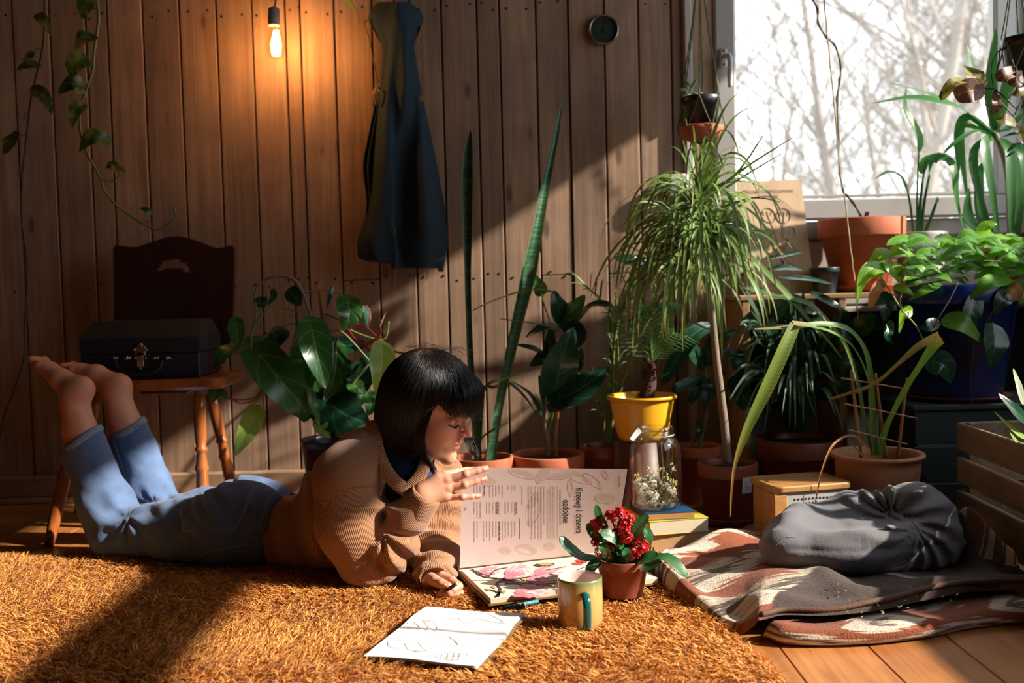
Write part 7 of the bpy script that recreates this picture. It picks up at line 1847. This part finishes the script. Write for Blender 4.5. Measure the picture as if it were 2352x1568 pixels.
# --- yucca at the right
Y=3.02; c=at(2322,600,Y); yu=thing('yucca',(c.x,Y,SZ),'tall yucca with long green sword leaves at the right of the window','potted plant')
pot(yu,(c.x,Y,SZ),.085,.065,.14,M_terrab,rim=.004,rimh=.03,soil=.9)
stems('trunk',M_bark2,yu,Y,[([(2325,600),(2322,500),(2315,400),(2300,340),(2283,305)],20)],10)
leaves('leaves',L_yuc,yu,Y,[([(2282,305),(2215,255,-.06),(2130,215,-.08),(2043,190,-.08)],26,(0,-.6,1),'sword'),([(2282,308),(2200,245,-.1),(2100,225,-.12),(2004,237,-.12)],26,(0,-.7,.8),'sword'),([(2284,300),(2275,200),(2289,60)],28,(-.4,-1,.1),'sword'),([(2282,300),(2245,200,.03),(2220,102,.04)],26,(.4,-1,.1),'sword'),([(2288,300),(2320,180,-.05),(2372,30,-.06)],28,(-.3,-1,.2),'sword'),
 ([(2280,310),(2225,268,-.06),(2200,310,-.08),(2203,400,-.08)],22,(-.5,-1,.3),'sword'),([(2282,315),(2262,330,-.08),(2275,420,-.1),(2296,560,-.08)],26,(.1,-1,.2),'sword'),([(2290,315),(2318,345,-.06),(2322,450,-.08),(2322,580,-.08)],26,(0,-1,.2),'sword'),([(2278,315),(2238,345,.0),(2245,430,-.02),(2290,560,0)],20,(-.3,-1,.2),'sword'),([(2282,312),(2212,290,.04),(2212,380,.04),(2225,470,.04)],16,(-.3,-1,.3),'sword'),
 ([(2300,560),(2235,520,.0),(2222,480,.0),(2226,430,0)],28,(0,-1,0),'sword'),([(2290,600),(2252,500,.03),(2250,400,.03),(2262,370,.02)],24,(0,-1,0),'sword'),([(2310,330),(2350,360,-.05),(2352,480,-.05)],24,(0,-1,.3),'sword'),([(2330,600),(2340,450,-.02),(2350,300,-.02)],26,(0,-1,0),'sword'),([(2285,305),(2320,290,-.05),(2365,240,-.06)],16,(0,-1,.5),'sword'),([(2282,312),(2240,300,-.1),(2190,330,-.14),(2168,352,-.14)],12,(0,-.8,.8),'sword')],18,2)
# --- hanging planters
M_cordg=mat('green_macrame',C(96,104,72),.85,bump=.6,bscale=1200)
def hang(name,label,px,py,Y,top,s=1.,sc=True,plantfn=None):
    k=pxm(Y)*s; c=at(px,py,Y); o=thing(name,(c.x,Y,c.z-.05),label,'hanging plant')
    zb=c.z-.006; R=45*k
    if sc: mb=MB(); mb.lathe((c.x,Y,zb-34*k),[(0,0),(30*k,0),(44*k,8*k),(50*k,22*k),(50*k,31*k),(47*k,33*k),(45*k,24*k),(38*k,10*k),(0,8*k)],36); obj('saucer',mb,M_terra,o)
    mb=MB(); zb2=zb-24*k; mb.lathe((c.x,Y,zb2),[(0,0),(33*k,0),(40*k,66*k),(44*k,67*k),(47*k,86*k),(45*k,88*k),(43*k,87*k),(40*k,70*k),(0,68*k)],36); obj('pot',mb,M_black,o)
    mb=MB(); T=at(top[0],top[1],Y); zt_=zb2+78*k; zs_=zb-12*k; kn=V((c.x+3*k,Y,zb-42*k))
    for q_ in range(6):
        a=q_*PI/3+.25; p1=V((c.x+48*k*math.cos(a),Y+48*k*math.sin(a),zt_+8*k)); a2=a+PI/6; p2=V((c.x+52*k*math.cos(a2),Y+52*k*math.sin(a2),zs_)); a3=a-PI/6; p3=V((c.x+52*k*math.cos(a3),Y+52*k*math.sin(a3),zs_)); kn_=kn
        mb.tube([T+V((math.cos(a)*.004,math.sin(a)*.004,0)),lerp(T,p1,.5),p1],.0020,5,res=30,wob=lambda a,u:1+.35*math.sin(u*120+a*2)); 
        for pp in(p2,p3): mb.tube([p1,lerp(p1,pp,.5)+V((0,0,0)),pp,lerp(pp,kn,.5)+V((0,0,-6*k)),kn],.0017,5,res=20)
    for q_ in range(9): mb.tube([kn,kn+V((random.uniform(-8,8)*k,0,-22*k)),kn+V((random.uniform(-26,16)*k,random.uniform(-8,8)*k,random.uniform(-62,-44)*k))],.0018,4,res=10)
    mb.ball(kn,(7*k,7*k,8*k),10,8); obj('macrame',mb,M_cordg,o); return o,c,k
hg,c,k=hang('hanging_planter','small black pot on terracotta saucer hanging in green macrame by the window frame',1611,284,2.92,(1607,-60))
L_suc=leafmat('succulent_leaf',C(98,140,84),C(62,108,66),C(120,160,100),.35,.15,lat=0)
stems('stem',M_stem,hg,2.92,[([(1586,235),(1584,215),(1586,202),(1580,190)],5),([(1590,232),(1592,215),(1600,205)],4)])
mb=MB()
for a,b,w in(((1585,203),(1556,207),11),((1582,200),(1578,186),10),((1587,202),(1603,178),11),((1586,215),(1565,224),13),((1590,213),(1605,218),12),((1598,226),(1612,212),12),((1584,203),(1573,197),8)):
    A,B=at(a[0],a[1],2.92),at(b[0],b[1],2.90); d=B-A; R=d.to_track_quat('X','Z').to_matrix(); mb.ball((A+B)/2,(d.length/2,w*pxm(2.9)/2,.004),10,8,R=R)
obj('fleshy_leaves',mb,L_suc,hg)
Y=2.55
mg,c,k=hang('hanging_planter','maroon-leaved prayer plant in a dark pot hanging at the right edge',2352,150,Y,(2330,-80),1.05,False)
stems('stems',M_dstem,mg,Y,[([(2312,112),(2298,115),(2284,130),(2276,160),(2282,205)],4),([(2282,205),(2260,202),(2245,195)],4),([(2284,205),(2310,225),(2335,250),(2350,252)],4),([(2284,205),(2300,235),(2330,270)],4),([(2284,208),(2275,240),(2262,240)],4)])
leaves('maroon_leaves',L_mar,mg,Y,[([(2262,207,-.02),(2225,208,-.05),(2192,222,-.03)],54,(0,-1,-.1),'oval'),([(2340,160,-.03),(2310,170,-.06),(2286,180,-.05)],30,(0,-1,.2),'oval'),([(2352,170,-.03),(2335,182,-.05),(2318,180,-.04)],34,(0,-1,-.2),'oval'),([(2284,215,-.02),(2290,240,-.04),(2278,262,-.02)],24,(0,-1,0),'oval')])
leaves('olive_leaves',L_olive,mg,Y,[([(2262,204,-.02),(2240,175,-.03),(2222,152,-.0)],46,(.2,-1,.1),'oval'),([(2225,185,-.03),(2190,190,-.07),(2160,230,-.06)],26,(0,-.8,.6),'oval'),([(2318,215,-.02),(2340,210,-.04),(2365,205,-.02)],26,(0,-1,.4),'oval'),([(2335,285,-.02),(2310,275,-.04),(2290,272,-.03)],28,(0,-1,.3),'oval'),([(2352,330),(2340,300),(2330,290)],20,(0,-1,0),'oval')])
leaves('small_leaves',L_dark,mg,Y,[([(2352,300),(2325,308),(2300,315)],10,(0,-.7,.8),'lance'),([(2352,330),(2330,335),(2312,350)],12,(0,-.7,.8),'lance'),([(2352,360),(2330,350),(2310,362)],10,(0,-.7,.8),'lance')])
# --- chest and blue pot
M_chest=woodmat('dark_green_paint',C(24,44,44),C(16,32,34),(4,40,40),.55,.2,rndvar=.2)
chs=thing('green_chest',(1.5,2.87,0),'dark green boarded chest carrying the blue pot','chest')
x0,x1=1.068,1.98; ztc=.312
for i,(a,b) in enumerate(((.004,.10),(.104,.20),(.204,ztc-.018))):
    mb=MB(); mb.box(((x0+x1)/2,2.648,(a+b)/2),(x1-x0,.016,b-a),attr=(0,0,random.random()),bev=.003); obj('front_board',mb,M_chest,chs)
mb=MB(); mb.box((x0+.008,2.78,.15),(.016,.24,.29)); obj('side_panel',mb,M_chest,chs)
mb=MB(); mb.box(((x0+x1)/2,2.775,ztc-.009),(x1-x0+.02,.29,.018),bev=.005); obj('chest_top',mb,M_chest,chs)
Y=2.765; c=at(2196,800,Y); bpz=ztc; bl2=thing('pothos',(c.x,Y,bpz),'bright green pothos and ivy tumbling from a big blue pot','potted plant')
saucer(bl2,(c.x,Y,bpz),.14,.014,M_terrab)
pot(bl2,(c.x,Y,bpz+.007),.155,.118,.64-(659-650)/F*Y-bpz-.007,M_bluep,rim=.006,rimh=.05,soil=.95)
leaves('variegated_leaves',L_poth,bl2,Y,[([(2040,580,-.06),(2018,588,-.08),(1995,602,-.07)],34,(0,-1,.7)),([(2084,577,-.06),(2066,572,-.09),(2042,586,-.08)],36,(.1,-1,.7)),([(2040,615,-.1),(2000,618,-.14),(1978,650,-.14),(1967,702,-.13)],32,(.4,-.8,.7)),([(2043,605,-.1),(2055,622,-.12),(2066,650,-.11)],42,(.3,-1,.6)),([(2024,612,-.1),(2010,625,-.12),(1990,640,-.12)],26,(.3,-1,.6)),([(2087,714,-.13),(2072,725,-.14),(2065,766,-.13)],26,(.6,-1,.2)),([(2084,605,-.08),(2090,618,-.1),(2088,632,-.1)],24,(.8,-1,.4)),([(2060,660,-.12),(2080,665,-.13),(2100,680,-.13)],22,(0,-1,.7)),([(2250,545,.02),(2265,520,.0),(2290,512,.0)],30,(0,-1,.4)),([(2210,560,0),(2250,545,-.03),(2330,548,-.02)],34,(0,-.7,1)),([(2310,575,0),(2330,560,-.02),(2350,545,-.02)],30,(0,-1,.4))])
mb=MB(); rp_=random.Random(77)
for i in range(120):
    x=rp_.uniform(2085,2400); y=rp_.uniform(552,655)-18*math.exp(-((x-2230)/90)**2); dy=rp_.uniform(-.15,.10); a=rp_.choice((-1,1))*rp_.uniform(.2,1.0); L=rp_.uniform(38,72)
    p0=at(x,y,Y+dy); p1=at(x+math.cos(a)*L*(1 if rp_.random()<.5 else -1),y+rp_.uniform(-8,26),Y+dy-rp_.uniform(.0,.05)); 
    leaf(mb,[p0,lerp(p0,p1,.5)+V((0,0,.010)),p1],L*.55*pxm(Y),(rp_.uniform(-.3,.5),-.6,1),'heart',14,4,.14,lobe=.15,serr=.14,wave=.04)
obj('serrated_leaves',mb,L_ivy,bl2)
leaves('ivy_leaves',L_ivy,bl2,Y,[([(2183,736,-.17),(2215,745,-.19),(2257,788,-.18)],44,(.2,-1,.3)),([(2308,643,-.14),(2270,650,-.17),(2225,690,-.16)],38,(0,-.8,.8)),([(2340,650,-.1),(2352,680,-.12),(2345,700,-.12)],40,(0,-1,.3)),([(2150,655,-.14),(2120,670,-.16),(2088,690,-.15)],22,(0,-.7,.9)),([(2269,592,-.1),(2215,570,-.14),(2155,600,-.13)],48,(0,-.7,1)),([(2352,600,-.1),(2320,590,-.14),(2290,620,-.13)],50,(0,-.8,.8))],16,4)
leaves('shade_tone_leaves',L_dark,bl2,Y,[([(2282,758,-.17),(2285,800,-.19),(2272,846,-.18)],56,(.2,-1,.2)),([(2320,670,-.15),(2300,690,-.17),(2285,725,-.16)],36,(0,-1,.2)),([(2140,830,-.17),(2170,840,-.18),(2185,880,-.17)],54,(0,-1,.2)),([(2150,740,-.17),(2130,750,-.18),(2110,752,-.17)],26,(0,-1,.4)),([(2240,690,-.16),(2230,730,-.17),(2240,760,-.16)],40,(0,-1,.2)),([(2020,680,-.1),(2035,700,-.12),(2030,740,-.12)],40,(0,-1,.2)),([(2045,745,-.1),(2040,770,-.12),(2050,790,-.1)],20,(0,-1,.2))])  # shade on these leaves is put into their dark green
leaves('dry_leaves',L_dry,bl2,Y,[([(2033,645,-.11),(2012,665,-.13),(1998,708,-.12)],26,(.3,-1,.3),'oval'),([(2310,660,-.15),(2330,665,-.17),(2338,690,-.16)],34,(0,-1,.3),'oval')])
stems('vines',mat('vine_stem',C(150,150,60),.5),bl2,Y,[([(2017,625,-.12),(2043,666,-.13),(2072,712,-.15),(2105,750,-.17),(2125,790,-.17)],4),([(2043,605,-.1),(2040,590,-.08),(2045,578,-.07)],3),([(2088,605,-.1),(2085,590,-.08),(2080,578,-.07)],3),([(2072,710,-.15),(2068,690,-.14),(2073,668,-.13)],3)])
stems('dark_vines',M_dstem,bl2,Y,[([(2200,650,-.16),(2180,690,-.17),(2150,740,-.18),(2135,780,-.18)],3),([(2150,742,-.18),(2185,738,-.18)],3),([(2352,640,-.12),(2320,655,-.15),(2290,700,-.17),(2240,780,-.17)],3),([(2080,650,-.12),(2160,625,-.15),(2230,600,-.15),(2300,600,-.14)],4),([(2090,660,-.12),(2180,640,-.15),(2260,620,-.15),(2340,560,-.12)],4),([(2238,790,-.18),(2230,860,-.18),(2234,930,-.18)],2)])
# --- lily in the crate
Y=2.14; c=at(2400,1000,Y); cg=thing('crate_lily',(1.27,2.15,.03),'peace lily with a white spathe standing in the slatted crate','potted plant')
pot(cg,(1.27,2.15,.0185),.10,.08,.15,M_terrab,rim=.004,rimh=.03,soil=.9)
leaves('leaves',L_dark,cg,Y,[([(2375,975),(2340,950,-.03),(2293,903,-.03)],36,(.2,-1,.6),'lance'),([(2440,1000),(2420,930,0),(2370,880,0)],40,(0,-1,.3),'lance'),([(2420,1000),(2440,900,0),(2480,860,0)],40,(0,-1,.3),'lance')])
leaves('bright_leaf',L_lite,cg,Y,[([(2375,1010,.0),(2345,1000,-.02),(2315,975,-.03),(2282,943,-.03)],14,(.2,-1,.6),'lance'),([(2420,1080,.0),(2370,1040,-.02),(2340,1020,-.03),(2318,990,-.03)],20,(.2,-.8,.8),'lance')])
leaves('spathe',leafmat('white_spathe',C(200,206,180),C(176,190,150),C(220,220,200),.4,.4,lat=0),cg,Y,[([(2352,930),(2340,890,-.02),(2327,845,-.02)],24,(.5,-1,.2),'lance')])
stems('stalk',M_stem,cg,Y,[([(2400,1100),(2380,1000),(2356,940),(2352,925)],5),([(2410,1100),(2385,1000),(2375,975)],5)])
# --- trailing vines at the left
L_vine=leafmat('vine_leaf',C(60,84,36),C(34,60,30),C(110,110,50),.4,.3,lat=16,blotch=25,vcol=C(120,116,50))
Y=2.74
v1=thing('pothos_vine',at(103,0,Y),'thin bare pothos vine trailing down the wall at the far left','vine')
stems('stem',M_dstem,v1,Y,[([(105,-120),(103,0),(102,40),(100,100),(85,170),(71,230),(62,310),(52,400),(50,500),(60,580),(63,640),(57,740),(55,820),(35,890),(12,950),(0,1000),(-20,1050)],5.5)],6,90)
leaves('leaves',L_vine,v1,Y,[([(88,36,-.01),(100,48,-.03),(117,80,-.02)],24,(.2,-1,.3)),([(84,148,-.01),(62,148,-.03),(39,160,-.02)],30,(0,-1,.5)),([(80,205,-.01),(102,222,-.03),(119,263,-.02)],30,(.2,-1,.2)),([(28,310,-.01),(22,325,-.03),(9,354,-.02)],40,(-.1,-1,.1)),([(72,128),(65,126),(52,140)],18,(0,-1,.4))])
stems('tendrils',M_dstem,v1,Y,[([(60,310),(45,311),(28,312)],2),([(52,400),(44,404),(37,400)],2),([(50,495),(60,495),(73,498)],2),([(100,118),(85,112),(74,128)],2),([(54,275),(58,262),(53,255)],2),([(57,740),(64,738),(62,742)],2)])
v2=thing('pothos_vine',at(224,0,Y),'leafy pothos vine curling sideways at its tip above the chair','vine')
stems('stem',M_stem,v2,Y,[([(222,-120),(224,0),(226,50),(216,120),(213,160),(195,215),(184,250),(183,290),(190,325),(205,362),(228,405),(242,440),(272,475),(322,510),(362,527),(390,514),(403,498),(398,474)],6.5)],6,90)
leaves('leaves',L_vine,v2,Y,[([(205,-5,-.01),(195,15,-.03),(189,44,-.02)],38,(.2,-1,.2)),([(209,82,-.01),(190,88,-.03),(170,114,-.02)],38,(0,-1,.3)),([(192,135,-.01),(172,145,-.03),(164,178,-.02)],48,(.1,-1,.1)),([(186,198,-.01),(162,192,-.03),(134,215,-.02)],42,(0,-1,.3)),([(187,240,-.01),(172,255,-.03),(165,294,-.02)],30,(.4,-1,.2)),([(240,322,-.01),(210,315,-.03),(181,348,-.02)],44,(0,-1,.4)),([(268,388,-.01),(256,378,-.02),(244,386,-.01)],20,(0,-1,.2)),([(266,384,-.01),(276,388,-.01),(289,396,-.01)],10,(0,-1,.4),'lance'),([(350,492,-.01),(338,482,-.02),(322,478,-.01)],14,(0,-1,.4),'lance')])
stems('tendrils',M_stem,v2,Y,[([(228,405),(250,418),(270,408),(275,392)],3.5),([(325,510),(345,508),(353,498),(350,490)],3),([(213,160),(205,145),(192,136)],2),([(216,85),(212,90)],3),([(186,252),(196,255),(192,264),(184,262)],3),([(222,20),(212,18),(206,0)],3)])
v3=thing('vine_tip',at(812,8,2.95),'tip of a leaf hanging in at the top edge left of the apron','leaf')
leaves('leaf_blade',L_lite,v3,2.95,[([(770,-50,0),(795,-8,-.01),(820,27,-.01)],16,(0,-1,.3),'lance')])
mb=MB(); mb.tube([V((at(770,-50,2.95).x,2.95,ZC)),at(766,-300,2.95),at(770,-50,2.95)],.002,5,res=10); obj('stem',mb,M_stem,v3)
# group small pieces under the part they belong to
def under(pn,names,root):
    p=[o for o in root.children if o.name.split('.')[0]==pn]
    if not p: return
    for o in list(root.children):
        if o.name.split('.')[0] in names and o!=p[0]: o.parent=p[0]
under('jeans',('back_pocket','seam','stitching','belt_loop','hem'),person)
under('cardigan',('collar','cuff','hem_band'),person)
under('body',('nail','eyelash'),person)
under('hair',('hair_strands',),person)
under('handle',('handle_mount',),cs_); under('lid',('clasp',),cs_)
under('upright_page',('lettering','body_text','heading','rule_line','printed_leaves'),book)
under('page_block',('magnolia_print',),book); under('pages',('pencil_sketches',),note)
under('board',('lettering','plant_drawing'),sg); under('pot',('price_label','label_print'),dr)
under('jar_body',('neck_ring',),jar); under('body',('perforation','wooden_strip'),bxo)
